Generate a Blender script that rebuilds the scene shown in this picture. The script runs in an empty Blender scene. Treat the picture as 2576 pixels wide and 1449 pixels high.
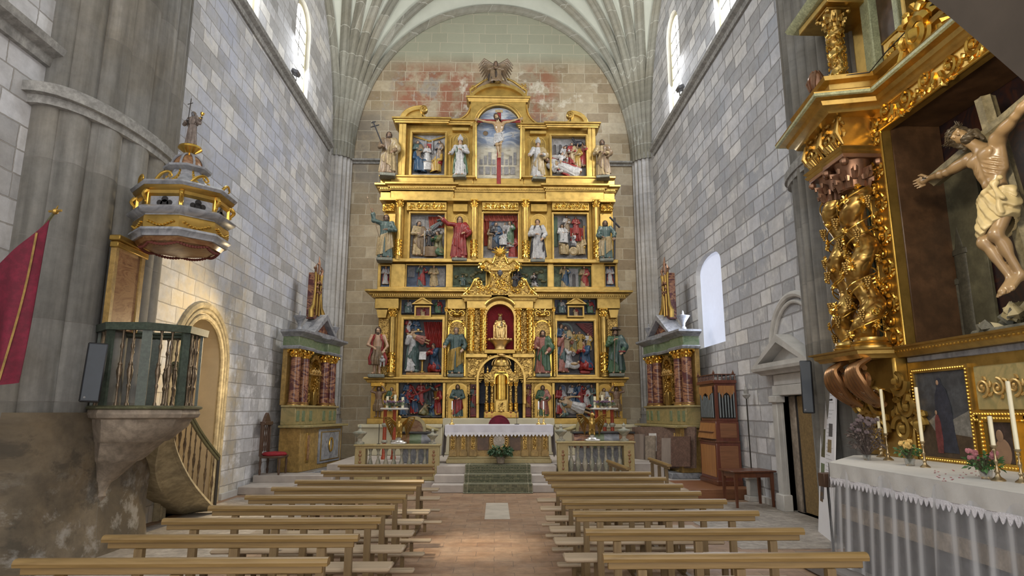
import bpy, bmesh, math, random
import numpy as np
from mathutils import Vector, Matrix, Euler
random.seed(7)
C = bpy.context.scene.collection
PI = math.pi
# ---------------------------------------------------------------- camera
FPX, PITCH, YAW, CAMH = 1600.0, math.radians(11.0), math.radians(1.45), 1.7
cd = bpy.data.cameras.new('camera'); cam = bpy.data.objects.new('camera', cd); C.objects.link(cam)
cam.location = (0, 0, CAMH)
cam.rotation_euler = (math.radians(90) + PITCH, 0, -YAW)
cd.sensor_width = 36.0; cd.lens = FPX / 2576 * 36.0; cd.clip_start = 0.05; cd.clip_end = 200
bpy.context.scene.camera = cam
# ---------------------------------------------------------------- world, exposure
vs = bpy.context.scene.view_settings
bpy.context.scene.display_settings.display_device = 'sRGB'
vs.view_transform = 'Standard'; vs.look = 'None'; vs.gamma = 1.0; vs.exposure = .72
w = bpy.data.worlds.new('daylight'); bpy.context.scene.world = w; w.use_nodes = True
bg = w.node_tree.nodes['Background']; bg.inputs[0].default_value = (1.0, 0.965, 0.93, 1); bg.inputs[1].default_value = 1.45
def lamp(name, kind, loc, tgt, power, col, size=0.3, spot=60, blend=0.6):
  l = bpy.data.lights.new(name, kind); l.energy = power; l.color = col
  if kind == 'AREA': l.shape = 'DISK'; l.size = size
  else: l.shadow_soft_size = size
  if kind == 'SPOT': l.spot_size = math.radians(spot); l.spot_blend = blend
  o = bpy.data.objects.new(name, l); C.objects.link(o); o.location = loc
  o.rotation_euler = (Vector(tgt) - Vector(loc)).to_track_quat('-Z', 'Y').to_euler()
  return o
# the little floodlights on the string course throw warm light over the altarpiece
lamp('floodlight_glow_left', 'SPOT', (-4.95, 15.4, 10.25), (0.0, 19.2, 4.5), 280, (1, .84, .58), .25, 95)
lamp('floodlight_glow_right', 'SPOT', (4.75, 15.6, 10.45), (0.0, 19.2, 4.5), 280, (1, .84, .58), .25, 95)
lamp('vault_glow_left', 'SPOT', (-4.95, 15.2, 10.3), (-1.0, 18.5, 15), 300, (1, .96, .86), .25, 110)
lamp('vault_glow_right', 'SPOT', (4.75, 15.4, 10.5), (1.0, 18.5, 15), 300, (1, .96, .86), .25, 110)
# daylight entering through the four lancet windows and the white-screened opening
for x_, y_, s_ in ((-5.2, 16.2, 1), (-5.2, 12.4, 1), (4.95, 16.9, -1), (4.95, 12.8, -1)):
  lamp('window_daylight', 'AREA', (x_, y_, 11.7), (x_ + s_ * 5, y_ - .6, 7.2), 105, (.95, .97, 1), 1.2)
lamp('window_daylight', 'AREA', (5.0, 15.0, 4.3), (0, 14.2, 3.4), 45, (.82, .88, 1), 1.0)
# warm spot aimed at the side altar niche
lamp('side_altar_spot', 'SPOT', (3.3, 4.6, 4.6), (5.6, 7.4, 3.4), 110, (1, .84, .6), .15, 110)
# warm spot added to brighten the wall between pulpit and arched niche
lamp('stair_wall_fill', 'SPOT', (-3.2, 12.6, 2.9), (-5.4, 10.6, 2.0), 260, (1, .78, .46), .15, 120)
# spot added high at the left to make the sun patch on the aisle
lamp('aisle_sun_spot', 'SPOT', (-3.2, 6.4, 8.8), (-.3, 8.7, 0), 2600, (1, .88, .68), .3, 13, 1.0)
# ---------------------------------------------------------------- pixel helpers (2576 x 1449 frame)
_cy, _sy, _cp, _sp = math.cos(YAW), math.sin(YAW), math.cos(PITCH), math.sin(PITCH)
_R = Vector((_cy, -_sy, 0)); _F = Vector((_sy * _cp, _cy * _cp, _sp)); _U = _R.cross(_F)
def P(px, py, X=None, Y=None, Z=None):
  d = _F * FPX + _R * (px - 1288) - _U * (py - 724.5)
  if X is not None: t = X / d.x
  elif Y is not None: t = Y / d.y
  else: t = (Z - CAMH) / d.z
  return Vector((0, 0, CAMH)) + d * t
# ---------------------------------------------------------------- mesh builder
WM = {}
def crv(pts, k=5):
  p = [Vector(q) for q in pts]; out = []
  for i in range(len(p) - 1):
    a, b, c, d = p[max(i - 1, 0)], p[i], p[i + 1], p[min(i + 2, len(p) - 1)]
    for j in range(k): t = j / k; out.append(.5 * ((2 * b) + (c - a) * t + (2 * a - 5 * b + 4 * c - d) * t * t + (3 * b - a - 3 * c + d) * t ** 3))
  return out + [p[-1]]
class MB:
  def __init__(s): s.v = []; s.f = []; s.m = []; s.cur = 0
  def add(s, vs_, fs, M=None):
    n = len(s.v)
    s.v += [tuple(M @ Vector(v)) if M else tuple(v) for v in vs_]
    s.f += [tuple(i + n for i in f) for f in fs]; s.m += [s.cur] * len(fs)
    return s
  def box(s, x0, x1, y0, y1, z0, z1, M=None):
    v = [(x, y, z) for z in (z0, z1) for y in (y0, y1) for x in (x0, x1)]
    return s.add(v, [(0, 2, 3, 1), (4, 5, 7, 6), (0, 1, 5, 4), (2, 6, 7, 3), (0, 4, 6, 2), (1, 3, 7, 5)], M)
  def bbox(s, x0, x1, y0, y1, z0, z1, b=.01, M=None):
    # chamfered box
    v = []; f = []
    xs = (x0, x1); ys = (y0, y1); zs = (z0, z1); idx = {}
    for i in (0, 1):
      for j in (0, 1):
        for k in (0, 1):
          sx = b if i == 0 else -b; sy_ = b if j == 0 else -b; sz = b if k == 0 else -b
          for a, p in enumerate([(xs[i], ys[j] + sy_, zs[k] + sz), (xs[i] + sx, ys[j], zs[k] + sz), (xs[i] + sx, ys[j] + sy_, zs[k])]):
            idx[(i, j, k, a)] = len(v); v.append(p)
    g = lambda i, j, k, a: idx[(i, j, k, a)]
    for i in (0, 1): f.append([g(i, 0, 0, 0), g(i, 1, 0, 0), g(i, 1, 1, 0), g(i, 0, 1, 0)])
    for j in (0, 1): f.append([g(0, j, 0, 1), g(1, j, 0, 1), g(1, j, 1, 1), g(0, j, 1, 1)])
    for k in (0, 1): f.append([g(0, 0, k, 2), g(1, 0, k, 2), g(1, 1, k, 2), g(0, 1, k, 2)])
    for j in (0, 1):
      for k in (0, 1): f.append([g(0, j, k, 1), g(1, j, k, 1), g(1, j, k, 2), g(0, j, k, 2)])
    for i in (0, 1):
      for k in (0, 1): f.append([g(i, 0, k, 0), g(i, 1, k, 0), g(i, 1, k, 2), g(i, 0, k, 2)])
      for j in (0, 1): f.append([g(i, j, 0, 0), g(i, j, 1, 0), g(i, j, 1, 1), g(i, j, 0, 1)])
    for i in (0, 1):
      for j in (0, 1):
        for k in (0, 1): f.append([g(i, j, k, 0), g(i, j, k, 1), g(i, j, k, 2)])
    return s.add(v, f, M)
  def lathe(s, prof, c=(0, 0, 0), n=16, M=None, squash=1.0, a0=0.0, a1=2 * PI, twist=0):
    # prof: list of (r, z)
    full = abs(a1 - a0 - 2 * PI) < 1e-6; k = n if full else n + 1
    v = []; f = []
    for j, (r, z) in enumerate(prof):
      for i in range(k):
        a = a0 + (a1 - a0) * i / n + twist * j
        v.append((c[0] + r * math.cos(a), c[1] + r * math.sin(a) * squash, c[2] + z))
    for j in range(len(prof) - 1):
      for i in range(n):
        a = j * k + i; b = j * k + (i + 1) % k
        f.append((a, b, b + k, a + k))
    if full:
      f.append(tuple(reversed(range(k)))); f.append(tuple(range((len(prof) - 1) * k, len(prof) * k)))
    return s.add(v, f, M)
  def tube(s, pts, r, n=6, M=None, closed=False, flat=1.0, flatdir=None):
    pts = [Vector(p) for p in pts]; k = len(pts)
    if k < 2: return s
    rs = r if hasattr(r, '__len__') else [r] * k
    v = []; f = []; up = None
    for i, p in enumerate(pts):
      t = (pts[(i + 1) % k if closed else min(i + 1, k - 1)] - pts[(i - 1) % k if closed else max(i - 1, 0)])
      if t.length < 1e-9: t = Vector((0, 0, 1))
      t.normalize()
      if flatdir is not None: up = Vector(flatdir)
      elif up is None: up = Vector((0, 0, 1)) if abs(t.z) < .9 else Vector((0, 1, 0))
      a = t.cross(up)
      if a.length < 1e-6: a = t.orthogonal()
      a.normalize(); b = t.cross(a).normalized(); up = -b if flatdir is None else up
      for j in range(n):
        th = 2 * PI * j / n
        v.append(p + a * (rs[i] * math.cos(th)) + b * (rs[i] * flat * math.sin(th)))
    m = k if closed else k - 1
    for i in range(m):
      for j in range(n):
        i2 = (i + 1) % k; j2 = (j + 1) % n
        f.append((i * n + j, i * n + j2, i2 * n + j2, i2 * n + j))
    if not closed: f += [tuple(range(n)), tuple(range((k - 1) * n, k * n))]
    return s.add(v, f, M)
  def ball(s, c, r, n=8, m=6, M=None):
    rr = r if hasattr(r, '__len__') else (r, r, r)
    v = [(c[0], c[1], c[2] - rr[2])]
    for j in range(1, m):
      ph = -PI / 2 + PI * j / m
      for i in range(n):
        th = 2 * PI * i / n
        v.append((c[0] + rr[0] * math.cos(ph) * math.cos(th), c[1] + rr[1] * math.cos(ph) * math.sin(th), c[2] + rr[2] * math.sin(ph)))
    v.append((c[0], c[1], c[2] + rr[2])); f = []
    for i in range(n):
      f.append((0, 1 + (i + 1) % n, 1 + i))
      for j in range(m - 2): a = 1 + j * n; f.append((a + i, a + (i + 1) % n, a + n + (i + 1) % n, a + n + i))
      a = 1 + (m - 2) * n; f.append((a + i, a + (i + 1) % n, len(v) - 1))
    return s.add(v, f, M)
  def prism(s, poly, d0, d1, axis='y', M=None, top=None):
    # poly in the 2D plane; axis y -> (x,z); axis x -> (y,z); axis z -> (x,y)
    def q(p, d): return {'y': (p[0], d, p[1]), 'x': (d, p[0], p[1]), 'z': (p[0], p[1], d)}[axis]
    n = len(poly); top = top or poly
    v = [q(p, d0) for p in poly] + [q(p, d1) for p in top]
    f = [tuple(range(n)), tuple(reversed(range(n, 2 * n)))] + [(i, (i + 1) % n, (i + 1) % n + n, i + n) for i in range(n)]
    return s.add(v, f, M)
  def ring(s, outer, inner, d0, d1, axis='y', M=None):
    # frame between two loops of equal length
    def q(p, d): return {'y': (p[0], d, p[1]), 'x': (d, p[0], p[1]), 'z': (p[0], p[1], d)}[axis]
    n = len(outer)
    v = [q(p, d) for d in (d0, d1) for l in (outer, inner) for p in l]
    f = []
    for i in range(n):
      j = (i + 1) % n
      f += [(i, j, n + j, n + i), (2 * n + i, 3 * n + i, 3 * n + j, 2 * n + j), (i, 2 * n + i, 2 * n + j, j), (n + i, n + j, 3 * n + j, 3 * n + i)]
    return s.add(v, f, M)
  def sweep(s, path, prof, closed=False, M=None, out=None):
    # mitred moulding: path list of (x,y); prof list of (offset outward to the right of travel, z)
    k = len(path); pts = [Vector((p[0], p[1])) for p in path]; v = []
    for i in range(k):
      d1 = (pts[i] - pts[i - 1]) if (i > 0 or closed) else (pts[1] - pts[0])
      d2 = (pts[(i + 1) % k] - pts[i]) if (i < k - 1 or closed) else d1
      d1.normalize(); d2.normalize()
      n1 = Vector((d1.y, -d1.x)); n2 = Vector((d2.y, -d2.x)); m = n1 + n2
      m = n1 if m.length < 1e-6 else m / max(.25, m.dot(n1))
      for (o, z) in prof: v.append((pts[i].x + m.x * o, pts[i].y + m.y * o, z))
    n = len(prof); f = []
    for i in range(k if closed else k - 1):
      for j in range(n):
        a = i * n + j; b = i * n + (j + 1) % n; c = ((i + 1) % k) * n + (j + 1) % n; d = ((i + 1) % k) * n + j
        f.append((a, b, c, d))
    if not closed: f += [tuple(range(n)), tuple(range((k - 1) * n, k * n))]
    return s.add(v, f, M)
  def grid(s, fn, nu, nv, closed_u=False, M=None):
    k = nu if closed_u else nu + 1
    v = [fn(i / nu, j / nv) for j in range(nv + 1) for i in range(k)]
    f = [(j * k + i, j * k + (i + 1) % k, (j + 1) * k + (i + 1) % k, (j + 1) * k + i) for j in range(nv) for i in range(nu)]
    return s.add(v, f, M)
def mesh_of(mb, name, mats, off=None, smooth=True):
  me = bpy.data.meshes.new(name)
  if off is not None and len(mb.v):
    A = np.array(mb.v, float); M = np.array(off)
    A = A @ M[:3, :3].T + M[:3, 3]; vv = A.tolist()
  else: vv = mb.v
  me.from_pydata(vv, [], mb.f)
  mats = mats if isinstance(mats, (list, tuple)) else [mats]
  for m in mats: me.materials.append(m)
  if len(mats) > 1: me.polygons.foreach_set('material_index', mb.m)
  b = bmesh.new(); b.from_mesh(me); bmesh.ops.recalc_face_normals(b, faces=b.faces); b.to_mesh(me); b.free()
  if smooth:
    me.polygons.foreach_set('use_smooth', [True] * len(me.polygons))
    me.set_sharp_from_angle(angle=math.radians(38))
  return me
def root(name, label, cat, loc=(0, 0, 0), rz=0, group=None, kind=None):
  o = bpy.data.objects.new(name, None); C.objects.link(o); o.empty_display_size = .1
  o.location = loc; o.rotation_euler = (0, 0, rz)
  WM[o.name] = Matrix.Translation(loc) @ Matrix.Rotation(rz, 4, 'Z')
  tag(o, label, cat, group, kind); return o
def tag(o, label=None, cat=None, group=None, kind=None):
  if label: o['label'] = label
  if cat: o['category'] = cat
  if group: o['group'] = group
  if kind: o['kind'] = kind
  return o
def part(name, mb, mats, parent, label=None, smooth=True, local=False):
  # geometry in world coordinates unless local
  W = WM.get(parent.name, Matrix.Identity(4))
  me = mesh_of(mb, name, mats, None if local else W.inverted(), smooth)
  o = bpy.data.objects.new(name, me); C.objects.link(o); o.parent = parent; WM[o.name] = W
  if label: o['label'] = label
  return o
def solo(name, mb, mats, label, cat, group=None, kind=None, smooth=True):
  A = np.array(mb.v); lo, hi = A.min(0), A.max(0)
  loc = Vector(((lo[0] + hi[0]) / 2, (lo[1] + hi[1]) / 2, lo[2]))
  me = mesh_of(mb, name, mats, Matrix.Translation(-loc), smooth)
  o = bpy.data.objects.new(name, me); C.objects.link(o); o.location = loc
  WM[o.name] = Matrix.Translation(loc)
  return tag(o, label, cat, group, kind)
def struct(name, mb, mats, smooth=True, parent=None):
  me = mesh_of(mb, name, mats, None, smooth); o = bpy.data.objects.new(name, me); C.objects.link(o)
  WM[o.name] = Matrix.Identity(4)
  if parent: o.parent = parent
  else: o['kind'] = 'structure'
  return o
def copy_tree(o, parent=None):
  c = o.copy(); C.objects.link(c); c.parent = parent; WM[c.name] = WM.get(o.name, Matrix.Identity(4))
  for ch in [x for x in KIDS(o)]: copy_tree(ch, c)
  return c
def KIDS(o): return [x for x in C.objects if x.parent == o]
def place(o, loc, rz=0, s=1.0, rot=None):
  o.location = loc; o.rotation_euler = rot or (0, 0, rz); o.scale = (s, s, s) if not hasattr(s, '__len__') else s
  WM[o.name] = Matrix.LocRotScale(Vector(loc), Euler(o.rotation_euler), Vector(o.scale)); return o
def arcpts(cx, cz, r, a0, a1, n, rz=None):
  rz = rz or r
  return [(cx + r * math.cos(a0 + (a1 - a0) * i / n), cz + rz * math.sin(a0 + (a1 - a0) * i / n)) for i in range(n + 1)]
def arch_poly(x0, x1, z0, zs, n=14, rz=None):
  r = (x1 - x0) / 2; c = (x0 + x1) / 2
  return [(x1, z0)] + arcpts(c, zs, r, 0, PI, n, rz) + [(x0, z0)]
# ---------------------------------------------------------------- materials
MATS = {}
def newmat(name):
  m = bpy.data.materials.new(name); m.use_nodes = True; nt = m.node_tree
  b = nt.nodes['Principled BSDF']; MATS[name] = m; return m, nt, b
def N(nt, t, **kw):
  n = nt.nodes.new(t)
  for k, v in kw.items():
    if k.startswith('i_'): n.inputs[k[2:].replace('_', ' ')].default_value = v
    else: setattr(n, k, v)
  return n
def L(nt, a, b): nt.links.new(a, b)
def ramp(nt, fac, stops, interp='LINEAR'):
  r = nt.nodes.new('ShaderNodeValToRGB'); r.color_ramp.interpolation = interp
  e = r.color_ramp.elements
  while len(e) < len(stops): e.new(.5)
  for i, (p, c) in enumerate(stops): e[i].position = p; e[i].color = (*c, 1) if len(c) == 3 else c
  L(nt, fac, r.inputs[0]); return r.outputs[0]
def mix(nt, fac, a, b, mode='MIX'):
  m = nt.nodes.new('ShaderNodeMix'); m.data_type = 'RGBA'; m.blend_type = mode
  for s_, v in ((0, fac), (6, a), (7, b)):
    if isinstance(v, (int, float)): m.inputs[s_].default_value = v
    elif isinstance(v, tuple): m.inputs[s_].default_value = (*v, 1)
    else: L(nt, v, m.inputs[s_])
  return m.outputs[2]
def coords(nt, kind='Object', scale=(1, 1, 1), rot=(0, 0, 0)):
  t = N(nt, 'ShaderNodeTexCoord'); m = N(nt, 'ShaderNodeMapping')
  m.inputs['Scale'].default_value = scale; m.inputs['Rotation'].default_value = rot
  L(nt, t.outputs[kind], m.inputs[0]); return m.outputs[0]
def noise(nt, vec, scale, detail=4, rough=.55, dist=0):
  n = N(nt, 'ShaderNodeTexNoise'); n.inputs['Scale'].default_value = scale; n.inputs['Detail'].default_value = detail
  n.inputs['Roughness'].default_value = rough; n.inputs['Distortion'].default_value = dist
  L(nt, vec, n.inputs['Vector']); return n.outputs['Fac']
def bump(nt, b, h, strength=.3, dist=.02):
  n = N(nt, 'ShaderNodeBump'); n.inputs['Strength'].default_value = strength; n.inputs['Distance'].default_value = dist
  L(nt, h, n.inputs['Height']); L(nt, n.outputs[0], b.inputs['Normal']); return n
def plain(name, col, rough=.6, metal=0, bumps=None, var=.12, spec=None, nscale=9, alpha=None, emit=None, coat=0):
  m, nt, b = newmat(name); v = coords(nt)
  nz = noise(nt, v, nscale)
  c1 = tuple(c * (1 - var) for c in col); c2 = tuple(min(1, c * (1 + var)) for c in col)
  c_ = ramp(nt, nz, [(.3, c1), (.7, c2)])
  if var >= .2: c_ = mix(nt, ramp(nt, noise(nt, v, nscale * 3.1, 5, .7), [(.4, (.55,) * 3), (.62, (0, 0, 0))]), c_, tuple(c * .35 for c in col))
  L(nt, c_, b.inputs['Base Color'])
  b.inputs['Roughness'].default_value = rough; b.inputs['Metallic'].default_value = metal
  if coat: b.inputs['Coat Weight'].default_value = coat; b.inputs['Coat Roughness'].default_value = .25
  if bumps: bump(nt, b, noise(nt, v, bumps[0], 5), bumps[1], bumps[2] if len(bumps) > 2 else .01)
  if alpha is not None: b.inputs['Alpha'].default_value = alpha
  if emit: b.inputs['Emission Color'].default_value = (*emit[0], 1); b.inputs['Emission Strength'].default_value = emit[1]
  return m
def ashlar(name, plane, cols, mortar, bw=.62, rh=.33, patches=None, mort=.012, seed=0, bstr=.7, stain=.35, wob=.035, streak=0):
  # coursed stone; plane 'x' -> wall along y, 'y' -> wall along x
  m, nt, b = newmat(name)
  t = N(nt, 'ShaderNodeTexCoord'); sp = N(nt, 'ShaderNodeSeparateXYZ'); L(nt, t.outputs['Object'], sp.inputs[0])
  cb = N(nt, 'ShaderNodeCombineXYZ')
  if plane == 'p':   # pier / curved: horizontal joints only
    s_ = N(nt, 'ShaderNodeMath', operation='ADD'); L(nt, sp.outputs[0], s_.inputs[0]); L(nt, sp.outputs[1], s_.inputs[1]); L(nt, s_.outputs[0], cb.inputs[0])
  else: L(nt, sp.outputs[1 if plane == 'x' else 0], cb.inputs[0])
  L(nt, sp.outputs[2], cb.inputs[1]); cb.inputs[2].default_value = seed
  nz = N(nt, 'ShaderNodeTexNoise'); nz.inputs['Scale'].default_value = .9; nz.inputs['Detail'].default_value = 3; L(nt, cb.outputs[0], nz.inputs['Vector'])
  mp = N(nt, 'ShaderNodeVectorMath', operation='MULTIPLY_ADD'); L(nt, nz.outputs['Color'], mp.inputs[0])
  mp.inputs[1].default_value = (wob * 3, wob * 1.6, 0); L(nt, cb.outputs[0], mp.inputs[2])
  nz2 = N(nt, 'ShaderNodeTexNoise'); nz2.inputs['Scale'].default_value = 14; L(nt, cb.outputs[0], nz2.inputs['Vector'])
  mp2 = N(nt, 'ShaderNodeVectorMath', operation='MULTIPLY_ADD'); L(nt, nz2.outputs['Color'], mp2.inputs[0])
  mp2.inputs[1].default_value = (.02, .016, 0); L(nt, mp.outputs[0], mp2.inputs[2])
  br = N(nt, 'ShaderNodeTexBrick'); L(nt, mp2.outputs[0], br.inputs['Vector'])
  br.inputs['Scale'].default_value = 1; br.inputs['Brick Width'].default_value = bw; br.inputs['Row Height'].default_value = rh
  br.inputs['Mortar Size'].default_value = mort; br.inputs['Mortar Smooth'].default_value = .3; br.inputs['Bias'].default_value = -.1
  br.offset = .47; br.offset_frequency = 2; br.squash = .72; br.squash_frequency = 3
  br.inputs['Color1'].default_value = (0, 0, 0, 1); br.inputs['Color2'].default_value = (1, 1, 1, 1); br.inputs['Mortar'].default_value = (.5, .5, .5, 1)
  base = ramp(nt, br.outputs['Color'], [(0, cols[0]), (.35, cols[1]), (.65, cols[2]), (1, cols[3])])
  n1 = noise(nt, cb.outputs[0], .55, 5, .6, .4); n2 = noise(nt, cb.outputs[0], 6, 6, .7)
  base = mix(nt, .8, base, ramp(nt, n2, [(.3, (.66, .66, .66)), (.7, (1.0, 1.0, 1.0))]), 'MULTIPLY')
  base = mix(nt, ramp(nt, n1, [(.42, (0, 0, 0)), (.62, (stain, stain, stain))]), base, mix(nt, 1.0, base, (.75, .66, .52), 'MULTIPLY'))
  if streak:
    sk = noise(nt, coords(nt, scale=(3.5, 3.5, .22)), 1.5, 5, .6); base = mix(nt, 1.0, base, ramp(nt, sk, [(.34, (1 - streak,) * 3), (.6, (1, 1, 1)), (.75, (1.25,) * 3)]), 'MULTIPLY')
  for (c, col, sc, lo, hi, box_) in (patches or []):
    f = ramp(nt, noise(nt, cb.outputs[0], sc, 9, .68, .15), [(lo, (0, 0, 0)), (hi, (1, 1, 1))])
    # patch limited to a box (u0,u1,z0,z1) with a soft ragged edge
    u0, u1, z0, z1 = box_
    sp2 = N(nt, 'ShaderNodeSeparateXYZ'); L(nt, mp.outputs[0], sp2.inputs[0])
    prod = f
    for ch, lo_, hi_ in ((0, u0, u1), (1, z0, z1)):
      for vv, sg in ((lo_, 1), (hi_, -1)):
        r = N(nt, 'ShaderNodeMapRange'); r.inputs[1].default_value = vv - .25 * sg; r.inputs[2].default_value = vv + .25 * sg
        L(nt, sp2.outputs[ch], r.inputs[0]); prod = mix(nt, 1.0, prod, r.outputs[0], 'MULTIPLY')
    base = mix(nt, mix(nt, 1.0, prod, (c, c, c), 'MULTIPLY'), base, col)
  final = mix(nt, br.outputs['Fac'], base, mix(nt, .75, base, mortar))
  L(nt, final, b.inputs['Base Color']); b.inputs['Roughness'].default_value = .9
  inv = N(nt, 'ShaderNodeMath', operation='MULTIPLY_ADD'); inv.inputs[1].default_value = -1; inv.inputs[2].default_value = 1; L(nt, br.outputs['Fac'], inv.inputs[0])
  ad = N(nt, 'ShaderNodeMath', operation='MULTIPLY_ADD'); L(nt, n2, ad.inputs[0]); ad.inputs[1].default_value = .35; L(nt, inv.outputs[0], ad.inputs[2])
  bump(nt, b, ad.outputs[0], bstr, .02); return m
def marble(name, cols, scale=3, dist=3, rough=.3, stretch=(1, 1, 1)):
  m, nt, b = newmat(name); v = coords(nt, scale=stretch)
  n = noise(nt, v, scale, 7, .6, dist)
  L(nt, ramp(nt, n, [(.25 + .5 * i / (len(cols) - 1), c) for i, c in enumerate(cols)]), b.inputs['Base Color'])
  b.inputs['Roughness'].default_value = rough; return m
def wood(name, c1, c2, axis=0, scale=1, rough=.5, knots=True):
  st = [14, 14, 14]; st[axis] = 1.1
  m, nt, b = newmat(name); v = coords(nt, scale=tuple(x * scale for x in st))
  n = noise(nt, v, 1.6, 8, .65, 1.2)
  col = ramp(nt, n, [(.3, c1), (.5, tuple((a + d) / 2 for a, d in zip(c1, c2))), (.72, c2)])
  if knots:
    vo = N(nt, 'ShaderNodeTexVoronoi'); st2 = [5, 5, 5]; st2[axis] = 2.6; vo.inputs['Scale'].default_value = 1
    L(nt, coords(nt, scale=tuple(st2)), vo.inputs['Vector'])
    col = mix(nt, ramp(nt, vo.outputs['Distance'], [(.035, (1, 1, 1)), (.09, (0, 0, 0))]), col, tuple(x * .3 for x in c1))
  L(nt, col, b.inputs['Base Color']); b.inputs['Roughness'].default_value = rough
  bump(nt, b, n, .15, .004); return m
def gilt(name, col, rough=.33, carve=0.0, cs=30, dark=.35, cstr=.6, metal=.85):
  m, nt, b = newmat(name); v = coords(nt)
  n1 = noise(nt, v, 5, 5, .6); n2 = noise(nt, v, 40, 3)
  c = ramp(nt, n1, [(.25, tuple(x * .62 for x in col)), (.55, col), (.8, tuple(min(1, x * 1.15) for x in col))])
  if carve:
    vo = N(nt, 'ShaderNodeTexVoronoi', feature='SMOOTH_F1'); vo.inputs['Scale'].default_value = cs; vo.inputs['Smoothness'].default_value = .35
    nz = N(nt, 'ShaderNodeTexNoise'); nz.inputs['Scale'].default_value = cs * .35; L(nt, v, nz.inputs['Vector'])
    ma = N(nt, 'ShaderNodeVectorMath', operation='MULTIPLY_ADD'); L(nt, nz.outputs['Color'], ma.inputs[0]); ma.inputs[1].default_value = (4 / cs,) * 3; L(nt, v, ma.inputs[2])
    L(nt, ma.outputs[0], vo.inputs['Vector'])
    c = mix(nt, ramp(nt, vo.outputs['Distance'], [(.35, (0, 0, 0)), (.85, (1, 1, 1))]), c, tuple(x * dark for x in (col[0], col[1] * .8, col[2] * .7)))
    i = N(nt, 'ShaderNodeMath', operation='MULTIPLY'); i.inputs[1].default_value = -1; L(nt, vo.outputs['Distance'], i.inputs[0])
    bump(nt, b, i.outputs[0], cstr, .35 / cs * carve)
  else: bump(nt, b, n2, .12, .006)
  L(nt, c, b.inputs['Base Color']); b.inputs['Metallic'].default_value = metal; b.inputs['Roughness'].default_value = rough
  return m
# ---------------------------------------------------------------- the materials of the place
GREY = [(.36, .37, .38), (.45, .455, .46), (.53, .53, .53), (.62, .61, .58)]
m_wallL = ashlar('left_wall_stone', 'x', [(.44, .44, .45), (.57, .575, .60), (.67, .68, .72), (.84, .82, .77)], (.27, .25, .22), .60, .29, stain=.15, mort=.009, bstr=.9,
  patches=[(.7, (.56, .46, .29), 1.3, .40, .60, (9.2, 13.9, -.3, 4.9)), (.75, (.80, .80, .82), 2.2, .52, .62, (12.6, 17, .2, 3.8)), (.55, (.47, .52, .68), .8, .43, .6, (9.5, 18, 4.5, 9.8)), (.4, (.33, .33, .33), 1.6, .56, .66, (9, 20, 0, 14))])
m_wallR = ashlar('right_wall_stone', 'x', [(.42, .43, .46), (.54, .55, .59), (.64, .65, .69), (.80, .795, .79)], (.20, .19, .185), .66, .31, stain=.25, seed=4,
  patches=[(.45, (.30, .34, .42), .8, .45, .62, (9, 19, 4, 9.2)), (.6, (.68, .68, .66), 2.2, .55, .64, (9.6, 15, 0, 6.6))], mort=.016, bstr=1.0)
m_wallB = ashlar('sanctuary_wall_stone', 'y', [(.31, .25, .175), (.38, .32, .225), (.44, .375, .275), (.53, .475, .37)], (.50, .455, .36), .78, .37, stain=.5, seed=9,
  patches=[(.85, (.30, .32, .25), .5, .2, .3, (-6, 6, 13.75, 17)), (.85, (.25, .095, .055), 1.0, .44, .55, (-3.4, -.6, 11.4, 13.5)), (.8, (.58, .55, .48), 1.5, .55, .64, (-4.2, 3.6, 10.9, 13.5)),
        (.8, (.15, .13, .12), 1.5, .52, .64, (-4.2, -1.8, 10.6, 13.4)), (.8, (.25, .10, .055), 1.8, .47, .56, (1.0, 2.1, 11.4, 13.5)), (.8, (.15, .14, .13), 2.4, .5, .62, (.8, 2.2, 10.6, 11.7)), (.6, (.15, .14, .13), 1.1, .4, .55, (-4.9, -3.4, 9.2, 11.8))])
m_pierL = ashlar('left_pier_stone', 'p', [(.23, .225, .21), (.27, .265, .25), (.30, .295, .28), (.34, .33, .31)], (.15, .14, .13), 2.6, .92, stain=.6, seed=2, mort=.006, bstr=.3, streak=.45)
m_pier = ashlar('pier_stone', 'p', [(.56, .56, .57), (.61, .61, .62), (.66, .66, .67), (.72, .715, .71)], (.42, .41, .4), 1.3, .55, stain=.35, seed=5, mort=.010, bstr=.4, streak=.2)
m_rib = ashlar('rib_stone', 'p', [(.26, .26, .225), (.30, .30, .26), (.33, .33, .29), (.39, .385, .34)], (.44, .44, .4), 1.9, .7, stain=.4, seed=6, mort=.012, bstr=.35)
m_plaster = plain('vault_plaster', (.56, .59, .53), .9, var=.07, nscale=1.5, bumps=(6, .15))
m_render = ashlar('worn_render', 'x', [(.20, .165, .12), (.225, .185, .135), (.245, .205, .15), (.27, .23, .175)], (.17, .16, .14), 2.5, 2.5, stain=.9, seed=3, mort=.004, bstr=.3,
  patches=[(.85, (.075, .062, .045), 1.3, .40, .62, (6.5, 10, -.2, 1.9)), (.55, (.40, .385, .36), 3.4, .52, .62, (6.5, 10, -.3, .9)), (.6, (.045, .04, .032), 2.8, .54, .62, (6.5, 10, .2, 1.7))])
m_trim = plain('string_course_stone', (.34, .335, .32), .9, var=.25, bumps=(12, .5), nscale=4)
m_step = plain('step_stone', (.40, .36, .33), .8, var=.15, nscale=3, bumps=(14, .3))
m_stone_lt = plain('pale_carved_stone', (.47, .46, .44), .85, var=.16, bumps=(10, .4), nscale=3)
m_ramp = plain('stair_stone', (.42, .35, .22), .8, var=.3, bumps=(7, .4), nscale=2.5)
m_corbel = plain('corbel_stone', (.33, .27, .21), .85, var=.25, bumps=(9, .4), nscale=3)
m_niche_st = plain('niche_plaster', (.50, .42, .29), .9, var=.15, bumps=(4, .3), nscale=2)
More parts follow.
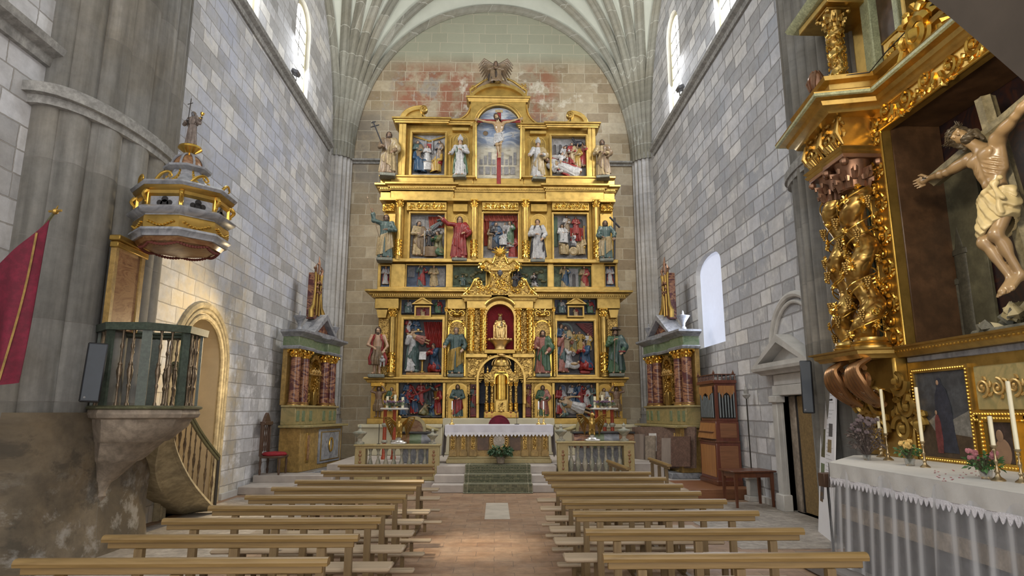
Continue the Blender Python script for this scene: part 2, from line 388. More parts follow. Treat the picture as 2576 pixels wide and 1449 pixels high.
G0 = (.50, .335, .10)
m_gold = gilt('gilding', G0, .36)
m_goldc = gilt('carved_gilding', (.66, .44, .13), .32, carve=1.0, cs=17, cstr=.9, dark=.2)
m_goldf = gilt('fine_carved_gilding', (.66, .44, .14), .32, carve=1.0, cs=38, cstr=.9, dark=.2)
m_goldd = gilt('old_gilding', (.45, .29, .075), .38)
m_goldb = gilt('burnished_gilding', (.78, .50, .11), .24, metal=.95)
m_goldbc = gilt('burnished_carving', (.92, .56, .10), .22, carve=1, cs=26, cstr=.7, metal=.95)
m_brass = plain('brass', (.70, .50, .18), .3, .9)
m_silverbrass = plain('tarnished_brass', (.42, .33, .2), .32, .9)
m_pine = wood('pine_wood', (.14, .085, .026), (.255, .165, .06), 0, 1, .4)
m_pinev = wood('pine_post_wood', (.12, .075, .03), (.20, .135, .058), 2, 1, .45)
m_pineseat = wood('pale_seat_wood', (.30, .225, .145), (.41, .32, .22), 0, 1, .45)
m_dkwood = wood('dark_polished_wood', (.07, .022, .012), (.16, .06, .03), 2, .8, .3, False)
m_organred = wood('mahogany', (.10, .028, .018), (.17, .055, .035), 2, .8, .3, False)
m_organyel = wood('veneer_wood', (.27, .115, .04), (.43, .21, .07), 2, .5, .35, False)
m_platwood = wood('platform_wood', (.16, .065, .03), (.27, .12, .055), 0, .6, .45)
m_walnut = wood('walnut', (.05, .025, .015), (.11, .06, .035), 2, .8, .5, False)
m_greywood = wood('weathered_board', (.22, .18, .155), (.34, .28, .24), 2, .7, .7, False)
m_iron = plain('wrought_iron', (.05, .045, .04), .45, .6)
m_bronzebal = plain('turned_baluster_bronze', (.20, .15, .10), .35, .6, var=.3)
m_greenrail = plain('dark_green_paint', (.055, .075, .055), .4, var=.3)
m_olive = plain('olive_paint', (.11, .11, .055), .4, var=.2)
m_speaker = plain('speaker_grille', (.035, .045, .06), .5, var=.1)
m_speakbody = plain('speaker_case', (.012, .012, .014), .45)
m_white = plain('white_cloth', (.62, .61, .68), .85, var=.04, bumps=(18, .25))
m_lace = plain('lace_edging', (.72, .71, .76), .9, var=.05, bumps=(60, .9, .01))
m_cream = plain('cream_painted_stone', (.50, .46, .33), .7, var=.1, nscale=2)
m_yellowp = plain('ochre_marbled_paint', (.38, .24, .07), .45, var=.2, nscale=4)
m_ocher2 = marble('ochre_green_marbling', [(.27, .20, .075), (.37, .29, .13), (.25, .22, .10), (.32, .24, .09)], 2.5, 3)
m_redmar = marble('red_marble_paint', [(.05, .02, .022), (.12, .035, .035), (.085, .028, .03), (.38, .19, .10), (.11, .033, .032), (.05, .018, .022)], 1.4, 3.5, .28, (1, 1, 2.4))
m_redmar2 = marble('brown_marble_paint', [(.09, .04, .02), (.20, .09, .04), (.30, .17, .08), (.14, .06, .03)], 2.2, 4, .3, (1, 1, 2.4))
m_greenmar = marble('green_marble_paint', [(.06, .10, .05), (.13, .19, .10), (.2, .24, .15), (.08, .13, .07)], 3, 3, .35)
m_greymar = marble('grey_marble_paint', [(.12, .125, .14), (.20, .21, .235), (.32, .33, .36), (.17, .175, .2)], 3, 2.5, .35)
m_balu = marble('balustrade_marbling', [(.24, .22, .19), (.38, .35, .28), (.20, .22, .18), (.32, .29, .22)], 4, 3, .5)
m_balyel = marble('balustrade_ochre', [(.26, .20, .08), (.38, .30, .14), (.28, .25, .12)], 4, 3, .5)
m_red = plain('red_paint', (.22, .018, .015), .45, var=.25)
m_redcol = plain('red_column_paint', (.40, .07, .03), .35, var=.2)
m_velvet = plain('crimson_velvet', (.30, .008, .018), .75, var=.2)
m_banner = plain('crimson_cloth', (.16, .008, .028), .8, var=.2, nscale=4)
m_black = plain('black_paint', (.012, .011, .012), .4)
m_navy = plain('dark_blue_paint', (.075, .085, .12), .7, var=.35, nscale=5)
m_paper = plain('white_board', (.80, .80, .84), .6, var=.02)
m_ink = plain('printed_text_grey', (.5, .5, .52), .7)
m_tile = None
SK = (.33, .205, .13); SKP = (.62, .46, .34)
m_skin = plain('painted_flesh', SK, .4, var=.15, coat=.3)
m_pale = plain('pale_painted_flesh', (.30, .20, .10), .35, var=.15, coat=.5, nscale=4)
m_dskin = plain('dark_carved_wood_skin', (.20, .12, .075), .45, var=.3)
m_hair = plain('dark_hair_paint', (.06, .035, .022), .5, var=.3)
m_ghair = plain('grey_brown_hair_paint', (.17, .13, .1), .5, var=.3)
def cloth(name, c, **k): return plain(name, tuple(x * .66 for x in c), .42, var=.3, nscale=11, **k)
m_crobe = cloth('cream_gold_robe', (.50, .38, .2)); m_dkrobe = cloth('dark_brown_robe', (.07, .05, .04)); m_brobe = cloth('umber_robe', (.28, .19, .11))
m_wrobe = cloth('white_robe', (.62, .62, .64)); m_grobe = cloth('green_robe', (.07, .16, .08)); m_rrobe = cloth('red_robe', (.36, .03, .03))
m_yrobe = cloth('ochre_yellow_robe', (.52, .33, .06)); m_trobe = cloth('teal_robe', (.09, .155, .15)); m_blrobe = cloth('blue_robe', (.03, .09, .19))
m_grrobe = cloth('grey_robe', (.18, .18, .2)); m_bkrobe = cloth('black_habit', (.03, .03, .04)); m_pkrobe = cloth('rose_robe', (.45, .17, .13)); m_olrobe = cloth('olive_robe', (.2, .19, .08))
m_orobe = cloth('orange_cloth', (.5, .25, .05)); m_gildrobe = gilt('gilded_robe', (.72, .5, .2), .4)
m_sky = plain('painted_sky', (.08, .115, .19), .7, var=.5, nscale=3); m_dkbg = plain('dark_painted_ground', (.06, .055, .06), .6, var=.5, nscale=6)
m_greybg = plain('grey_painted_architecture', (.26, .26, .27), .6, var=.25, nscale=5); m_curtain = plain('vermilion_curtain', (.26, .04, .022), .6, var=.2)
m_ground = plain('grey_green_painted_ground', (.19, .2, .17), .7, var=.3, nscale=8); m_greenbg = plain('green_landscape_paint', (.10, .14, .09), .7, var=.6, nscale=8)
# ---------------------------------------------------------------- carved figures: signed distance fields meshed with surface nets
def sd_cap(p, a, b, ra, rb):
  a = np.array(a, float); b = np.array(b, float); ab = b - a
  h = np.clip(((p - a) @ ab) / max(1e-9, ab @ ab), 0, 1)
  return np.linalg.norm(p - a - h[..., None] * ab, axis=-1) - (ra + (rb - ra) * h)
def sd_ell(p, c, r, ang=None):
  q = p - np.array(c, float)
  if ang is not None:
    M = np.array(Euler(ang).to_matrix()); q = q @ M
  r = np.array(r, float); k0 = np.linalg.norm(q / r, axis=-1); k1 = np.linalg.norm(q / (r * r), axis=-1)
  return k0 * (k0 - 1) / np.maximum(k1, 1e-6)
def smin(a, b, k):
  h = np.maximum(k - np.abs(a - b), 0) / k
  return np.minimum(a, b) - h * h * k * .25
def sd_robe(p, keys, folds, seed=0, open_ang=None, thick=None):
  # keys: list of (z, cx, cy, rx, ry); folds (count, amp at hem, amp at top)
  ks = sorted(keys); z = p[..., 2]; zz = [k[0] for k in ks]
  cx, cy, rx, ry = [np.interp(z, zz, [k[i] for k in ks]) for i in (1, 2, 3, 4)]
  dx, dy = p[..., 0] - cx, p[..., 1] - cy
  th = np.arctan2(dy / ry, dx / rx); t = np.clip((z - zz[0]) / (zz[-1] - zz[0]), 0, 1)
  amp = folds[1] * (1 - t) + folds[2] * t; s = seed * 1.7
  f = amp * (.6 * np.sin(folds[0] * th + s + 2.2 * t) + .5 * np.sin((folds[0] * 1.7) * th + 2 * s - 3 * t) + .35 * np.sin(folds[0] * .5 * th + s + 5 * t))
  k = np.sqrt((dx / rx) ** 2 + (dy / ry) ** 2)
  d = (k - 1) * np.minimum(rx, ry) - f
  return np.maximum(np.maximum(d, zz[0] - z), z - zz[-1]) * .8
def nets(fn, lo, hi, h):
  lo = np.array(lo, float); hi = np.array(hi, float); n = np.ceil((hi - lo) / h).astype(int) + 1
  g = np.stack(np.meshgrid(*[lo[i] + h * np.arange(n[i]) for i in range(3)], indexing='ij'), -1)
  F = fn(g)
  ins = F < 0
  c = np.zeros(tuple(n - 1), int)
  for i in (0, 1):
    for j in (0, 1):
      for k in (0, 1): c += ins[i:n[0] - 1 + i, j:n[1] - 1 + j, k:n[2] - 1 + k]
  act = (c > 0) & (c < 8); idx = -np.ones(act.shape, int); ii = np.argwhere(act); idx[act] = np.arange(len(ii))
  if not len(ii): return [], []
  S = np.zeros((len(ii), 3)); W = np.zeros(len(ii))
  cor = [(i, j, k) for i in (0, 1) for j in (0, 1) for k in (0, 1)]
  for a in cor:
    for ax in range(3):
      if a[ax]: continue
      b = list(a); b[ax] = 1
      fa = F[ii[:, 0] + a[0], ii[:, 1] + a[1], ii[:, 2] + a[2]]; fb = F[ii[:, 0] + b[0], ii[:, 1] + b[1], ii[:, 2] + b[2]]
      m = (fa < 0) != (fb < 0); t = np.where(m, fa / np.where(m, fa - fb, 1), 0)
      pt = np.array(a, float)[None] + t[:, None] * (np.array(b) - np.array(a))[None]
      S += pt * m[:, None]; W += m
  V = lo + h * (ii + S / np.maximum(W, 1)[:, None])
  faces = []
  for ax in range(3):
    u, v = [(1, 2), (2, 0), (0, 1)][ax]
    A = ins; sl = [slice(None)] * 3; sl2 = [slice(None)] * 3; sl[ax] = slice(0, -1); sl2[ax] = slice(1, None)
    e = A[tuple(sl)] != A[tuple(sl2)]; w = np.argwhere(e); sign = A[tuple(sl)][e]
    ok = (w[:, u] > 0) & (w[:, v] > 0) & (w[:, u] < n[u] - 1) & (w[:, v] < n[v] - 1); w = w[ok]; sign = sign[ok]
    q = []
    for du, dv in ((-1, -1), (0, -1), (0, 0), (-1, 0)):
      x = w.copy(); x[:, u] += du; x[:, v] += dv; q.append(idx[x[:, 0], x[:, 1], x[:, 2]])
    q = np.stack(q, 1); q[~sign] = q[~sign][:, ::-1]; faces.append(q)
  return V.tolist(), np.concatenate(faces).tolist()
def head_fn(p, c, s, tilt=(0, 0, 0), beard=0):
  # face looks to -y; s = head height
  M = np.array(Euler(tilt).to_matrix()); q = (p - np.array(c, float)) @ M / s
  d = sd_ell(q, (0, .03, .08), (.33, .40, .40))
  d = smin(d, sd_ell(q, (0, -.10, -.22), (.22, .24, .25)), .12)
  d = smin(d, sd_cap(q, (0, -.36, .08), (0, -.46, -.09), .03, .055), .05)
  d = smin(d, sd_cap(q, (-.2, -.33, .12), (.2, -.33, .12), .05, .05), .06)
  for sx in (-1, 1):
    d = np.maximum(d, -(sd_ell(q, (sx * .135, -.42, .02), (.075, .08, .05))))
    d = smin(d, sd_ell(q, (sx * .135, -.335, .02), (.06, .055, .045)), .02)
    d = smin(d, sd_ell(q, (sx * .34, .03, .0), (.04, .09, .12)), .03)
  d = smin(d, sd_cap(q, (-.08, -.335, -.2), (.08, -.335, -.2), .035, .035), .03)
  d = np.maximum(d, -sd_cap(q, (-.09, -.385, -.2), (.09, -.385, -.2), .012, .012))
  return d * s
def hair_fn(p, c, s, tilt=(0, 0, 0), beard=0, long=1, cap=None):
  M = np.array(Euler(tilt).to_matrix()); q = (p - np.array(c, float)) @ M / s
  wv = .022 * np.sin(30 * q[..., 2] + 12 * q[..., 0] + 8 * q[..., 1]) + .018 * np.sin(46 * q[..., 0] + 22 * q[..., 2])
  d = sd_ell(q, (0, .08, .14), (.40, .44, .42)) - wv
  d = np.maximum(d, -sd_ell(q, (0, -.42, -.08), (.3, .36, .42)))
  if long:
    for sx in (-1, 1): d = smin(d, sd_cap(q, (sx * .33, .1, .1), (sx * .34, .12, -.42), .13, .1) - wv, .08)
  if beard:
    b = sd_ell(q, (0, -.2, -.36), (.24, .2, .14 + .14 * beard)) - wv
    b = np.maximum(b, -sd_ell(q, (0, -.45, -.12), (.17, .2, .11)))
    d = np.minimum(d, b)
  return d * s
def hand_prims(w, d, up, s):
  # palm at w, pointing along d, back of hand along up; five fingers
  w = Vector(w); d = Vector(d).normalized(); up = Vector(up); side = d.cross(up).normalized(); up = side.cross(d).normalized()
  pr = [(w, w + d * .45 * s, .17 * s, .2 * s)]
  for i, (o, ln) in enumerate(((-.25, .42), (-.09, .52), (.08, .5), (.24, .38))):
    a = w + d * .5 * s + side * o * s; k = a + d * ln * .55 * s - up * .06 * s; e = k + d * ln * .35 * s - up * .2 * s
    pr += [(a, k, .085 * s, .07 * s), (k, e, .07 * s, .055 * s)]
  a = w + d * .12 * s - side * .18 * s; k = a + d * .22 * s - side * .22 * s - up * .05 * s; e = k + d * .22 * s - side * .05 * s
  pr += [(a, k, .09 * s, .08 * s), (k, e, .075 * s, .055 * s)]
  return pr
def noise3(p, f): return np.sin(f * p[..., 0] + 1.3) * np.sin(f * 1.1 * p[..., 1] + 2.1) * np.sin(f * .9 * p[..., 2] + .4)
def robed(h=1.3, pose='stand', larm=None, rarm=None, beard=.7, mantle='diag', seed=1, long=1, tilt=(0, 0, 0), belly=0, res=70, bare=False, hem=0.0):
  # returns dict group -> (V,F); unit figure scaled by h; face to -y ; +x is the viewer's right
  S = 1.0
  if pose == 'stand': keys = [(hem + .02, 0, 0, .165, .12), (.2, 0, 0, .15, .11), (.45, 0, .0, .13, .1), (.60, 0, 0, .112, .085), (.74, 0, 0, .125, .085), (.82, 0, .01, .12, .075), (.86, 0, .01, .05, .05)]; hz = .93; hc = (0, -.005, hz); sh = .815; hy = 0
  elif pose == 'sit': keys = [(.02, 0, -.10, .2, .17), (.25, 0, -.1, .19, .16), (.34, 0, -.06, .17, .17), (.40, 0, .03, .14, .11), (.55, 0, .05, .125, .085), (.62, 0, .05, .12, .075), (.66, 0, .05, .05, .05)]; hz = .73; hc = (0, .03, hz); sh = .62; hy = .05
  elif pose == 'kneel': keys = [(.02, .02, .05, .2, .19), (.12, .02, .04, .19, .17), (.3, 0, 0, .14, .11), (.42, 0, 0, .12, .09), (.56, 0, -.01, .13, .09), (.63, 0, -.01, .12, .075), (.67, 0, -.01, .05, .05)]; hz = .74; hc = (0, -.03, hz); sh = .625; hy = 0
  larm = larm or ((-.2, -.06, sh - .2), (-.07, -.17, sh - .2)); rarm = rarm or ((.2, -.06, sh - .2), (.07, -.16, sh - .24))
  shL, shR = (-.125, hy, sh), (.125, hy, sh)
  def body(p):
    d = head_fn(p, hc, .155, tilt)
    d = smin(d, sd_cap(p, (hc[0], hc[1] + .015, hz - .03), (0, hy + .01, sh + .0), .04, .05), .02)
    for s0, (e, w) in ((shL, larm), (shR, rarm)):
      dr = (Vector(w) - Vector(e)).normalized()
      for a, b, ra, rb in [(Vector(e), Vector(w), .026, .022)] + hand_prims(w, dr, (0, -.3, 1), .095): d = smin(d, sd_cap(p, a, b, ra, rb), .012)
      if bare: d = smin(d, sd_cap(p, s0, e, .042, .032), .02)
    if bare:
      d = smin(d, sd_ell(p, (0, hy, sh - .08), (.12, .07, .13)), .04); d = smin(d, sd_ell(p, (0, hy, sh - .22), (.1, .062, .12)), .04)
    if pose == 'stand':
      for sx in (-1, 1):
        d = smin(d, sd_cap(p, (sx * .055, .02, .3), (sx * .05, .01, .04), .04, .028), .01)
        d = smin(d, sd_cap(p, (sx * .05, .01, .03), (sx * .075, -.13, .02), .03, .024), .02)
    return np.maximum(d, -p[..., 2])
  def robe(p):
    d = sd_robe(p, keys, (9, .016, .005), seed)
    if pose == 'sit':
      for sx in (-1, 1):
        d = smin(d, sd_cap(p, (sx * .07, .03, .33), (sx * .09, -.2, .34), .08, .07), .04)
        d = smin(d, sd_cap(p, (sx * .09, -.2, .33), (sx * .08, -.2, .04), .07, .085), .04)
      d = d - .008 * np.sin(38 * p[..., 0] + 9 * p[..., 2] + seed)
    if pose == 'kneel':
      d = smin(d, sd_cap(p, (-.07, -.1, .1), (-.06, .2, .08), .08, .07), .05); d = smin(d, sd_cap(p, (.08, -.13, .13), (.08, .2, .08), .08, .07), .05)
      d = d - .008 * np.sin(34 * p[..., 2] + 20 * p[..., 0] + seed)
    if not bare:
      for s0, (e, w) in ((shL, larm), (shR, rarm)):
        m = tuple(e[i] * .3 + w[i] * .7 for i in range(3))
        d = smin(d, sd_cap(p, s0, e, .055, .05) - .005 * np.sin(60 * p[..., 2] + seed), .03); d = smin(d, sd_cap(p, e, m, .048, .052) - .005 * np.sin(70 * p[..., 0] + 50 * p[..., 2]), .02)
    else: d = np.maximum(d, p[..., 2] - (sh - .22))
    return d
  def mant(p):
    kk = [(z - (.0 if i == 0 else 0), cx, cy + .012, rx + .022, ry + .022) for i, (z, cx, cy, rx, ry) in enumerate(keys)]
    kk[0] = (kk[0][0] + .05,) + kk[0][1:]
    d = sd_robe(p, kk, (7, .022, .008), seed + 3)
    x, y, z = p[..., 0], p[..., 1], p[..., 2]; wv = .02 * np.sin(22 * z + seed)
    if mantle == 'diag':     # over the viewer's-right shoulder, sweeping across the front to the left hip
      front = y < .0
      cut = (.42 + .42 * (x * 1.1 + .14) / .28 + wv) - z           # >0 below the sweep line
      low = z - (.20 - .9 * x + wv)
      cutf = np.maximum(-cut * .7, -low * .5)
      side = (.045 + wv) - x; strip = np.minimum(np.maximum(cutf, -1), side)
      c = np.where(front, np.minimum(cutf, side), -1)
    elif mantle == 'cope':   # open at the front
      c = np.where(y < .02, (.062 + .09 * (1 - z / .85) + wv) - np.abs(x), -1)
    elif mantle == 'skirt':
      c = np.maximum(z - (.56 if pose == 'stand' else .4) - .3 * x, (.12 + .8 * x) - z)
    elif mantle == 'cape': c = (.6 + wv) - z
    else: c = np.ones_like(x)
    d = np.maximum(d, c)
    if mantle in ('diag', 'cape'):
      e, w = rarm; m = tuple(e[i] * .55 + w[i] * .45 for i in range(3))
      d = smin(d, sd_cap(p, shR, e, .068, .07) - .006 * np.sin(50 * p[..., 2]), .03); d = smin(d, sd_cap(p, e, (m[0], m[1] + .02, m[2] - .08), .065, .04), .04)
    return d
  def hair(p): return hair_fn(p, hc, .155, tilt, beard, long)
  ext = [shL, shR, *larm, *rarm, hc]
  lo = np.array([min(-.27, min(e[0] for e in ext) - .11), min(-.34 if pose != 'stand' else -.2, min(e[1] for e in ext) - .11), -.01])
  hi = np.array([max(.27, max(e[0] for e in ext) + .11), .27, max(hz + .13, max(e[2] for e in ext) + .11)])
  out = {}; st = 1.0 / res
  out['body'] = nets(body, lo, hi, st * .6 if res > 60 else st * .8); out['robe'] = nets(robe, lo, hi, st)
  if mantle: out['mantle'] = nets(mant, lo, hi, st)
  out['hair'] = nets(hair, (hc[0] - .13, hc[1] - .14, hz - .16), (hc[0] + .13, hc[1] + .14, hz + .13), st * .55 if res > 60 else st * .8)
  return out
# small relief figures share meshes; colours sit in the object's own material slots
SMALL = {}
def small_fig(kind):
  if kind in SMALL: return SMALL[kind]
  q = dict(
    s1=dict(pose='stand', mantle='diag', seed=1), s2=dict(pose='stand', mantle='cope', seed=5, beard=0),
    s3=dict(pose='stand', mantle='diag', seed=8, beard=.4, larm=((-.2, -.1, .66), (-.12, -.2, .85)), rarm=((.2, -.1, .68), (.14, -.22, .76)), tilt=(.3, 0, .3)),
    t1=dict(pose='sit', mantle='skirt', seed=2, beard=0, tilt=(.35, 0, -.2)), t2=dict(pose='sit', mantle='diag', seed=6, beard=.8),
    k1=dict(pose='kneel', mantle='diag', seed=4, beard=0, larm=((-.14, -.16, .5), (-.03, -.25, .55)), rarm=((.14, -.16, .5), (.03, -.25, .55)), tilt=(.3, 0, 0)),
    n1=dict(pose='stand', mantle=None, seed=3, bare=True, beard=.6, hem=.3, larm=((-.24, .0, .7), (-.34, -.02, .78)), rarm=((.22, 0, .66), (.27, -.08, .5)), tilt=(.2, .3, 0)),
    )[kind]
  g = robed(res=44, **q); mb = MB()
  for i, k in enumerate(('body', 'robe', 'mantle', 'hair')):
    if k in g: mb.cur = i; mb.add(*g[k])
  me = mesh_of(mb, 'carved_figure', [m_skin, m_rrobe, m_blrobe, m_hair]); SMALL[kind] = me; return me
def relief_figure(parent, kind, loc, h, robe, mantle, rz=0, rot=None, skin=None, hair=None, name='carved_figure'):
  o = bpy.data.objects.new(name, small_fig(kind)); C.objects.link(o)
  for i, m in enumerate((skin, robe, mantle, hair)):
    if m: o.material_slots[i].link = 'OBJECT'; o.material_slots[i].material = m
  W = WM[parent.name]
  M = W.inverted() @ Matrix.LocRotScale(Vector(loc), Euler(rot or (0, 0, rz)), Vector((h, h * .8, h)))
  o.parent = parent; o.matrix_local = M; WM[o.name] = W; return o
def statue(name, label, loc, h, mats, rz=0, extra=None, group=None, res=80, cat='statue', **q):
  # mats: skin, robe, mantle, hair ; feet at loc
  r = root(name, label, cat, loc, rz, group); g = robed(res=res, **q)
  for k, m in zip(('body', 'robe', 'mantle', 'hair'), mats):
    if k in g and m and len(g[k][0]):
      mb = MB(); mb.add(*g[k], Matrix.Scale(h, 4)); part({'hair': 'hair', 'body': 'body'}.get(k, k), mb, m, r, local=True)
  if extra: extra(r, h)
  return r
def attr(r, name, mb, mat, h, label=None):
  mb.v = [(x * h, y * h, z * h) for x, y, z in mb.v]; return part(name, mb, mat, r, label, local=True)
def base_block(r, h, w=.17, d=.13, t=.07, mat=None):
  b = MB(); b.bbox(-w, w, -d - .03, d, -t, .0, .012); attr(r, 'base', b, mat or m_ground, h)
# ================================================================ THE ROOM
from mathutils.geometry import tessellate_polygon
XL, XR, YB, YN = -5.4, 5.15, 20.3, 9.95
def holed(mb, axis, d, outer, holes, thick, sgn):
  # wall face at d with openings; the reveals run back by thick
  loops = [outer] + holes; flat = [p for l in loops for p in l]
  tris = tessellate_polygon([[Vector((p[0], p[1], 0)) for p in l] for l in loops])
  q = lambda p, dd: (dd, p[0], p[1]) if axis == 'x' else (p[0], dd, p[1])
  mb.add([q(p, d) for p in flat], tris); mb.add([q(p, d + sgn * thick) for p in flat], tris)
  for k, l in enumerate(loops):
    n = len(l); mb.cur = min(k, 1); mb.add([q(p, d) for p in l] + [q(p, d + sgn * thick) for p in l], [(i, (i + 1) % n, (i + 1) % n + n, i + n) for i in range(n)])
  mb.cur = 0
m_reveal = plain('reveal_stone', (.52, .51, .48), .85, var=.12, nscale=2, bumps=(8, .3))
def lancet(y0, y1, z0, zt, n=12):
  r = (y1 - y0) / 2; return arch_poly(y0, y1, z0, zt - r, n)
winL = [(15.55, 16.85, 10.35, 13.0), (11.75, 13.05, 10.35, 13.0)]
winR = [(16.25, 17.5, 10.35, 13.3), (12.15, 13.45, 10.35, 13.3)]
nicheL = (10.95, 12.7, .0, 3.42)
mb = MB(); hol = [lancet(*a) for a in winL] + [lancet(*nicheL)]
holed(mb, 'x', XL, [(-2, -.5), (YB, -.5), (YB, 17.5), (-2, 17.5)], hol, .95, -1); struct('wall_left', mb, [m_wallL, m_reveal], smooth=False)
mb = MB(); doorR = (10.3, 11.45, .0, 1.98); blk = arch_poly(14.1, 15.95, 3.25, 5.15, 10, .35)
holed(mb, 'x', XR, [(8.5, -.5), (YB, -.5), (YB, 17.5), (8.5, 17.5)],
    [lancet(*a) for a in winR] + [blk, [(doorR[0], doorR[2]), (doorR[1], doorR[2]), (doorR[1], doorR[3]), (doorR[0], doorR[3])]], .95, 1)
struct('wall_right', mb, [m_wallR, m_reveal], smooth=False)
mb = MB(); mb.box(-7, 7, YB, YB + .6, -.5, 17.5); struct('wall_back', mb, m_wallB, smooth=False)
# chapel on the right behind the side altar: back wall and its entrance arch towards the nave
mb = MB(); mb.box(6.35, 6.8, -2, 9.2, -.5, 13); struct('wall_chapel', mb, m_niche_st, smooth=False)
# recess plaster of the arched niche
mb = MB(); a = lancet(10.85, 12.95, 0, 3.62);
mb.box(XL - 1.0, XL - .93, 10.7, 13.1, 0, 3.8);
n_ = arch_poly(10.96, 12.69, .0, 2.545, 14); mb.add([(x, y, z) for x in (XL + .01, XL - .94) for y, z in n_], [(i, i + 1, len(n_) + i + 1, len(n_) + i) for i in range(len(n_) - 1)]); struct('wall_niche', mb, m_niche_st, smooth=False)
# pale jamb mouldings round the arched doorway
mb = MB()
for k, (o, t, dd) in enumerate(((.0, .09, .05), (.11, .07, .09), (.22, .12, .035))):
  n = 16; yy0, yy1 = 10.95 - o, 12.7 + o; zs = 2.545
  path = [(yy1 + .0, 0)] + arcpts(11.825, zs, (yy1 - yy0) / 2, 0, PI, n) + [(yy0, 0)]
  mb.tube([(XL + dd * .3, y, z) for y, z in path], t * .55, 8)
struct('trim_1', mb, m_ramp)
# the vault goes on overhead towards the nave
mb = MB(); mb.grid(lambda u, v: (XL + (XR - XL) * u, -2 + 16.5 * v, 13.4 + 3.6 * math.sin(PI * u) ** .7), 24, 6); struct('ceiling_nave', mb, m_plaster)
# windows
def window(n, axisx, a, sgn, d):
  y0, y1, z0, zt = a; r = (y1 - y0) / 2
  fr = MB(); o = lancet(y0 - .0, y1 + .0, z0, zt); i_ = lancet(y0 + .12, y1 - .12, z0 + .15, zt - .12)
  fr.ring(o, i_, axisx + sgn * .10, axisx + sgn * .2, 'x'); e = struct('window_%d' % n, fr, m_cream)
  g = MB(); g.prism(lancet(y0 + .1, y1 - .1, z0 + .12, zt - .1), axisx + sgn * .14, axisx + sgn * .16, 'x'); struct('pane', g, m_pane, parent=e)
  b = MB()
  for k in range(1, 6):
    z = z0 + .25 + k * (zt - z0 - .5) / 6; b.box(axisx + sgn * .12 - .006, axisx + sgn * .12 + .006, y0 + .12, y1 - .12, z - .012, z + .012)
  b.box(axisx + sgn * .12 - .006, axisx + sgn * .12 + .006, (y0 + y1) / 2 - .01, (y0 + y1) / 2 + .01, z0 + .25, zt - .22); struct('glazing_bar', b, m_iron, parent=e)
m_pane = plain('daylit_glass', (.9, .95, .9), .5, emit=((1.0, 1.0, .93), 2.6))
m_alab = plain('translucent_white_sheet', (.50, .53, .62), .7, var=.03, emit=((.70, .76, .95), .34))
for i, a in enumerate(winL): window(1 + i, XL, a, -1, 0)
for i, a in enumerate(winR): window(3 + i, XR, a, 1, 0)
mb = MB(); mb.box(XR + .12, XR + .15, 14.1, 15.95, 3.25, 5.6); e = struct('window_5', mb, m_alab)
# ---- string courses
prof = [(0, -.16), (.05, -.16), (.07, -.06), (.16, -.02), (.18, .06), (.1, .1), (0, .16)]
ZS = 10.06
mb = MB(); mb.sweep([(XL, 19.35), (XL, 9.7)], [(-o, ZS + z) for o, z in prof]); struct('trim_2', mb, m_trim)
mb = MB(); mb.sweep([(XR, 9.9), (XR, 19.45)], [(-o, ZS + z) for o, z in prof]); struct('trim_3', mb, m_trim)
mb = MB(); mb.sweep([(-4.9, YB), (-3.6, YB)], [(o, ZS + z * .6 - .1) for o, z in prof]); struct('trim_4', mb, m_trim)
mb = MB(); mb.sweep([(3.7, YB), (4.7, YB)], [(o, ZS + z * .6 - .1) for o, z in prof]); struct('trim_5', mb, m_trim)
pa, pb = P(0, 60, X=-5.3), P(180, 165, X=-5.3)
mb = MB(); mb.sweep([(-5.4, 7.6), (-5.4, 3.0)], [(-o * 1.1, 5.92 + z * 1.1) for o, z in prof]); struct('trim_6', mb, m_trim)
# ---- corner responds: five shafts in a quarter circle, ribs fan out above
def respond(name, cx, sx):
  mb = MB(); R = .52; ring = MB()
  prof_ = []
  for k in range(6):
    a = PI * (.02 + .46 * k / 5); x = cx - sx * 0 + sx * -1 * 0
  n = 60; pts = []
  for i in range(n + 1):
    t = i / n; a = t * PI / 2; r = R + .055 * abs(math.sin(t * PI * 5.5)) - .03 * (abs(math.sin(t * PI * 5.5)) < .22)
    pts.append((cx + sx * (-1) * (-r * math.sin(a)), YB - r * math.cos(a)))
  # plan runs from the back wall round to the side wall
  pts = [(cx + sx * r_, y_) for r_, y_ in [((R + .06 * abs(math.sin(t * PI * 5.5))) * math.cos(t * PI / 2), YB - (R + .06 * abs(math.sin(t * PI * 5.5))) * math.sin(t * PI / 2)) for t in [i / n for i in range(n + 1)]]]
  poly = pts + [(cx - sx * .1, pts[-1][1]), (cx - sx * .1, YB + .05), (pts[0][0], YB + .05)]
  mb.prism(poly, .3, ZS + .5, 'z')
  for z0, z1, e in ((.3, 1.35, 1.28), (1.35, 1.5, 1.2), (1.62, 1.72, 1.14), (1.78, 1.84, 1.1)):
    q = [(cx + (p[0] - cx) * e, YB + (p[1] - YB) * e) for p in arcpts(0, 0, R, 0, PI / 2, 10) for p in [(cx + sx * p[0], YB - p[1])]]
    mb.prism(q + [(cx - sx * .1, YB)], z0, z1, 'z')
  struct(name, mb, m_pier)
  ring.sweep([(cx + sx * (R + .08) * math.cos(a), YB - (R + .08) * math.sin(a)) for a in [i * PI / 20 for i in range(11)]], [(sx * -o if False else (-sx) * -o, ZS + z * .85) for o, z in [(0, -.13), (.07, -.1), (.12, 0), (.07, .1), (0, .13)]])
  struct('trim_%d' % (7 if sx > 0 else 8), ring, m_trim)
respond('wall_respond_left', XL, 1); respond('wall_respond_right', XR, -1)
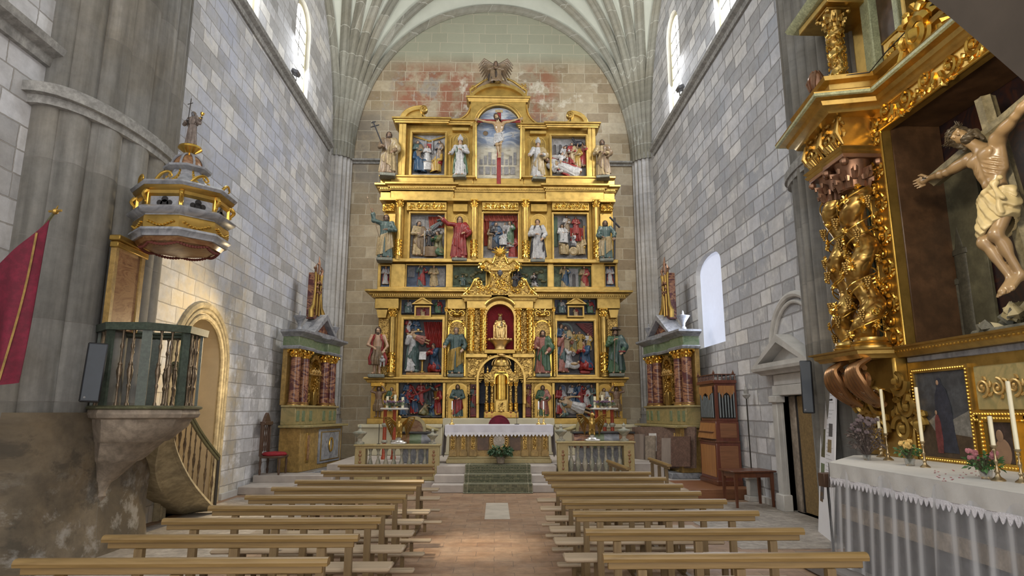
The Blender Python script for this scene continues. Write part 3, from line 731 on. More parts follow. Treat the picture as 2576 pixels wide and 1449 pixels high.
# ---- vault: ribs spring from the corners, plaster cells between them
def vault(sx, cx):
  S = Vector((cx + sx * .38, YB - .38, ZS + .2)); xm = (XL + XR) / 2; n = 22
  ends = [(cx + sx * .06, 14.5, 15.6), (cx + sx * 1.6, 14.5, 16.5), (xm - sx * 2.1, 14.5, 17.0), (xm, 14.5, 17.4), (xm, 17.0, 16.9), (xm, 19.0, 16.2), (xm, YB - .02, 15.72)]
  curves = []
  for k, e in enumerate(ends):
    e = Vector(e); c = []; s0 = S + Vector((sx * (-.34 + .14 * k), .34 * 0 + (-.34 + .66 * (k / 6)) * 1.0, 0))
    s0 = Vector((cx + sx * (.48 * math.sin(PI / 2 * (k + .3) / 6.6) + .04), YB - .04 - .48 * math.cos(PI / 2 * (k + .3) / 6.6), S.z - .3))
    for i in range(n + 1):
      t = i / n * PI / 2; u = 1 - math.cos(t); v = math.sin(t) ** .92
      c.append(Vector((s0.x + (e.x - s0.x) * u, s0.y + (e.y - s0.y) * u, s0.z + (e.z - s0.z) * v)))
    curves.append(c)
  for k, c in enumerate(curves):
    mb = MB()
    mb.tube(c, [.085 + .03 * min(1, i / 5) for i in range(n + 1)], 8, flat=1.0)
    # two slender rolls flank each rib
    for o in (-.11, .11):
      d = [Vector((0, 0, 0))] * 0
      pts = []
      for i in range(n + 1):
        tdir = (c[min(i + 1, n)] - c[max(i - 1, 0)]).normalized(); side = tdir.cross(Vector((0, 0, 1))) if i > 1 else (c[5] - c[3]).cross(Vector((0, 0, 1))).normalized()
        side = side.normalized(); pts.append(c[i] + side * o * min(1, (i + 1) / 6) + Vector((0, 0, .05)))
      mb.tube(pts, .05, 6)
    struct('ceiling_rib', mb, m_rib)
  mb = MB()
  for k in range(len(curves) - 1):
    a, b = curves[k], curves[k + 1]
    def fn(u, v, a=a, b=b):
      f = v * n; i = min(int(f), n - 1); f -= i
      pa_ = a[i].lerp(a[i + 1], f); pb_ = b[i].lerp(b[i + 1], f); p = pa_.lerp(pb_, u)
      bul = .28 * math.sin(u * PI) * (pa_ - pb_).length * .5
      return (p.x, p.y + 0, p.z + .08 + bul)
    mb.grid(fn, 6, n)
  struct('ceiling', mb, m_plaster)
vault(1, XL); vault(-1, XR)
# ---- clustered nave piers
def pier(name, cx, sx, yc, hw, bulge, mat, zring, zsplit, ringno, base_mat, nfl=8, dep=.16, low=0):
  def plan(e=1.0, flute=1.0, n=220, ylow=0):
    pts = []
    for i in range(n + 1):
      t = i / n; a = -PI / 2 + PI * t; f = abs(math.sin(t * PI * nfl)) ** .7
      r = 1 + flute * (dep * f - dep * .6)
      pts.append((cx + sx * bulge * e * max(0.0, math.cos(a)) ** .8 * r, yc + (hw * e - ylow * (a > 0)) * math.sin(a) * (1 + .02 * flute * f)))
    return pts + [(cx - sx * .3, yc + hw * e), (cx - sx * .3, yc - hw * e)]
  mb = MB(); mb.prism(plan(.94), zring, 17.4, 'z'); mb.prism(plan(1.03, ylow=low), zsplit, zring, 'z'); struct(name, mb, mat)
  mb = MB()
  for z0, z1, e in ((zring - .16, zring - .06, 1.1), (zring - .06, zring + .06, 1.17), (zring + .06, zring + .12, 1.08)):
    q = [(cx + sx * bulge * e * max(0.0, math.cos(a)) ** .8, yc + hw * e * math.sin(a)) for a in [-PI / 2 + PI * i / 24 for i in range(25)]]
    mb.prism(q + [(cx - sx * .2, yc + hw), (cx - sx * .2, yc - hw)], z0, z1, 'z')
  struct('trim_%d' % ringno, mb, m_trim)
  if base_mat:
    mb = MB(); n = 40
    def fn(u, v):
      a = -PI / 2 + PI * u; e = 1.06 - .03 * v + .04 * math.sin(7 * v + 3 * u) * (1 - v)
      return (cx + sx * bulge * e * 1.05 * max(0.0, math.cos(a)) ** .45, yc + (hw * e - low * .6 * (a > 0)) * math.sin(a), -.05 + (zsplit + .12) * v)
    mb.grid(fn, n, 16); q = [fn(i / n, 1) for i in range(n + 1)]; mb.add(q, [tuple(range(n + 1))]); struct('wall_pier_base', mb, base_mat)
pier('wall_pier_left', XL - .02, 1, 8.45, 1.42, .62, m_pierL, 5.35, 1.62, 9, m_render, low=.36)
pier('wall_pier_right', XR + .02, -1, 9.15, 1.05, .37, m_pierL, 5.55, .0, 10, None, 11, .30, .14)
# ---- near spandrel of the chapel arch, upper right
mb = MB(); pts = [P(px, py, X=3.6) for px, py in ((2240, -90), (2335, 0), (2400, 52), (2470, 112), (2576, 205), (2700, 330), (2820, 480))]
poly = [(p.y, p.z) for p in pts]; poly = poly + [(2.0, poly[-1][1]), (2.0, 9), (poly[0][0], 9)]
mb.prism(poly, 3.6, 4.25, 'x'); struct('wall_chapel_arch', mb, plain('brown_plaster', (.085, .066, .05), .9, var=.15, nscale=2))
# ---- floor
def tile_mat():
  m, nt, b = newmat('terracotta_paving'); v = coords(nt)
  br = N(nt, 'ShaderNodeTexBrick'); nz = N(nt, 'ShaderNodeTexNoise'); nz.inputs['Scale'].default_value = 9; L(nt, v, nz.inputs['Vector'])
  ma = N(nt, 'ShaderNodeVectorMath', operation='MULTIPLY_ADD'); L(nt, nz.outputs['Color'], ma.inputs[0]); ma.inputs[1].default_value = (.02, .02, 0); L(nt, v, ma.inputs[2]); L(nt, ma.outputs[0], br.inputs['Vector'])
  br.inputs['Scale'].default_value = 1; br.inputs['Brick Width'].default_value = .44; br.inputs['Row Height'].default_value = .27; br.inputs['Mortar Size'].default_value = .004
  br.inputs['Color1'].default_value = (0, 0, 0, 1); br.inputs['Color2'].default_value = (1, 1, 1, 1)
  c = ramp(nt, br.outputs['Color'], [(0, (.25, .15, .095)), (.5, (.30, .185, .115)), (1, (.36, .23, .145))])
  n = noise(nt, v, 2.2, 6, .65); c = mix(nt, ramp(nt, n, [(.4, (0, 0, 0)), (.68, (.75, .75, .75))]), c, (.33, .235, .155))
  c = mix(nt, .8, c, ramp(nt, noise(nt, v, 7, 7, .75), [(.35, (.6, .57, .54)), (.65, (1.08, 1.05, 1.0))]), 'MULTIPLY'); c = mix(nt, br.outputs['Fac'], c, (.15, .10, .07)); L(nt, c, b.inputs['Base Color'])
  L(nt, ramp(nt, n, [(.3, (.45, .45, .45)), (.7, (.75, .75, .75))]), b.inputs['Roughness'])
  bump(nt, b, noise(nt, v, 7, 4), .25, .01); return m
m_tile = tile_mat()
mb = MB(); mb.box(-8, 8, -2, YB, -.3, 0); struct('floor', mb, m_tile, smooth=False)
m_flag = ashlar('grey_flagstone', 'y', [(.3, .27, .24), (.37, .33, .3), (.42, .39, .36), (.47, .43, .39)], (.22, .2, .18), .8, .6, seed=5)
m_flag = plain('grey_flagstones', (.37, .33, .29), .75, var=.2, nscale=2.5, bumps=(5, .3))
mb = MB()
mb.box(-5.2, -3.05, 2.5, 13.5, 0, .006); mb.box(3.1, 5.2, 8.4, 12.6, 0, .006); struct('floor_flags', mb, m_flag, smooth=False)
mb = MB(); a = P(1218, 1262, Z=0); b = P(1292, 1300, Z=0); mb.box(-.17, .24, 10.75, 12.6, 0, .005); struct('floor_slab', mb, plain('pale_grave_slab', (.42, .37, .3), .7, var=.15, nscale=3), smooth=False)
# chancel platforms and the three steps
mb = MB(); mb.box(XL, -1.32, 14.65, YB, 0, .17); mb.box(1.36, XR, 14.65, YB, 0, .17); struct('floor_chancel', mb, m_step, smooth=False)
mb = MB(); mb.box(-3.9, 3.95, 15.35, YB, .1, .5); struct('floor_sanctuary', mb, m_step, smooth=False)
for i, (y0, z0, z1) in enumerate(((14.14, 0, .165), (14.5, .165, .33), (14.86, .33, .5))):
  mb = MB(); mb.bbox(-1.36 + .02 * i, 1.42 - .02 * i, y0, 15.4, z0 if i else 0, z1, .012); struct('floor_step', mb, m_step)
mb = MB(); mb.bbox(-5.35, -4.3, 13.9, 14.7, 0, .16, .015); struct('floor_step', mb, m_step)
mb = MB(); mb.bbox(-5.35, -3.6, 14.7, 15.3, .16, .32, .015); struct('floor_step', mb, m_step)
# skirting stone at the foot of the right wall
mb = MB(); mb.box(XR - .08, XR, 11.6, 14.65, 0, .12); struct('baseboard_right', mb, m_stone_lt)
mb = MB(); mb.box(XL, XL + .06, 13.1, 13.9, 0, .12); struct('baseboard_left', mb, m_stone_lt)
# ================================================================ THE MAIN ALTARPIECE (built below), benches come last
def row(vals, f): return [f(*v) if isinstance(v, tuple) else f(v) for v in vals]
# ---- pews
def make_pew(L=1.66):
  r = root('pew', 'x', 'pew'); h = L / 2
  m = MB(); rp = [(-.035, .0), (.035, .0), (.04, .02), (.03, .038), (.012, .046), (-.012, .046), (-.03, .038), (-.04, .02)]
  m.prism([(a, .805 + b) for a, b in rp], -h, h, 'x'); part('top_rail', m, m_pine, r)
  m = MB(); m.bbox(-h + .03, h - .03, -.012, .014, .76, .806, .004); part('back_board', m, m_pine, r)
  for x in (-h + .24, -h + .24 + (L - .48) * .52, h - .24):
    m = MB(); m.add([(x - .027, -.03, .0), (x + .027, -.03, 0), (x + .027, .03, 0), (x - .027, .03, 0), (x - .027, -.028, .76), (x + .027, -.028, .76), (x + .027, .022, .76), (x - .027, .022, .76)],
        [(0, 1, 2, 3), (4, 5, 6, 7), (0, 1, 5, 4), (1, 2, 6, 5), (2, 3, 7, 6), (3, 0, 4, 7)]); part('post', m, m_pinev, r)
    m = MB(); m.bbox(x - .025, x + .025, .22, .27, .04, .415, .004); part('seat_leg', m, m_pinev, r)
    m = MB(); m.bbox(x - .024, x + .024, -.35, .29, .0, .04, .004); part('runner', m, m_pinev, r)
  m = MB(); m.bbox(-h + .02, h + .07, .03, .29, .415, .45, .012); part('seat', m, m_pineseat, r)
  m = MB(); m.bbox(-h + .06, h + .14, -.36, -.23, .155, .185, .01); part('kneeler', m, m_pineseat, r)
  for x in (-h + .24, h - .1):
    m = MB(); m.bbox(x - .02, x + .02, -.32, -.27, .04, .155, .003); part('kneeler_leg', m, m_pinev, r)
  return r
proto = make_pew()
ordn = ['first', 'second', 'third', 'fourth', 'fifth', 'sixth', 'seventh', 'eighth', 'ninth']
LR = [(4.05, -1.9, 1.1), (4.78, -1.85, 1.07), (5.5, -1.81, 1.06), (6.21, -1.78, 1.03), (6.97, -1.76, 1.0), (7.7, -1.74, 1.0), (8.45, -1.72, .98), (9.75, -1.72, 1.0), (10.87, -1.79, .95)]
RR = [(4.1, 1.47, .98), (4.95, 1.48, .98), (5.8, 1.49, .98), (6.53, 1.47, .98), (7.18, 1.45, .95), (7.9, 1.46, .95), (8.7, 1.46, .96), (9.5, 1.46, .95)]
for side, rows_ in (('left', LR), ('right', RR)):
  for i, (y, x, s) in enumerate(rows_):
    o = proto if (side == 'left' and i == 0) else copy_tree(proto)
    place(o, (x, y, 0), random.uniform(-.005, .005), (s * (1 if side == 'left' else -1), 1, 1) if False else (s, 1, 1))
    if side == 'right':
      o.scale = (s, 1, 1)
      for ch in KIDS(o):
        if ch.name.startswith(('seat', 'kneeler')) and not ch.name.startswith('seat_leg'): ch.location = (-.09, 0, 0)
    lab = {0: 'nearest the camera at the bottom of the view', 1: 'second from the camera', 2: 'third from the camera'}.get(i, '%s from the camera' % ordn[i])
    if i == len(rows_) - 1: lab = 'farthest row, closest to the altar steps'
    tag(o, 'varnished pine pew %s of the aisle, %s' % (side, lab), 'pew', 'pine pews %s of the aisle' % side)
for k, (x, y, a, lab) in enumerate(((2.05, 11.0, -PI / 2 + .03, 'pine bench set lengthwise beside the right balustrade'), (2.9, 11.6, -PI / 2 - .03, 'pine bench set lengthwise between the pews and the stacked panels'))):
  o = copy_tree(proto); place(o, (x, y, 0), a, (.95, 1, 1)); tag(o, lab, 'bench', 'pine benches set lengthwise')
# ---- carpet over the steps
m_carpet, nt, b = newmat('patterned_carpet'); v = coords(nt)
vo = N(nt, 'ShaderNodeTexVoronoi', distance='CHEBYCHEV'); vo.inputs['Scale'].default_value = 16; vo.inputs['Randomness'].default_value = .35; L(nt, v, vo.inputs['Vector'])
wv = N(nt, 'ShaderNodeTexWave', wave_type='RINGS'); wv.inputs['Scale'].default_value = 6; wv.inputs['Distortion'].default_value = 3; L(nt, v, wv.inputs['Vector'])
c = ramp(nt, vo.outputs['Distance'], [(.15, (.035, .045, .03)), (.3, (.22, .21, .125)), (.42, (.05, .06, .04)), (.6, (.26, .23, .15))], 'LINEAR')
L(nt, mix(nt, .35, c, ramp(nt, wv.outputs['Fac'], [(.4, (.05, .065, .04)), (.6, (.17, .155, .10))])), b.inputs['Base Color']); b.inputs['Roughness'].default_value = .95
prof_c = [(14.0, .004), (14.115, .008), (14.125, .172), (14.485, .172), (14.492, .338), (14.845, .338), (14.85, .508), (15.42, .508)]
mb = MB(); v_ = []
for (y, z) in prof_c:
  for x in (-.68, .80): v_.append((x, y, z))
mb.add(v_, [(2 * i, 2 * i + 1, 2 * i + 3, 2 * i + 2) for i in range(len(prof_c) - 1)])
v2 = []
for (y, z) in prof_c:
  for x in (-.68, .80): v2.append((x, y - .008 if z < .5 else y, z + .008))
mb.add(v2, [(2 * i, 2 * i + 1, 2 * i + 3, 2 * i + 2) for i in range(len(prof_c) - 1)])
n0 = len(v_)
mb.f += [(2 * i, 2 * i + 2, n0 + 2 * i + 2, n0 + 2 * i) for i in range(len(prof_c) - 1)] + [(2 * i + 1, 2 * i + 3, n0 + 2 * i + 3, n0 + 2 * i + 1) for i in range(len(prof_c) - 1)] + [(0, 1, n0 + 1, n0)]
mb.m += [0] * (2 * (len(prof_c) - 1) + 1)
car = solo('carpet', mb, m_carpet, 'olive green patterned carpet running down the altar steps', 'carpet')
bd = MB()
for x0, x1 in ((-.68, -.665), (-.60, -.585), (.705, .72), (.785, .80)):
  for i in range(len(prof_c) - 1):
    (ya, za), (yb, zb) = prof_c[i], prof_c[i + 1]
    bd.add([(x0, ya - .011, za + .011), (x1, ya - .011, za + .011), (x1, yb - .011, zb + .011), (x0, yb - .011, zb + .011), (x0, ya - .006, za + .006), (x1, ya - .006, za + .006), (x1, yb - .006, zb + .006), (x0, yb - .006, zb + .006)],
        [(0, 1, 2, 3), (4, 5, 6, 7), (0, 1, 5, 4), (1, 2, 6, 5), (2, 3, 7, 6), (3, 0, 4, 7)])
part('border', bd, plain('carpet_border', (.26, .24, .17), .95), car)
# ---- freestanding altar with its cloth
AY0, AY1, AX0, AX1 = 15.52, 16.35, -1.13, 1.30
al = root('altar_table', 'freestanding ochre painted altar with fluted panels below the white cloth', 'altar', ((AX0 + AX1) / 2, (AY0 + AY1) / 2, .5))
m = MB(); m.bbox(AX0 + .03, AX1 - .03, AY0 + .06, AY1, .5, 1.34, .01); part('body', m, m_yellowp, al)
m = MB(); m.bbox(AX0 - .03, AX1 + .03, AY0 - .02, AY1, .5, .60, .015); m.bbox(AX0, AX1, AY0 + .02, AY1, .6, .66, .01); part('plinth', m, m_balyel, al)
m = MB(); m.bbox(AX0 - .05, AX1 + .05, AY0 - .04, AY1 + .04, 1.32, 1.375, .01); part('table_top', m, m_cream, al)
for x in (AX0 + .12, AX0 + .37, AX0 + .6, AX1 - .6, AX1 - .37, AX1 - .12):
  m = MB(); m.bbox(x - .075, x + .075, AY0 + .01, AY0 + .07, .66, 1.32, .008); m.bbox(x - .09, x + .09, AY0, AY0 + .07, .66, .78, .006); p = part('pilaster', m, m_yellowp, al)
  m = MB(); m.bbox(x - .045, x + .045, AY0 - .0, AY0 + .02, .82, 1.22, .004)
  for k in range(9): m.ball((x, AY0 - .002, .85 + .042 * k), (.028, .015, .018), 8, 5)
  part('carved_panel', m, m_goldf, p)
for x0, x1 in ((AX0 + .7, .0 - .16), (.34, AX1 - .7)):
  m = MB(); m.bbox(x0, x1, AY0 + .04, AY0 + .075, .80, 1.24, .004); f = part('cloth_panel', m, plain('brown_shot_silk', (.14, .07, .035), .4, var=.5, nscale=3), al)
  m = MB()
  n = 18; m.grid(lambda u, v_: (x0 + (x1 - x0) * u, AY0 + .03 - .02 * math.sin(u * 9 + v_ * 4), 1.24 - .015 - v_ * (.04 + .10 * math.sin(PI * u))), n, 5); m.v += []; part('swag', m, m_yrobe, f)
m = MB(); cx = (AX0 + AX1) / 2 + .0
for r_, t_ in ((.235, .022), (.165, .012)): m.tube([(cx + r_ * .9 * math.cos(a), AY0 + .0, 1.02 + r_ * math.sin(a)) for a in [2 * PI * i / 32 for i in range(32)]], t_, 8, closed=True)
for i in range(24): a = 2 * PI * i / 24; m.ball((cx + .2 * .9 * math.cos(a), AY0 - .0, 1.02 + .2 * math.sin(a)), .02, 6, 5)
med = part('medallion_frame', m, m_gildrobe, al)
m = MB(); m.lathe([(.0, -.02), (.17, -.02), (.17, .0), (0, .005)], (0, 0, 0), 32, Matrix.Translation((cx, AY0 - .0, 1.02)) @ Matrix.Rotation(PI / 2, 4, 'X') @ Matrix.Diagonal((.9, 1, 1, 1))); part('medallion', m, plain('engraved_pale_metal', (.42, .36, .3), .4, .3, var=.4, nscale=40), med)
# the cloth: a slab top, plain front fall, scalloped lace hem, longer sides
cb = MB(); x0, x1 = AX0 - .07, AX1 + .07; y0, y1 = AY0 - .06, AY1 + .05; zt = 1.39
cb.bbox(x0, x1, y0, y1, zt - .012, zt, .004)
def fall(u, v_): return (x0 + (x1 - x0) * u, y0 - .006 - .01 * math.sin(u * 47) * v_, zt - .004 - .17 * v_)
cb.grid(fall, 90, 5)
for xs, sg in ((x0, -1), (x1, 1)):
  cb.grid(lambda u, v_: (xs + sg * (.008 + .07 * v_ * (1 - .5 * u)) , y0 + (y1 - y0) * u + .025 * v_ * math.sin(u * 20), zt - .004 - (.72 - .05 * math.sin(u * 9)) * v_), 24, 12)
cl = solo('altar_cloth', cb, m_white, 'white altar cloth hanging deep at both sides of the freestanding altar', 'altar cloth')
lb = MB(); n = 30
for i in range(n):
  a = x0 + (x1 - x0) * i / n; b_ = x0 + (x1 - x0) * (i + 1) / n; c_ = (a + b_) / 2; yy = y0 - .014
  lb.add([(a, yy, zt - .17), (b_, yy, zt - .17), (b_, yy, zt - .215), (c_ + .012, yy - .004, zt - .262), (c_, yy - .005, zt - .27), (c_ - .012, yy - .004, zt - .262), (a, yy, zt - .215)], [(0, 1, 2, 3, 4, 5, 6)])
  lb.add([(a, yy + .006, zt - .17), (b_, yy + .006, zt - .17), (b_, yy + .006, zt - .215), (c_, yy + .001, zt - .27), (a, yy + .006, zt - .215)], [(0, 1, 2, 3, 4)])
part('lace_hem', lb, m_lace, cl)
# ---- things on the altar
def candlestick(name, label, loc, h, ch, mat=None, group=None, cr=.016, candle=None):
  r = root(name, label, 'candlestick', loc, 0, group); s = h
  prof_ = [(.0, 0), (.30, 0), (.30, .03), (.22, .07), (.12, .12), (.08, .2), (.13, .26), (.07, .32), (.05, .45), (.10, .55), (.055, .62), (.045, .78), (.09, .86), (.05, .9), (.15, .97), (.16, 1.0), (0, 1.0)]
  m = MB(); m.lathe([(a * s * .62, z * s) for a, z in prof_], (0, 0, 0), 14); part('stand', m, mat or m_brass, r, local=True)
  m = MB(); m.lathe([(cr, h * .97), (cr, h + ch), (cr * .8, h + ch + .004), (.0, h + ch)], (0, 0, 0), 12); c_ = part('candle', m, candle or m_wax, r, local=True)
  m = MB(); m.tube([(0, 0, h + ch), (.002, 0, h + ch + .014)], .0022, 5); part('wick', m, m_black, c_, local=True)
  return r
m_wax = plain('ivory_wax', (.78, .72, .52), .4, var=.04); m_waxw = plain('white_wax', (.85, .85, .86), .4, var=.03)
p = P(1131, 1066, Z=1.39); candlestick('candlestick', 'single tall brass candlestick with white candle at the left end of the altar', (-1.06, 15.8, 1.39), .36, .2, group='altar candlesticks', candle=m_waxw)
candlestick('candlestick', 'outer of two brass candlesticks at the right end of the altar', (1.17, 15.8, 1.39), .36, .2, group='altar candlesticks', candle=m_waxw)
candlestick('candlestick', 'inner of two brass candlesticks at the right end of the altar', (1.06, 15.95, 1.39), .36, .2, group='altar candlesticks', candle=m_waxw)
mic = root('microphone', 'slim black desk microphone standing on the white altar cloth', 'microphone', (.52, 15.9, 1.39))
m = MB(); m.lathe([(0, 0), (.06, 0), (.06, .015), (0, .02)], (0, 0, 0), 14); part('foot', m, m_black, mic, local=True)
m = MB(); m.tube([(0, 0, .01), (0, 0, .2), (-.02, -.02, .29)], .005, 6); part('stem', m, m_black, mic, local=True)
m = MB(); m.tube([(-.02, -.02, .285), (-.045, -.06, .31)], [.012, .014], 8); part('capsule', m, m_iron, mic, local=True)
# celebrant chair behind the altar
r = root('presider_chair', 'round-backed chair in crimson velvet behind the altar', 'chair', (.1, 17.2, .5))
m = MB(); m.bbox(-.3, .3, -.25, .25, .36, .48, .03); part('seat', m, m_velvet, r, local=True)
m = MB(); m.prism(arch_poly(-.27, .27, .48, .80, 14), .2, .28, 'y'); part('backrest', m, m_banner, r, local=True)
m = MB();
m.tube([(x * .96, .24, .80 + z) for x, z in arcpts(0, 0, .29, 0, PI, 16)], .02, 8); part('back_frame', m, m_banner, r, local=True)
for x in (-.26, .26):
  for y in (-.2, .22): m = MB(); m.tube([(x, y, 0), (x, y, .37)], .02, 8); part('leg', m, m_dkwood, r, local=True)
# plant in front of the altar
def leafy(name, label, loc, R, H, n, leafmat, flowermat=None, nf=0, pot=None, seed=1, cat='plant', leaf=.06, glass=None, stem=m_olive):
  rnd = random.Random(seed); r = root(name, label, cat, loc)
  if pot: m = MB(); m.lathe([(0, 0), (pot * .75, 0), (pot, pot * 1.4), (pot * .9, pot * 1.4), (pot * .6, .02), (0, .02)], (0, 0, 0), 18); part('vase' if glass else 'pot', m, glass or m_corbel, r, local=True)
  z0 = (pot or 0) * 1.25; lf = MB(); st = MB(); fl = MB()
  for i in range(n):
    a = rnd.uniform(0, 2 * PI); q = rnd.random() ** .5 * R; z = z0 + H * (.25 + .75 * rnd.random()) * (1 - .45 * (q / R) ** 2)
    e = Vector((q * math.cos(a), q * math.sin(a), z));
    if i % 4 == 0: st.tube([(0, 0, .03), (e.x * .4, e.y * .4, z * .6), e], .0035, 5)
    M = Matrix.Translation(e) @ Euler((rnd.uniform(-.9, .9), rnd.uniform(-.9, .9), a)).to_matrix().to_4x4(); s = leaf * rnd.uniform(.6, 1.2)
    lf.add([(0, 0, 0), (.5 * s, .32 * s, .06 * s), (1.1 * s, 0, -.1 * s), (.5 * s, -.32 * s, .06 * s), (.5 * s, 0, -.03 * s)], [(0, 3, 4), (3, 2, 4), (2, 1, 4), (1, 0, 4)], M)
  for i in range(nf):
    a = rnd.uniform(0, 2 * PI); q = rnd.random() ** .5 * R * .95; e = Vector((q * math.cos(a), q * math.sin(a), z0 + H * rnd.uniform(.6, 1.08)))
    for k in range(7):
      b_ = 2 * PI * k / 7; fl.ball((e.x + .014 * math.cos(b_), e.y + .014 * math.sin(b_), e.z + .004 * (k % 2)), (.014, .014, .02), 6, 5)
    st.tube([(0, 0, .03), (e.x * .5, e.y * .5, e.z * .6), e], .003, 5)
  part('foliage', lf, leafmat, r, local=True, smooth=False); part('stems', st, stem, r, local=True)
  if nf: part('blossoms', fl, flowermat, r, local=True)
  return r
m_leaf = plain('dark_green_leaf', (.04, .11, .045), .5, var=.5, nscale=20); m_leaf2 = plain('fresh_green_leaf', (.07, .17, .05), .5, var=.4, nscale=20)
m_dryfl = plain('dried_flower_grey', (.17, .13, .14), .9, var=.4, nscale=30)
leafy('potted_plant', 'bushy dark green potted plant on the carpet in front of the altar', (.12, 15.18, .53), .27, .26, 420, m_leaf, None, 0, .11, 3, leaf=.075)
# ================================================================ THE MAIN ALTARPIECE
YR = 19.0
def RX(px, py, Y=YR): return P(px, py, Y=Y).x
def RZ(px, py, Y=YR): return P(px, py, Y=Y).z
def RR_(x0, y0, x1, y1, Y=YR):
  xm, ym = (x0 + x1) / 2, (y0 + y1) / 2
  return RX(x0, ym, Y), RX(x1, ym, Y), RZ(xm, y1, Y), RZ(xm, y0, Y)
AP = root('altarpiece', 'tall gilded main altarpiece of stacked tiers filling the end wall of the sanctuary', 'altarpiece', (0, 19.4, 1.3))
def spiral(mb, cx, cz, r, a0, turns, y, t=.012, sgn=1, n=22, axis='y', leaf=True):
  pts = []; rs = []
  for i in range(n + 1):
    u = i / n; a = a0 + sgn * u * turns * 2 * PI; q = r * (1 - .82 * u)
    p = (cx + q * math.cos(a), cz + q * math.sin(a)); pts.append((p[0], y - .006 * u, p[1]) if axis == 'y' else (y - .006 * u, p[0], p[1])); rs.append(t * (1.15 - .5 * u))
  mb.tube(pts, rs, 6)
  e = pts[-1]; mb.ball(e, t * 1.7, 6, 5)
  if leaf:
    for k in range(3):
      a = a0 + sgn * (.12 + .14 * k) * 2 * PI; q = r * (1.0 - .1 * k); o = q + t * 1.2
      c = (cx + o * math.cos(a), cz + o * math.sin(a)); d = (cx + (o + r * .28) * math.cos(a + .5 * sgn), cz + (o + r * .28) * math.sin(a + .5 * sgn))
      f = (lambda p: (p[0], y, p[1])) if axis == 'y' else (lambda p: (y, p[0], p[1])); mb.tube([f(c), f(((c[0] + d[0]) / 2 + .1 * r * math.cos(a), (c[1] + d[1]) / 2 + .1 * r * math.sin(a))), f(d)], [t * .9, t * 1.1, t * .4], 5)
def frieze(mb, u0, u1, z0, z1, y, n, t=.012, axis='y'):
  h = (z1 - z0); w = (u1 - u0) / n
  for i in range(n):
    c = u0 + w * (i + .5); up = i % 2
    spiral(mb, c - w * .12, z0 + h * (.55 if up else .45), h * .38, (-PI / 2 if up else PI / 2) + (0), 1.25, y, t, 1 if up else -1, axis=axis)
    a, b = c + w * .2, c + w * .6
    za, zb = (z0 + h * .15, z0 + h * .85) if up else (z0 + h * .85, z0 + h * .15)
    f = (lambda u, z: (u, y, z)) if axis == 'y' else (lambda u, z: (y, u, z))
    if i < n - 1: mb.tube([f(a - w * .1, za), f((a + b) / 2, (za + zb) / 2 + 0), f(b, zb)], [t * .7, t * 1.5, t * .7], 6)
def rbox(name, x0, y0, x1, y1, yf, yb, mat, parent=AP, b=.012, Y=YR):
  a = RR_(x0, y0, x1, y1, Y); m = MB(); m.bbox(a[0], a[1], yf, yb, a[2], a[3], b); return part(name, m, mat, parent)
def rframe(x0, y0, x1, y1, w=.06, yf=18.93, yb=19.12, mat=None, parent=AP, Y=YR, beads=False, name='frame'):
  a = RR_(x0, y0, x1, y1, Y); m = MB()
  for o, i_, f in ((w, w * .55, yf + .02), (w * .62, w * .25, yf - .012), (w * .3, 0, yf + .03)):
    oo = [(a[0] - o, a[2] - o), (a[1] + o, a[2] - o), (a[1] + o, a[3] + o), (a[0] - o, a[3] + o)]
    ii = [(a[0] - i_, a[2] - i_), (a[1] + i_, a[2] - i_), (a[1] + i_, a[3] + i_), (a[0] - i_, a[3] + i_)]
    m.ring(oo, ii, f, yb, 'y')
  p = part(name, m, mat or m_gold, parent)
  if beads:
    m = MB(); s = .035;
    for zz in (a[2] - w * .75, a[3] + w * .75):
      k = int((a[1] - a[0]) / s)
      for i in range(k + 1): m.ball((a[0] + (a[1] - a[0]) * i / k, yf + .01, zz), .012, 5, 4)
    for xx in (a[0] - w * .75, a[1] + w * .75):
      k = int((a[3] - a[2]) / s)
      for i in range(k + 1): m.ball((xx, yf + .01, a[2] + (a[3] - a[2]) * i / k), .012, 5, 4)
    part('beading', m, m_goldb, p)
  return p
def cornice(path, z0, z1, proj, mat=m_gold, dent=0, parent=AP, name='cornice', base=0.0):
  # path: list of (x, y) going left to right along the front (normal towards the camera)
  m = MB(); h = z1 - z0
  pr = [(-.05, z0), (proj * .12, z0), (proj * .18, z0 + h * .22), (proj * .45, z0 + h * .36), (proj * .5, z0 + h * .52), (proj * .86, z0 + h * .62), (proj, z0 + h * .72), (proj, z0 + h * .93), (proj * .9, z1), (-.05, z1)]
  m.sweep(path, [(o, z) for o, z in pr]); c = part(name, m, mat, parent)
  if dent:
    d = MB()
    for (xa, ya), (xb, yb) in zip(path[:-1], path[1:]):
      if abs(ya - yb) > 1e-4: continue
      L_ = xb - xa; k = max(1, int(L_ / dent))
      for i in range(k): xx = xa + L_ * (i + .5) / k; d.box(xx - dent * .3, xx + dent * .3, ya - proj * .52, ya, z0 + h * .14, z0 + h * .36)
    part('dentils', d, mat, c)
  return c
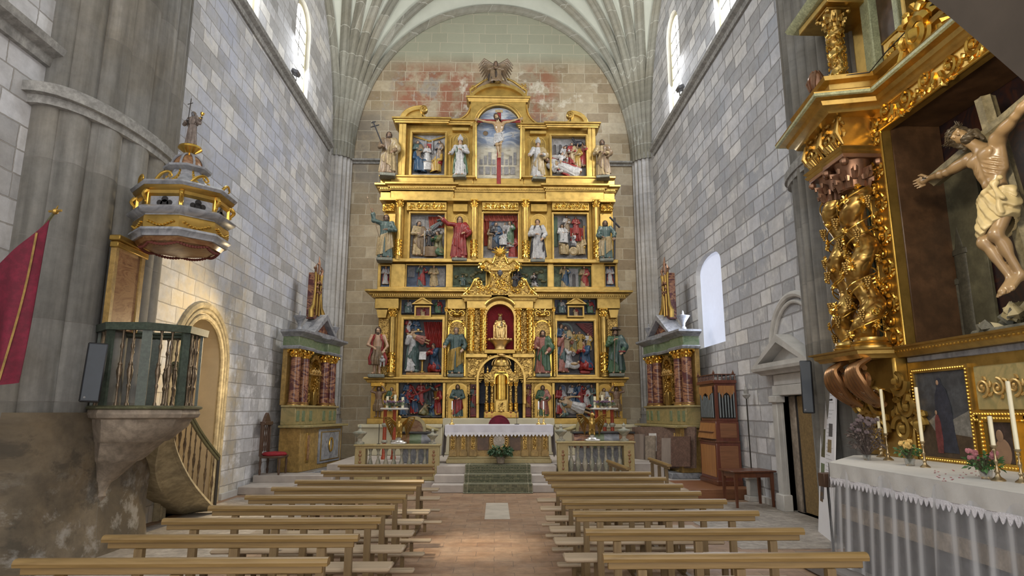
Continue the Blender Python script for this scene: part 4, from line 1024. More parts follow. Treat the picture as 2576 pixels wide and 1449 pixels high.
def leafcap(mb, cx, cy, z0, z1, r):
  h = z1 - z0; mb.lathe([(r * .85, z0), (r * .95, z0 + .05 * h), (r * .9, z0 + .3 * h), (r * 1.25, z0 + .85 * h), (r * 1.3, z0 + .88 * h)], (cx, cy, 0), 14)
  mb.bbox(cx - r * 1.5, cx + r * 1.5, cy - r * 1.5, cy + r * 1.5, z0 + .87 * h, z1, .006)
  for j, (zz, rr, s) in enumerate(((z0 + .28 * h, 1.08, .3), (z0 + .55 * h, 1.2, .32))):
    for i in range(8):
      a = 2 * PI * (i + .5 * j) / 8; c, s_ = math.cos(a), math.sin(a)
      mb.tube([(cx + c * r * .95, cy + s_ * r * .95, zz - .25 * h), (cx + c * r * rr, cy + s_ * r * rr, zz), (cx + c * r * (rr + .35), cy + s_ * r * (rr + .35), zz + .02 * h), (cx + c * r * (rr + .3), cy + s_ * r * (rr + .3), zz - .08 * h)], [r * .22, r * .28, r * .2, r * .12], 6)
  for sx in (-1, 1):
    for sy in (-1, 1): mb.ball((cx + sx * r * 1.3, cy + sy * r * 1.3, z0 + .76 * h), r * .34, 7, 5)
def column(x, z0, z1, r, Y, carved=.3, parent=AP, fluted=True, mat=m_gold, cmat=None, rich=False, name='column'):
  H = z1 - z0; m = MB(); zb, zc = z0 + .06 * H, z1 - min(.13 * H, r * 3.2)
  zl = zb + (zc - zb) * (1 if rich else carved); n = 48 if fluted else 20
  prof_ = [(r, zl), (r * .97, (zl + zc) / 2), (r * .86, zc)]
  if not rich:
    v = [];
    for j, (q, z) in enumerate(prof_):
      for i in range(n):
        a = 2 * PI * i / n; k = q * (1 - (.09 * (math.cos(a * 12) * .5 + .5) if fluted else 0)); v.append((x + k * math.cos(a), Y + k * math.sin(a), z))
    m.add(v, [(j * n + i, j * n + (i + 1) % n, (j + 1) * n + (i + 1) % n, (j + 1) * n + i) for j in range(len(prof_) - 1) for i in range(n)])
  else: m.lathe([(r, zb), (r, zc)], (x, Y, 0), 16)
  c = part(name, m, mat, parent)
  m = MB(); m.lathe([(r * 1.5, z0), (r * 1.5, z0 + .012 * H), (r * 1.35, z0 + .02 * H), (r * 1.4, z0 + .032 * H), (r * 1.15, z0 + .042 * H), (r * 1.2, z0 + .055 * H), (r, zb)], (x, Y, 0), 18); part('base', m, mat, c)
  m = MB(); leafcap(m, x, Y, zc, z1, r * .86); part('capital', m, cmat or m_goldb, c)
  if carved or rich:
    m = MB(); rnd = random.Random(int(x * 1000) % 977 + int(z0 * 10))
    m.lathe([(r * 1.12, zb), (r * 1.04, zb + .02), (r * 1.04, zl - .02), (r * 1.12, zl)], (x, Y, 0), 18)
    nz = max(3, int((zl - zb) / (r * .9)))
    for j in range(nz):
      for i in range(7):
        a = 2 * PI * (i + .5 * (j % 2)) / 7; zz = zb + (zl - zb) * (j + .5) / nz; q = r * 1.08
        m.tube([(x + q * math.cos(a), Y + q * math.sin(a), zz - r * .4), (x + q * 1.12 * math.cos(a + .12), Y + q * 1.12 * math.sin(a + .12), zz), (x + q * math.cos(a + .4), Y + q * math.sin(a + .4), zz + r * .3)], [r * .1, r * .2, r * .1], 5)
    part('carved_drum', m, m_goldb, c)
  return c
def relief(rect, bg, figs, props=None, depth=.14, label=None, Y=YR, parent=AP, name='relief_panel'):
  a = RR_(*rect, Y); yb = Y + depth; m = MB(); m.bbox(a[0] - .02, a[1] + .02, yb, yb + .05, a[2] - .02, a[3] + .02, .004)
  # grey side reveals and rocky ledge
  m.bbox(a[0], a[1], Y + .0, yb, a[2], a[2] + .05, .01)
  p = part(name, m, bg, parent, label); W, H = a[1] - a[0], a[3] - a[2]
  X_ = lambda u: a[0] + W * u; Z_ = lambda v: a[2] + H * v
  if props: props(p, X_, Z_, yb, W, H)
  for f in figs:
    u, v, h, kind, robe, mant = f[:6]; rz = f[6] if len(f) > 6 else 0; rot = f[7] if len(f) > 7 else None; dy = f[8] if len(f) > 8 else 0
    relief_figure(p, kind, (X_(u), yb - .07 - dy, Z_(v)), h * H * 1.1, robe, mant, rz, rot, *(f[9:11] if len(f) > 9 else ()))
  return p
def pbox(p, n, x0, x1, y0, y1, z0, z1, mat, b=.005): m = MB(); m.bbox(x0, x1, y0, y1, z0, z1, b); return part(n, m, mat, p)
def parch(p, n, x0, x1, z0, z1, y, mat, glass=m_sky, t=.02):
  m = MB(); m.ring(arch_poly(x0 - t, x1 + t, z0, z1 - (x1 - x0) / 2, 8), arch_poly(x0, x1, z0, z1 - (x1 - x0) / 2, 8), y - .02, y, 'y'); part(n, m, mat, p)
  m = MB(); m.prism(arch_poly(x0, x1, z0, z1 - (x1 - x0) / 2, 8), y - .006, y - .001, 'y'); part('painted_opening', m, glass, p)
def pdrape(p, n, x0, x1, z0, z1, y, mat, k=6, amp=.025, slant=0.0):
  m = MB(); m.grid(lambda u, v: (x0 + (x1 - x0) * u + slant * (1 - v), y - .03 - amp * math.sin(u * k * 2 * PI + 2 * v), z0 + (z1 - z0) * v), k * 8, 6); part(n, m, mat, p)
# ---- backing boards of each tier
bb = dict(tier1=(930, 950, 1570, 1060), t2=(945, 745, 1560, 952), t3=(955, 655, 1550, 745), t4=(962, 478, 1548, 660), t5=(1000, 312, 1502, 470))
def board(x0, y0, x1, y1, yf=19.2, hole=None, name='backing_board'):
  a = RR_(x0, y0, x1, y1); m = MB()
  if hole:
    loops = [[(a[0], a[2]), (a[1], a[2]), (a[1], a[3]), (a[0], a[3])]]
  m.box(a[0], a[1], yf, 19.8, a[2], a[3]); return part(name, m, m_goldd, AP)
board(930, 950, 1203, 1062); board(1316, 950, 1568, 1062); board(948, 745, 1203, 952); board(1316, 745, 1558, 952)
board(957, 655, 1548, 748); board(965, 478, 1545, 660); board(1000, 305, 1502, 470)
# ---- predella
rbox('base_moulding', 927, 1052, 1208, 1068, 18.72, 19.8, m_gold); rbox('base_moulding', 1318, 1052, 1572, 1068, 18.72, 19.8, m_gold)
def xs(px, py, Y=YR): return RX(px, py, Y)
for (xa, xb) in ((926, 1209), (1312, 1571)):
  z0, z1 = RZ(1250, 963), RZ(1250, 950); cornice([(xs(xa, 956), 19.7), (xs(xa, 956), 18.9), (xs(xb, 956), 18.9), (xs(xb, 956), 19.7)], z0, z1, .1, dent=.04)
for x in (964, 999, 1117, 1179, 1202, 1318, 1340, 1392, 1503, 1542):
  rbox('pilaster', x - 4, 963, x + 4, 1052, 18.93, 19.3, m_goldf if x in (1179, 1340) else m_gold)
def bgarch(p, X_, Z_, y, W, H):
  for i in range(4): parch(p, 'painted_arch', X_(.1 + .22 * i), X_(.1 + .22 * i + .13), Z_(.5), Z_(.93), y, m_greybg)
def p_cross(p, X_, Z_, y, W, H):
  m = MB(); m.tube([(X_(.12), y - .09, Z_(.5)), (X_(.95), y - .12, Z_(.95))], .035, 6); m.tube([(X_(.3), y - .1, Z_(.9)), (X_(.55), y - .13, Z_(.35))], .035, 6); part('carved_cross', m, m_red, p)
  for u in (.55, .68, .8): m = MB(); m.tube([(X_(u), y - .05, Z_(.4)), (X_(u + .03), y - .05, Z_(1))], .01, 5); part('spear', m, m_greybg, p)
relief((1002, 963, 1113, 1050), m_dkbg, [(.2, .38, .6, 's1', m_blrobe, m_rrobe, .4), (.13, .05, .68, 's3', m_blrobe, m_grrobe, .5), (.35, .1, .62, 's1', m_rrobe, m_blrobe, -.3), (.5, .42, .55, 's2', m_rrobe, m_bkrobe), (.72, .34, .62, 's3', m_trobe, m_bkrobe, -.5),
  (.57, .03, .72, 'k1', m_olrobe, m_crobe, .9, (0, .5, .9)), (.87, .06, .75, 's1', m_orobe, m_rrobe, -.6), (.75, .0, .5, 'k1', m_trobe, m_blrobe, -.7)], p_cross, label='relief of a bent figure under a red cross among a crowd')
def p_body(p, X_, Z_, y, W, H):
  bgarch(p, X_, Z_, y, W, H); m = MB(); m.grid(lambda u, v: (X_(.18 + .74 * u), y - .02 - .1 * v, Z_(.12 + .22 * (1 - u) * v + .03 * math.sin(u * 14))), 24, 6); part('shroud', m, m_wrobe, p)
relief((1400, 963, 1502, 1050), m_dkbg, [(.1, .08, .75, 's1', m_rrobe, m_wrobe, .5), (.2, .0, .62, 'k1', m_trobe, m_wrobe, .6), (.4, .34, .55, 's1', m_wrobe, m_blrobe), (.58, .34, .6, 's3', m_blrobe, m_rrobe), (.73, .28, .55, 's1', m_rrobe, m_wrobe, -.4), (.88, .3, .6, 's2', m_trobe, m_rrobe, -.4),
  (.86, .02, .55, 'k1', m_rrobe, m_trobe, -.7), (.86, .16, .95, 'n1', m_wrobe, m_wrobe, 0, (0, -1.25, 0), .06, m_pale)], p_body, label='relief of mourners around a pale reclining body')
for (a_, b_, sx) in ((967, 997, 1), (1506, 1540, -1)):
  r_ = RR_(a_, 968, b_, 1050); parch(AP, 'niche_frame', r_[0], r_[1], r_[2], r_[3], 19.1, m_gold, m_goldd, .03)
for (a_, b_) in ((1127, 1177), (1345, 1390)):
  r_ = RR_(a_, 966, b_, 1052); parch(AP, 'niche_frame', r_[0], r_[1], r_[2], r_[3], 19.02, m_gold, m_goldd, .045)
  m = MB(); [m.bbox(r_[i] - (.05 if i == 0 else 0), r_[i] + (0 if i == 0 else .05), 18.93, 19.05, r_[2], r_[2] + (r_[3] - r_[2]) * .7, .005) for i in (0, 1)]; part('carved_pier', m, m_goldf, AP)
relief((1182, 968, 1199, 1048), m_rrobe, [(.5, .28, .62, 's1', m_trobe, m_rrobe)], depth=.1, label='narrow red relief with a small standing figure'); relief((1322, 968, 1337, 1048), m_rrobe, [(.5, .28, .62, 's1', m_orobe, m_rrobe)], depth=.1, label='narrow relief with a small figure in orange')
# ---- second tier
zc0, zc1 = RZ(1250, 752), RZ(1250, 734)
for (xa, xb) in ((930, 1175), (1340, 1568)):
  cornice([(xs(xa + 12, 745), 19.75), (xs(xa + 12, 745), 18.82), (xs(xb, 745), 18.82), (xs(xb, 745), 19.75)], zc0, zc1, .22, dent=.055)
rbox('entablature', 945, 752, 1005, 778, 18.86, 19.4, m_gold); rbox('entablature', 1125, 752, 1172, 778, 18.95, 19.4, m_gold); rbox('entablature', 1342, 752, 1390, 778, 18.95, 19.4, m_gold); rbox('entablature', 1500, 752, 1558, 778, 18.86, 19.4, m_gold)
for x in (987, 1518):
  a = RR_(x - 8, 777, x + 8, 948); column((a[0] + a[1]) / 2, a[2], a[3], .095, 18.9, .36, fluted=True)
  rbox('pilaster', x - 10, 777, x + 10, 950, 19.05, 19.3, m_goldd)
for x0, x1, in ((948, 976), (1530, 1555)):
  rbox('side_panel', x0, 800, x1, 945, 19.1, 19.3, m_goldf); m = MB(); a = RR_(x0, 780, x1, 800); m.prism([(a[0], a[3]), (a[1], a[3]), (a[1] - .05, a[2]), (a[0] + .05, a[2])], 18.9, 19.2, 'y'); part('console_bracket', m, m_gold, AP)
for x in (1122, 1393):
  a = RR_(x - 4, 775, x + 4, 948); column((a[0] + a[1]) / 2, a[2], a[3], .04, 18.88, .5, fluted=False)
# reliefs of tier 2
def p_ann(p, X_, Z_, y, W, H):
  pdrape(p, 'red_drapery', X_(.5), X_(.98), Z_(.5), Z_(.97), y, m_red, 5, .03, .1)
  m = MB(); m.ball((X_(.25), y - .03, Z_(.85)), (.22, .05, .12), 12, 8); m.ball((X_(.12), y - .03, Z_(.92)), (.1, .05, .08)); part('carved_cloud', m, m_blrobe, p)
  m = MB(); m.ball((X_(.37), y - .1, Z_(.81)), .055, 10, 8); part('gilt_orb', m, m_gold, p)
  m = MB(); m.lathe([(.09, 0), (.09, .03), (.03, .06), (.03, .32), (.08, .36)], (X_(.5), y - .16, Z_(.04)), 12); part('lectern_stand', m, m_gold, p)
  m = MB(); m.add([(X_(.42), y - .26, Z_(.27)), (X_(.6), y - .26, Z_(.27)), (X_(.6), y - .1, Z_(.42)), (X_(.42), y - .1, Z_(.42)), (X_(.42), y - .1, Z_(.27)), (X_(.6), y - .1, Z_(.27))], [(0, 1, 2, 3), (0, 3, 4), (1, 5, 2), (0, 4, 5, 1)]); part('open_book', m, m_wrobe, p)
  m = MB(); m.lathe([(.05, 0), (.07, .05), (.04, .1), (.06, .16), (.08, .2)], (X_(.35), y - .15, Z_(.04)), 12); part('vase', m, m_trobe, p)
  pbox(p, 'step', X_(.1), X_(.95), y - .22, y, Z_(.0), Z_(.04), m_orobe)
p = relief((1014, 804, 1112, 943), m_dkbg, [(.25, .04, .72, 's3', m_wrobe, m_trobe, .6), (.3, .72, .28, 's1', m_blrobe, m_blrobe), (.1, .76, .24, 's1', m_rrobe, m_wrobe), (.78, .05, .58, 'k1', m_rrobe, m_blrobe, -.6), (.68, .58, .42, 'n1', m_pkrobe, m_pkrobe, 0, (0, -1.2, 0), .07, m_pale)], p_ann, .17, 'large relief of a white winged figure facing a kneeling woman in blue')
rframe(1014, 804, 1112, 943, .07)
def p_nat(p, X_, Z_, y, W, H):
  m = MB();
  for i in range(9): a = .1 + i * .16; m.prism([(X_(.52), Z_(.97)), (X_(.98), Z_(.97 - .035 * i)), (X_(.98), Z_(.97 - .035 * (i + .5)))], y - .07 - .012 * (i % 2), y - .02, 'y')
  part('red_striped_canopy', m, m_red, p); parch(p, 'ruined_arch', X_(.06), X_(.4), Z_(.45), Z_(.95), y - .02, m_trobe, m_dkbg, .05)
  for i in range(4): m = MB(); m.lathe([(.03, 0), (.025, .3), (.035, .42)], (X_(.44 + .07 * i), y - .03, Z_(.52)), 8); part('small_column', m, m_grrobe, p)
  m = MB(); m.ball((X_(.45), y - .17, Z_(.17)), (.17, .06, .11), 12, 8); part('basket', m, m_wrobe, p)
  m = MB(); m.ball((X_(.45), y - .2, Z_(.2)), (.12, .06, .05), 10, 6); m.ball((X_(.56), y - .21, Z_(.235)), .035, 8, 6); part('infant', m, m_pale, p)
  pbox(p, 'cushion', X_(.6), X_(.88), y - .2, y - .05, Z_(.02), Z_(.08), m_red, .03)
p = relief((1402, 808, 1495, 943), m_dkbg, [(.17, .04, .7, 's3', m_pkrobe, m_trobe, .6), (.12, .35, .55, 's2', m_blrobe, m_wrobe, .5), (.24, .36, .5, 's1', m_trobe, m_crobe), (.46, .4, .38, 's1', m_yrobe, m_olrobe), (.62, .42, .36, 's3', m_yrobe, m_yrobe), (.3, .12, .5, 'k1', m_wrobe, m_wrobe, .7),
  (.74, .08, .62, 'k1', m_rrobe, m_blrobe, -.6), (.85, .45, .3, 's1', m_wrobe, m_yrobe)], p_nat, .17, 'large relief of figures adoring an infant in a basket under a striped canopy')
rframe(1402, 808, 1495, 943, .07)
for (x0, x1, xm) in ((1008, 1120, 1064), (1396, 1500, 1448)):
  relief((x0 + 2, 754, xm - 22, 788), m_navy, [(.5, .0, 1.15, 't2', m_trobe, m_wrobe)], depth=.1, label='small blue relief of a seated figure'); relief((xm + 22, 754, x1 - 2, 788), m_navy, [(.5, .0, 1.15, 't2', m_grobe, m_rrobe)], depth=.1, label='small blue relief of a seated figure')
  relief((xm - 17, 774, xm + 17, 795), m_rrobe if x0 == 1008 else m_dkbg, [(.5, -.05, 1.2, 't2', m_crobe, m_rrobe)], depth=.08)
  a = RR_(xm - 27, 750, xm + 27, 767); m = MB(); c = (a[0] + a[1]) / 2
  m.ring([(a[0], a[2]), (a[1], a[2]), (c, a[3] + .02)], [(a[0] + .08, a[2] + .03), (a[1] - .08, a[2] + .03), (c, a[3] - .04)], 18.84, 19.1, 'y'); m.prism([(a[0] + .05, a[2] + .02), (a[1] - .05, a[2] + .02), (c, a[3] - .02)], 18.95, 19.1, 'y'); part('small_pediment', m, m_gold, AP)
  rframe(xm - 17, 774, xm + 17, 795, .045, 18.9)
# shell niches beside the centre
for (x0, x1) in ((1129, 1168), (1346, 1384)):
  r_ = RR_(x0, 808, x1, 946); parch(AP, 'niche_frame', r_[0], r_[1], r_[2], r_[3], 19.06, m_goldb, m_goldf, .04)
  c = (r_[0] + r_[1]) / 2; m = MB(); m.ball((c, 18.98, RZ(1250, 792)), (.16, .09, .07), 12, 8);
  for s in (-1, 1): spiral(m, c + s * .15, RZ(1250, 790), .11, PI / 2 + s * PI / 2, 1.2, 18.96, .016, -s); spiral(m, c + s * .17, RZ(1250, 815), .08, -PI / 2, 1.2, 18.97, .013, s)
  part('cartouche', m, m_goldb, AP); rbox('niche_top', x0 - 2, 778, x1 + 2, 806, 19.06, 19.25, m_goldf)
# ---- the central shrine
YS = 18.62
for (x0, x1) in ((1172, 1226), (1290, 1344)):
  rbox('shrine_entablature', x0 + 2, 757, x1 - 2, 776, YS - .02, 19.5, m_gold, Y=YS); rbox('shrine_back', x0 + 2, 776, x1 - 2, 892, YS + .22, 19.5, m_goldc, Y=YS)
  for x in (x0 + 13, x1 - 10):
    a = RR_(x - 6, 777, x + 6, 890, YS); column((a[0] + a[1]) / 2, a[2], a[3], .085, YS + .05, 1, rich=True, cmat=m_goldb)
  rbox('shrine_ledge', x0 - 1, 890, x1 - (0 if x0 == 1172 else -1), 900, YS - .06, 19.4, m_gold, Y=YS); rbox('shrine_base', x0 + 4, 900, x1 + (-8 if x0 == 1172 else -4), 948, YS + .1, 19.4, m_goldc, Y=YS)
  a = RR_(x0 - 4, 742, x1 + 3, 758, YS); cornice([(a[0], 19.3), (a[0], YS + .02), (a[1], YS + .02), (a[1], 19.3)], a[2], a[3], .09, dent=.035, name='shrine_cornice')
  # broken scrolls above
r_ = RR_(1222, 765, 1293, 882, YS); xc = (r_[0] + r_[1]) / 2; wz = (r_[1] - r_[0]) / 2
m = MB(); m.ring(arch_poly(r_[0] - .09, r_[1] + .09, r_[2], r_[3] - wz, 18, wz + .09), arch_poly(r_[0], r_[1], r_[2], r_[3] - wz, 18, wz), YS - .02, YS + .5, 'y'); part('shrine_arch', m, m_gold, AP)
m = MB(); m.prism(arch_poly(r_[0], r_[1], r_[2], r_[3] - wz, 18), YS + .42, YS + .46, 'y'); part('velvet_lining', m, m_velvet, AP)
ac = RZ(1250, 758, YS); m = MB(); pts_ = [(xc + .5 * math.cos(a), ac - .32 + .42 * math.sin(a)) for a in [PI * (.16 + .68 * i / 16) for i in range(17)]]
m.tube([(x, YS - .03, z) for x, z in pts_], .05, 8); m.tube([(x, YS + .02, z - .07) for x, z in pts_], .04, 8); part('shrine_arch_moulding', m, m_gold, AP)
rbox('shrine_sill', 1218, 880, 1296, 890, YS - .1, 19.3, m_goldd, Y=YS)
# console and arch over the tabernacle, with the slate-blue recess
r2 = RR_(1203, 897, 1318, 1060, YS + .1); w2 = (r2[1] - r2[0]) / 2; xc2 = (r2[0] + r2[1]) / 2
m = MB(); m.prism(arch_poly(r2[0], r2[1], r2[2] - .1, r2[3] - w2, 22), 19.25, 19.3, 'y'); part('blue_recess', m, m_navy, AP)
m = MB(); m.ring(arch_poly(r2[0] - .05, r2[1] + .05, r2[2] + .5, r2[3] - w2, 22), arch_poly(r2[0] + .01, r2[1] - .01, r2[2] + .5, r2[3] - w2, 22), YS, 19.3, 'y'); part('tabernacle_arch', m, m_gold, AP)
m = MB(); sp = [(xc2 + (w2 + .06) * math.cos(a), r2[3] - w2 + (w2 + .06) * math.sin(a)) for a in [PI * i / 16 for i in range(17)]]
for s in (0, 1):
  q = sp[:9] if s == 0 else sp[8:]; cxn = (r2[1] + .12 if s == 0 else r2[0] - .12); zt = r2[3] + .04
  m.prism(([(cxn, zt)] + [(cxn, sp[0][1])] + q if s == 0 else [(xc2, zt)] + q + [(cxn, sp[0][1]), (cxn, zt)]), YS + .08, 19.28, 'y')
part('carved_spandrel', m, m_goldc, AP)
m = MB(); m.ball((xc2, YS - .04, r2[3] + .04), (.1, .06, .05), 10, 7);
for k in range(5): m.ball((xc2 + .05 * (k - 2), YS - .07, r2[3] + .04 + .02 * math.cos(k)), .025, 6, 5)
part('cherub_boss', m, m_gildrobe, AP)
# crest over the shrine
def C2(px, py): return (RX(px, py, YS), RZ(px, py, YS))
out = [(1166, 742), (1186, 728), (1200, 702), (1214, 716), (1222, 722), (1229, 712), (1233, 690), (1231, 684), (1213, 672), (1222, 652), (1232, 660), (1244, 642), (1258, 618), (1272, 642), (1284, 660), (1294, 652), (1303, 672), (1285, 684), (1283, 690), (1287, 712), (1294, 722), (1303, 716), (1316, 702), (1330, 728), (1351, 742)]
m = MB(); m.prism([C2(*q) for q in out], YS + .0, YS + .3, 'y'); cr = part('shrine_crest', m, m_goldc, AP)
m = MB()
for s in (-1, 1):
  def S2(dx, py, y=YS - .02): q = C2(1258 + s * dx, py); return (q[0], y, q[1])
  m.tube(crv([S2(92, 742), S2(76, 728), S2(64, 706), S2(54, 700)]), .034, 8)
  spiral(m, C2(1258 + s * 52, 712)[0], C2(1258, 712)[1], .13, PI / 2, 1.4, YS - .03, .024, -s)
  spiral(m, C2(1258 + s * 42, 671)[0], C2(1258, 671)[1], .1, PI / 2, 1.3, YS - .04, .028, -s)
  spiral(m, C2(1258 + s * 80, 733)[0], C2(1258, 733)[1], .09, PI / 2, 1.2, YS - .04, .02, -s)
  m.tube(crv([S2(40, 680), S2(28, 684), S2(24, 692), S2(26, 712), S2(32, 724)]), .022, 8); m.tube(crv([S2(46, 664), S2(34, 656), S2(20, 664), S2(12, 648)]), .028, 8)
part('crest_scroll', m, m_goldb, cr)
m = MB(); a = C2(1258, 640)
for k in range(7): t = PI * (.1 + .8 * k / 6); m.tube([(a[0], YS - .02, a[1]), (a[0] + .16 * math.cos(t), YS - .05, a[1] + .16 * math.sin(t)), (a[0] + .27 * math.cos(t), YS - .02, a[1] + .25 * math.sin(t))], [.02, .035, .012], 6)
m.lathe([(.12, -.06), (.16, 0), (.1, .03)], (a[0], YS + .02, a[1]), 14, squash=.6); part('crest_palmette', m, m_goldb, cr)
m = MB(); q0 = C2(1258, 692); m.bbox(q0[0] - .3, q0[0] + .3, YS - .06, YS + .2, C2(1258, 683)[1], C2(1258, 677)[1] + .02, .02); part('crest_ledge', m, m_gold, cr)
m = MB(); m.add(*nets(lambda p: head_fn(p, (0, 0, 0), .22), (-.12, -.16, -.14), (.12, .12, .16), .012), Matrix.Translation((q0[0], YS - .04, C2(1258, 688)[1]))); part('dark_mask', m, m_grrobe, cr)
m = MB(); rnd = random.Random(4)
for k in range(60):
  u = rnd.uniform(-1, 1); q = C2(1258 + u * 55, rnd.uniform(718, 738)); m.ball((q[0], YS - .02, q[1]), (rnd.uniform(.02, .045), .025, rnd.uniform(.02, .035)), 6, 5)
for k in range(26): q = C2(1258 + rnd.uniform(-16, 16), rnd.uniform(692, 720)); m.ball((q[0], YS - .02, q[1]), (rnd.uniform(.02, .04), .025, rnd.uniform(.02, .05)), 6, 5)
part('crest_foliage', m, m_goldb, cr)
# ---- third tier frieze of small reliefs
rbox('ledge', 951, 655, 1552, 664, 18.78, 19.6, m_gold)
for (x0, x1) in ((984, 1020), (1122, 1138), (1378, 1392), (1488, 1520), (951, 957), (1548, 1553)): rbox('pilaster', x0, 665, x1, 728, 18.92, 19.3, m_gold)
rbox('base_moulding', 951, 724, 1178, 736, 18.84, 19.5, m_gold); rbox('base_moulding', 1340, 724, 1556, 736, 18.84, 19.5, m_gold)
def p_city(p, X_, Z_, y, W, H):
  for i in range(3): parch(p, 'tower_window', X_(.8 + .06 * i), X_(.83 + .06 * i), Z_(.3), Z_(.6), y, m_greybg, m_dkbg, .01)
  pbox(p, 'painted_tower', X_(.76), X_(.97), y - .03, y, Z_(.05), Z_(.9), m_greybg)
  for i in range(6): m = MB(); m.tube([(X_(.03 + .03 * i), y - .03, Z_(.5)), (X_(.03 + .03 * i), y - .03, Z_(.95))], .012, 6); part('organ_pipe', m, m_greybg, p)
relief((1023, 668, 1122, 723), m_sky, [(.37, .03, .93, 's3', m_trobe, m_rrobe, .2), (.68, .03, .93, 's2', m_crobe, m_crobe, -.1)], p_city, depth=.12, label='relief of two standing women, one with a red mantle, between towers')
def p_tree(p, X_, Z_, y, W, H):
  m = MB(); rnd = random.Random(3)
  for k in range(26): u = rnd.random(); m.ball((X_(.05 + .9 * u), y - .03, Z_(rnd.uniform(.05, .5 + .35 * abs(math.sin(6 * u))))), (rnd.uniform(.03, .09), .04, rnd.uniform(.02, .06)), 7, 5)
  part('carved_foliage', m, m_olrobe, p)
relief((1139, 670, 1222, 722), m_greenbg, [(.3, .05, .6, 't1', m_trobe, m_olrobe, .4)], p_tree, depth=.12, label='dark green landscape relief left of the gilded crest')
relief((1290, 670, 1377, 724), m_greenbg, [(.14, .02, .75, 's2', m_bkrobe, m_bkrobe), (.62, .05, .75, 'k1', m_wrobe, m_bkrobe, -.3)], p_tree, depth=.12, label='dark landscape relief with black-robed figures right of the gilded crest')
def p_ch(p, X_, Z_, y, W, H): parch(p, 'painted_church_door', X_(.5), X_(.6), Z_(.08), Z_(.7), y - .03, m_greybg, m_dkbg); pbox(p, 'painted_wall', X_(.42), X_(.68), y - .02, y, Z_(.05), Z_(.95), m_greybg)
relief((1393, 671, 1486, 725), m_greenbg, [(.3, .03, .93, 's3', m_crobe, m_blrobe, -.2), (.83, .03, .93, 's1', m_crobe, m_rrobe, -.3)], p_ch, depth=.12, label='relief of two figures, one in a red mantle, beside a church door')
for (x0, x1) in ((958, 981), (1522, 1547)): relief((x0, 670, x1, 722), m_sky, [(.5, .12, .82, 's2', m_wrobe, m_rrobe)], depth=.1, label='tiny relief of a figure in red and white'); rframe(x0, 670, x1, 722, .03, 18.92)
for q in ((1023, 668, 1122, 723), (1139, 668, 1222, 723), (1290, 669, 1377, 724), (1393, 670, 1487, 724)): rframe(*q, .03, 18.93)
# ---- fourth tier
z0, z1 = RZ(1250, 484), RZ(1250, 467)
xl, xr = xs(957, 476), xs(1546, 476); a1, a2 = xs(1142, 476), xs(1372, 476); s1, s2 = xs(984, 476), xs(1518, 476)
cornice([(xl, 19.75), (xl, 18.95), (s1, 18.95), (s1, 18.85), (a1, 18.85), (a1, 18.97), (a2, 18.97), (a2, 18.85), (s2, 18.85), (s2, 18.95), (xr, 18.95), (xr, 19.75)], z0, z1, .15, dent=.05)
for (x0, x1, yf) in ((957, 983, 18.97), (984, 1142, 18.87), (1142, 1372, 18.99), (1372, 1518, 18.87), (1518, 1546, 18.97)): rbox('entablature', x0, 484, x1, 505, yf, 19.6, m_gold)
a = RR_(957, 503, 1546, 509); m = MB(); m.box(a[0], a[1], 18.86, 19.3, a[2], a[3]); part('architrave', m, m_gold, AP)
for (x0, x1) in ((1023, 1124), (1212, 1305), (1388, 1482)):
  rbox('frieze_board', x0, 509, x1, 531, 18.95, 19.3, m_goldd); a = RR_(x0 + 3, 511, x1 - 3, 529); m = MB(); frieze(m, a[0], a[1], a[2], a[3], 18.94, 5, .02); part('scroll_frieze', m, m_goldb, AP)
for x, pb in ((1005, 656), (1193, 658), (1322, 660), (1500, 660)):
  a = RR_(x - 8, 506, x + 8, pb); column((a[0] + a[1]) / 2, a[2], a[3], .088, 18.88, .34)
  rbox('pilaster', x - 9, 507, x + 9, pb, 19.02, 19.25, m_gold)
def p_well(p, X_, Z_, y, W, H):
  pbox(p, 'painted_house', X_(.0), X_(.4), y - .03, y, Z_(.3), Z_(.97), m_greybg); parch(p, 'house_window', X_(.14), X_(.3), Z_(.6), Z_(.85), y - .035, m_greybg)
  pdrape(p, 'red_drapery', X_(.5), X_(.98), Z_(.72), Z_(.97), y, m_curtain, 4, .02, .04)
  m = MB(); m.lathe([(.2, 0), (.24, .12), (.25, .3), (.23, .3), (.2, .02)], (X_(.6), y - .12, Z_(.06)), 16, squash=.6); t = part('tub', m, m_brobe, p)
  m = MB(); m.tube([(X_(.42), y - .22, Z_(.08)), (X_(.42), y - .22, Z_(.62))], .012, 6); part('staff', m, m_wrobe, p)
  m = MB()
  for k in range(7): m.ball((X_(.42 + .08 * k), y - .03, Z_(.6 + .03 * (k % 3))), .07, 7, 5)
  part('stone_heap', m, m_greybg, p)
relief((1032, 538, 1118, 652), m_greybg, [(.24, .08, .7, 's1', m_crobe, m_brobe, .4), (.8, .08, .62, 'k1', m_grobe, m_olrobe, -.7), (.55, .3, .36, 's2', m_bkrobe, m_brobe), (.6, .68, .3, 's3', m_trobe, m_grrobe, 0, (0, .9, 0))], p_well, .17, 'relief of two robed figures beside a round tub with red curtain above')
rframe(1032, 538, 1118, 652, .055)
def p_cur(p, X_, Z_, y, W, H):
  pdrape(p, 'red_valance', X_(.02), X_(.98), Z_(.86), Z_(.99), y - .03, m_curtain, 7, .02)
  pdrape(p, 'side_curtain', X_(.0), X_(.16), Z_(.3), Z_(.9), y, m_curtain, 2, .02, .02); pdrape(p, 'side_curtain', X_(.84), X_(1.), Z_(.3), Z_(.9), y, m_curtain, 2, .02, -.02)
  for u in (.22, .7): parch(p, 'painted_window', X_(u), X_(u + .17), Z_(.55), Z_(.86), y, m_greybg)
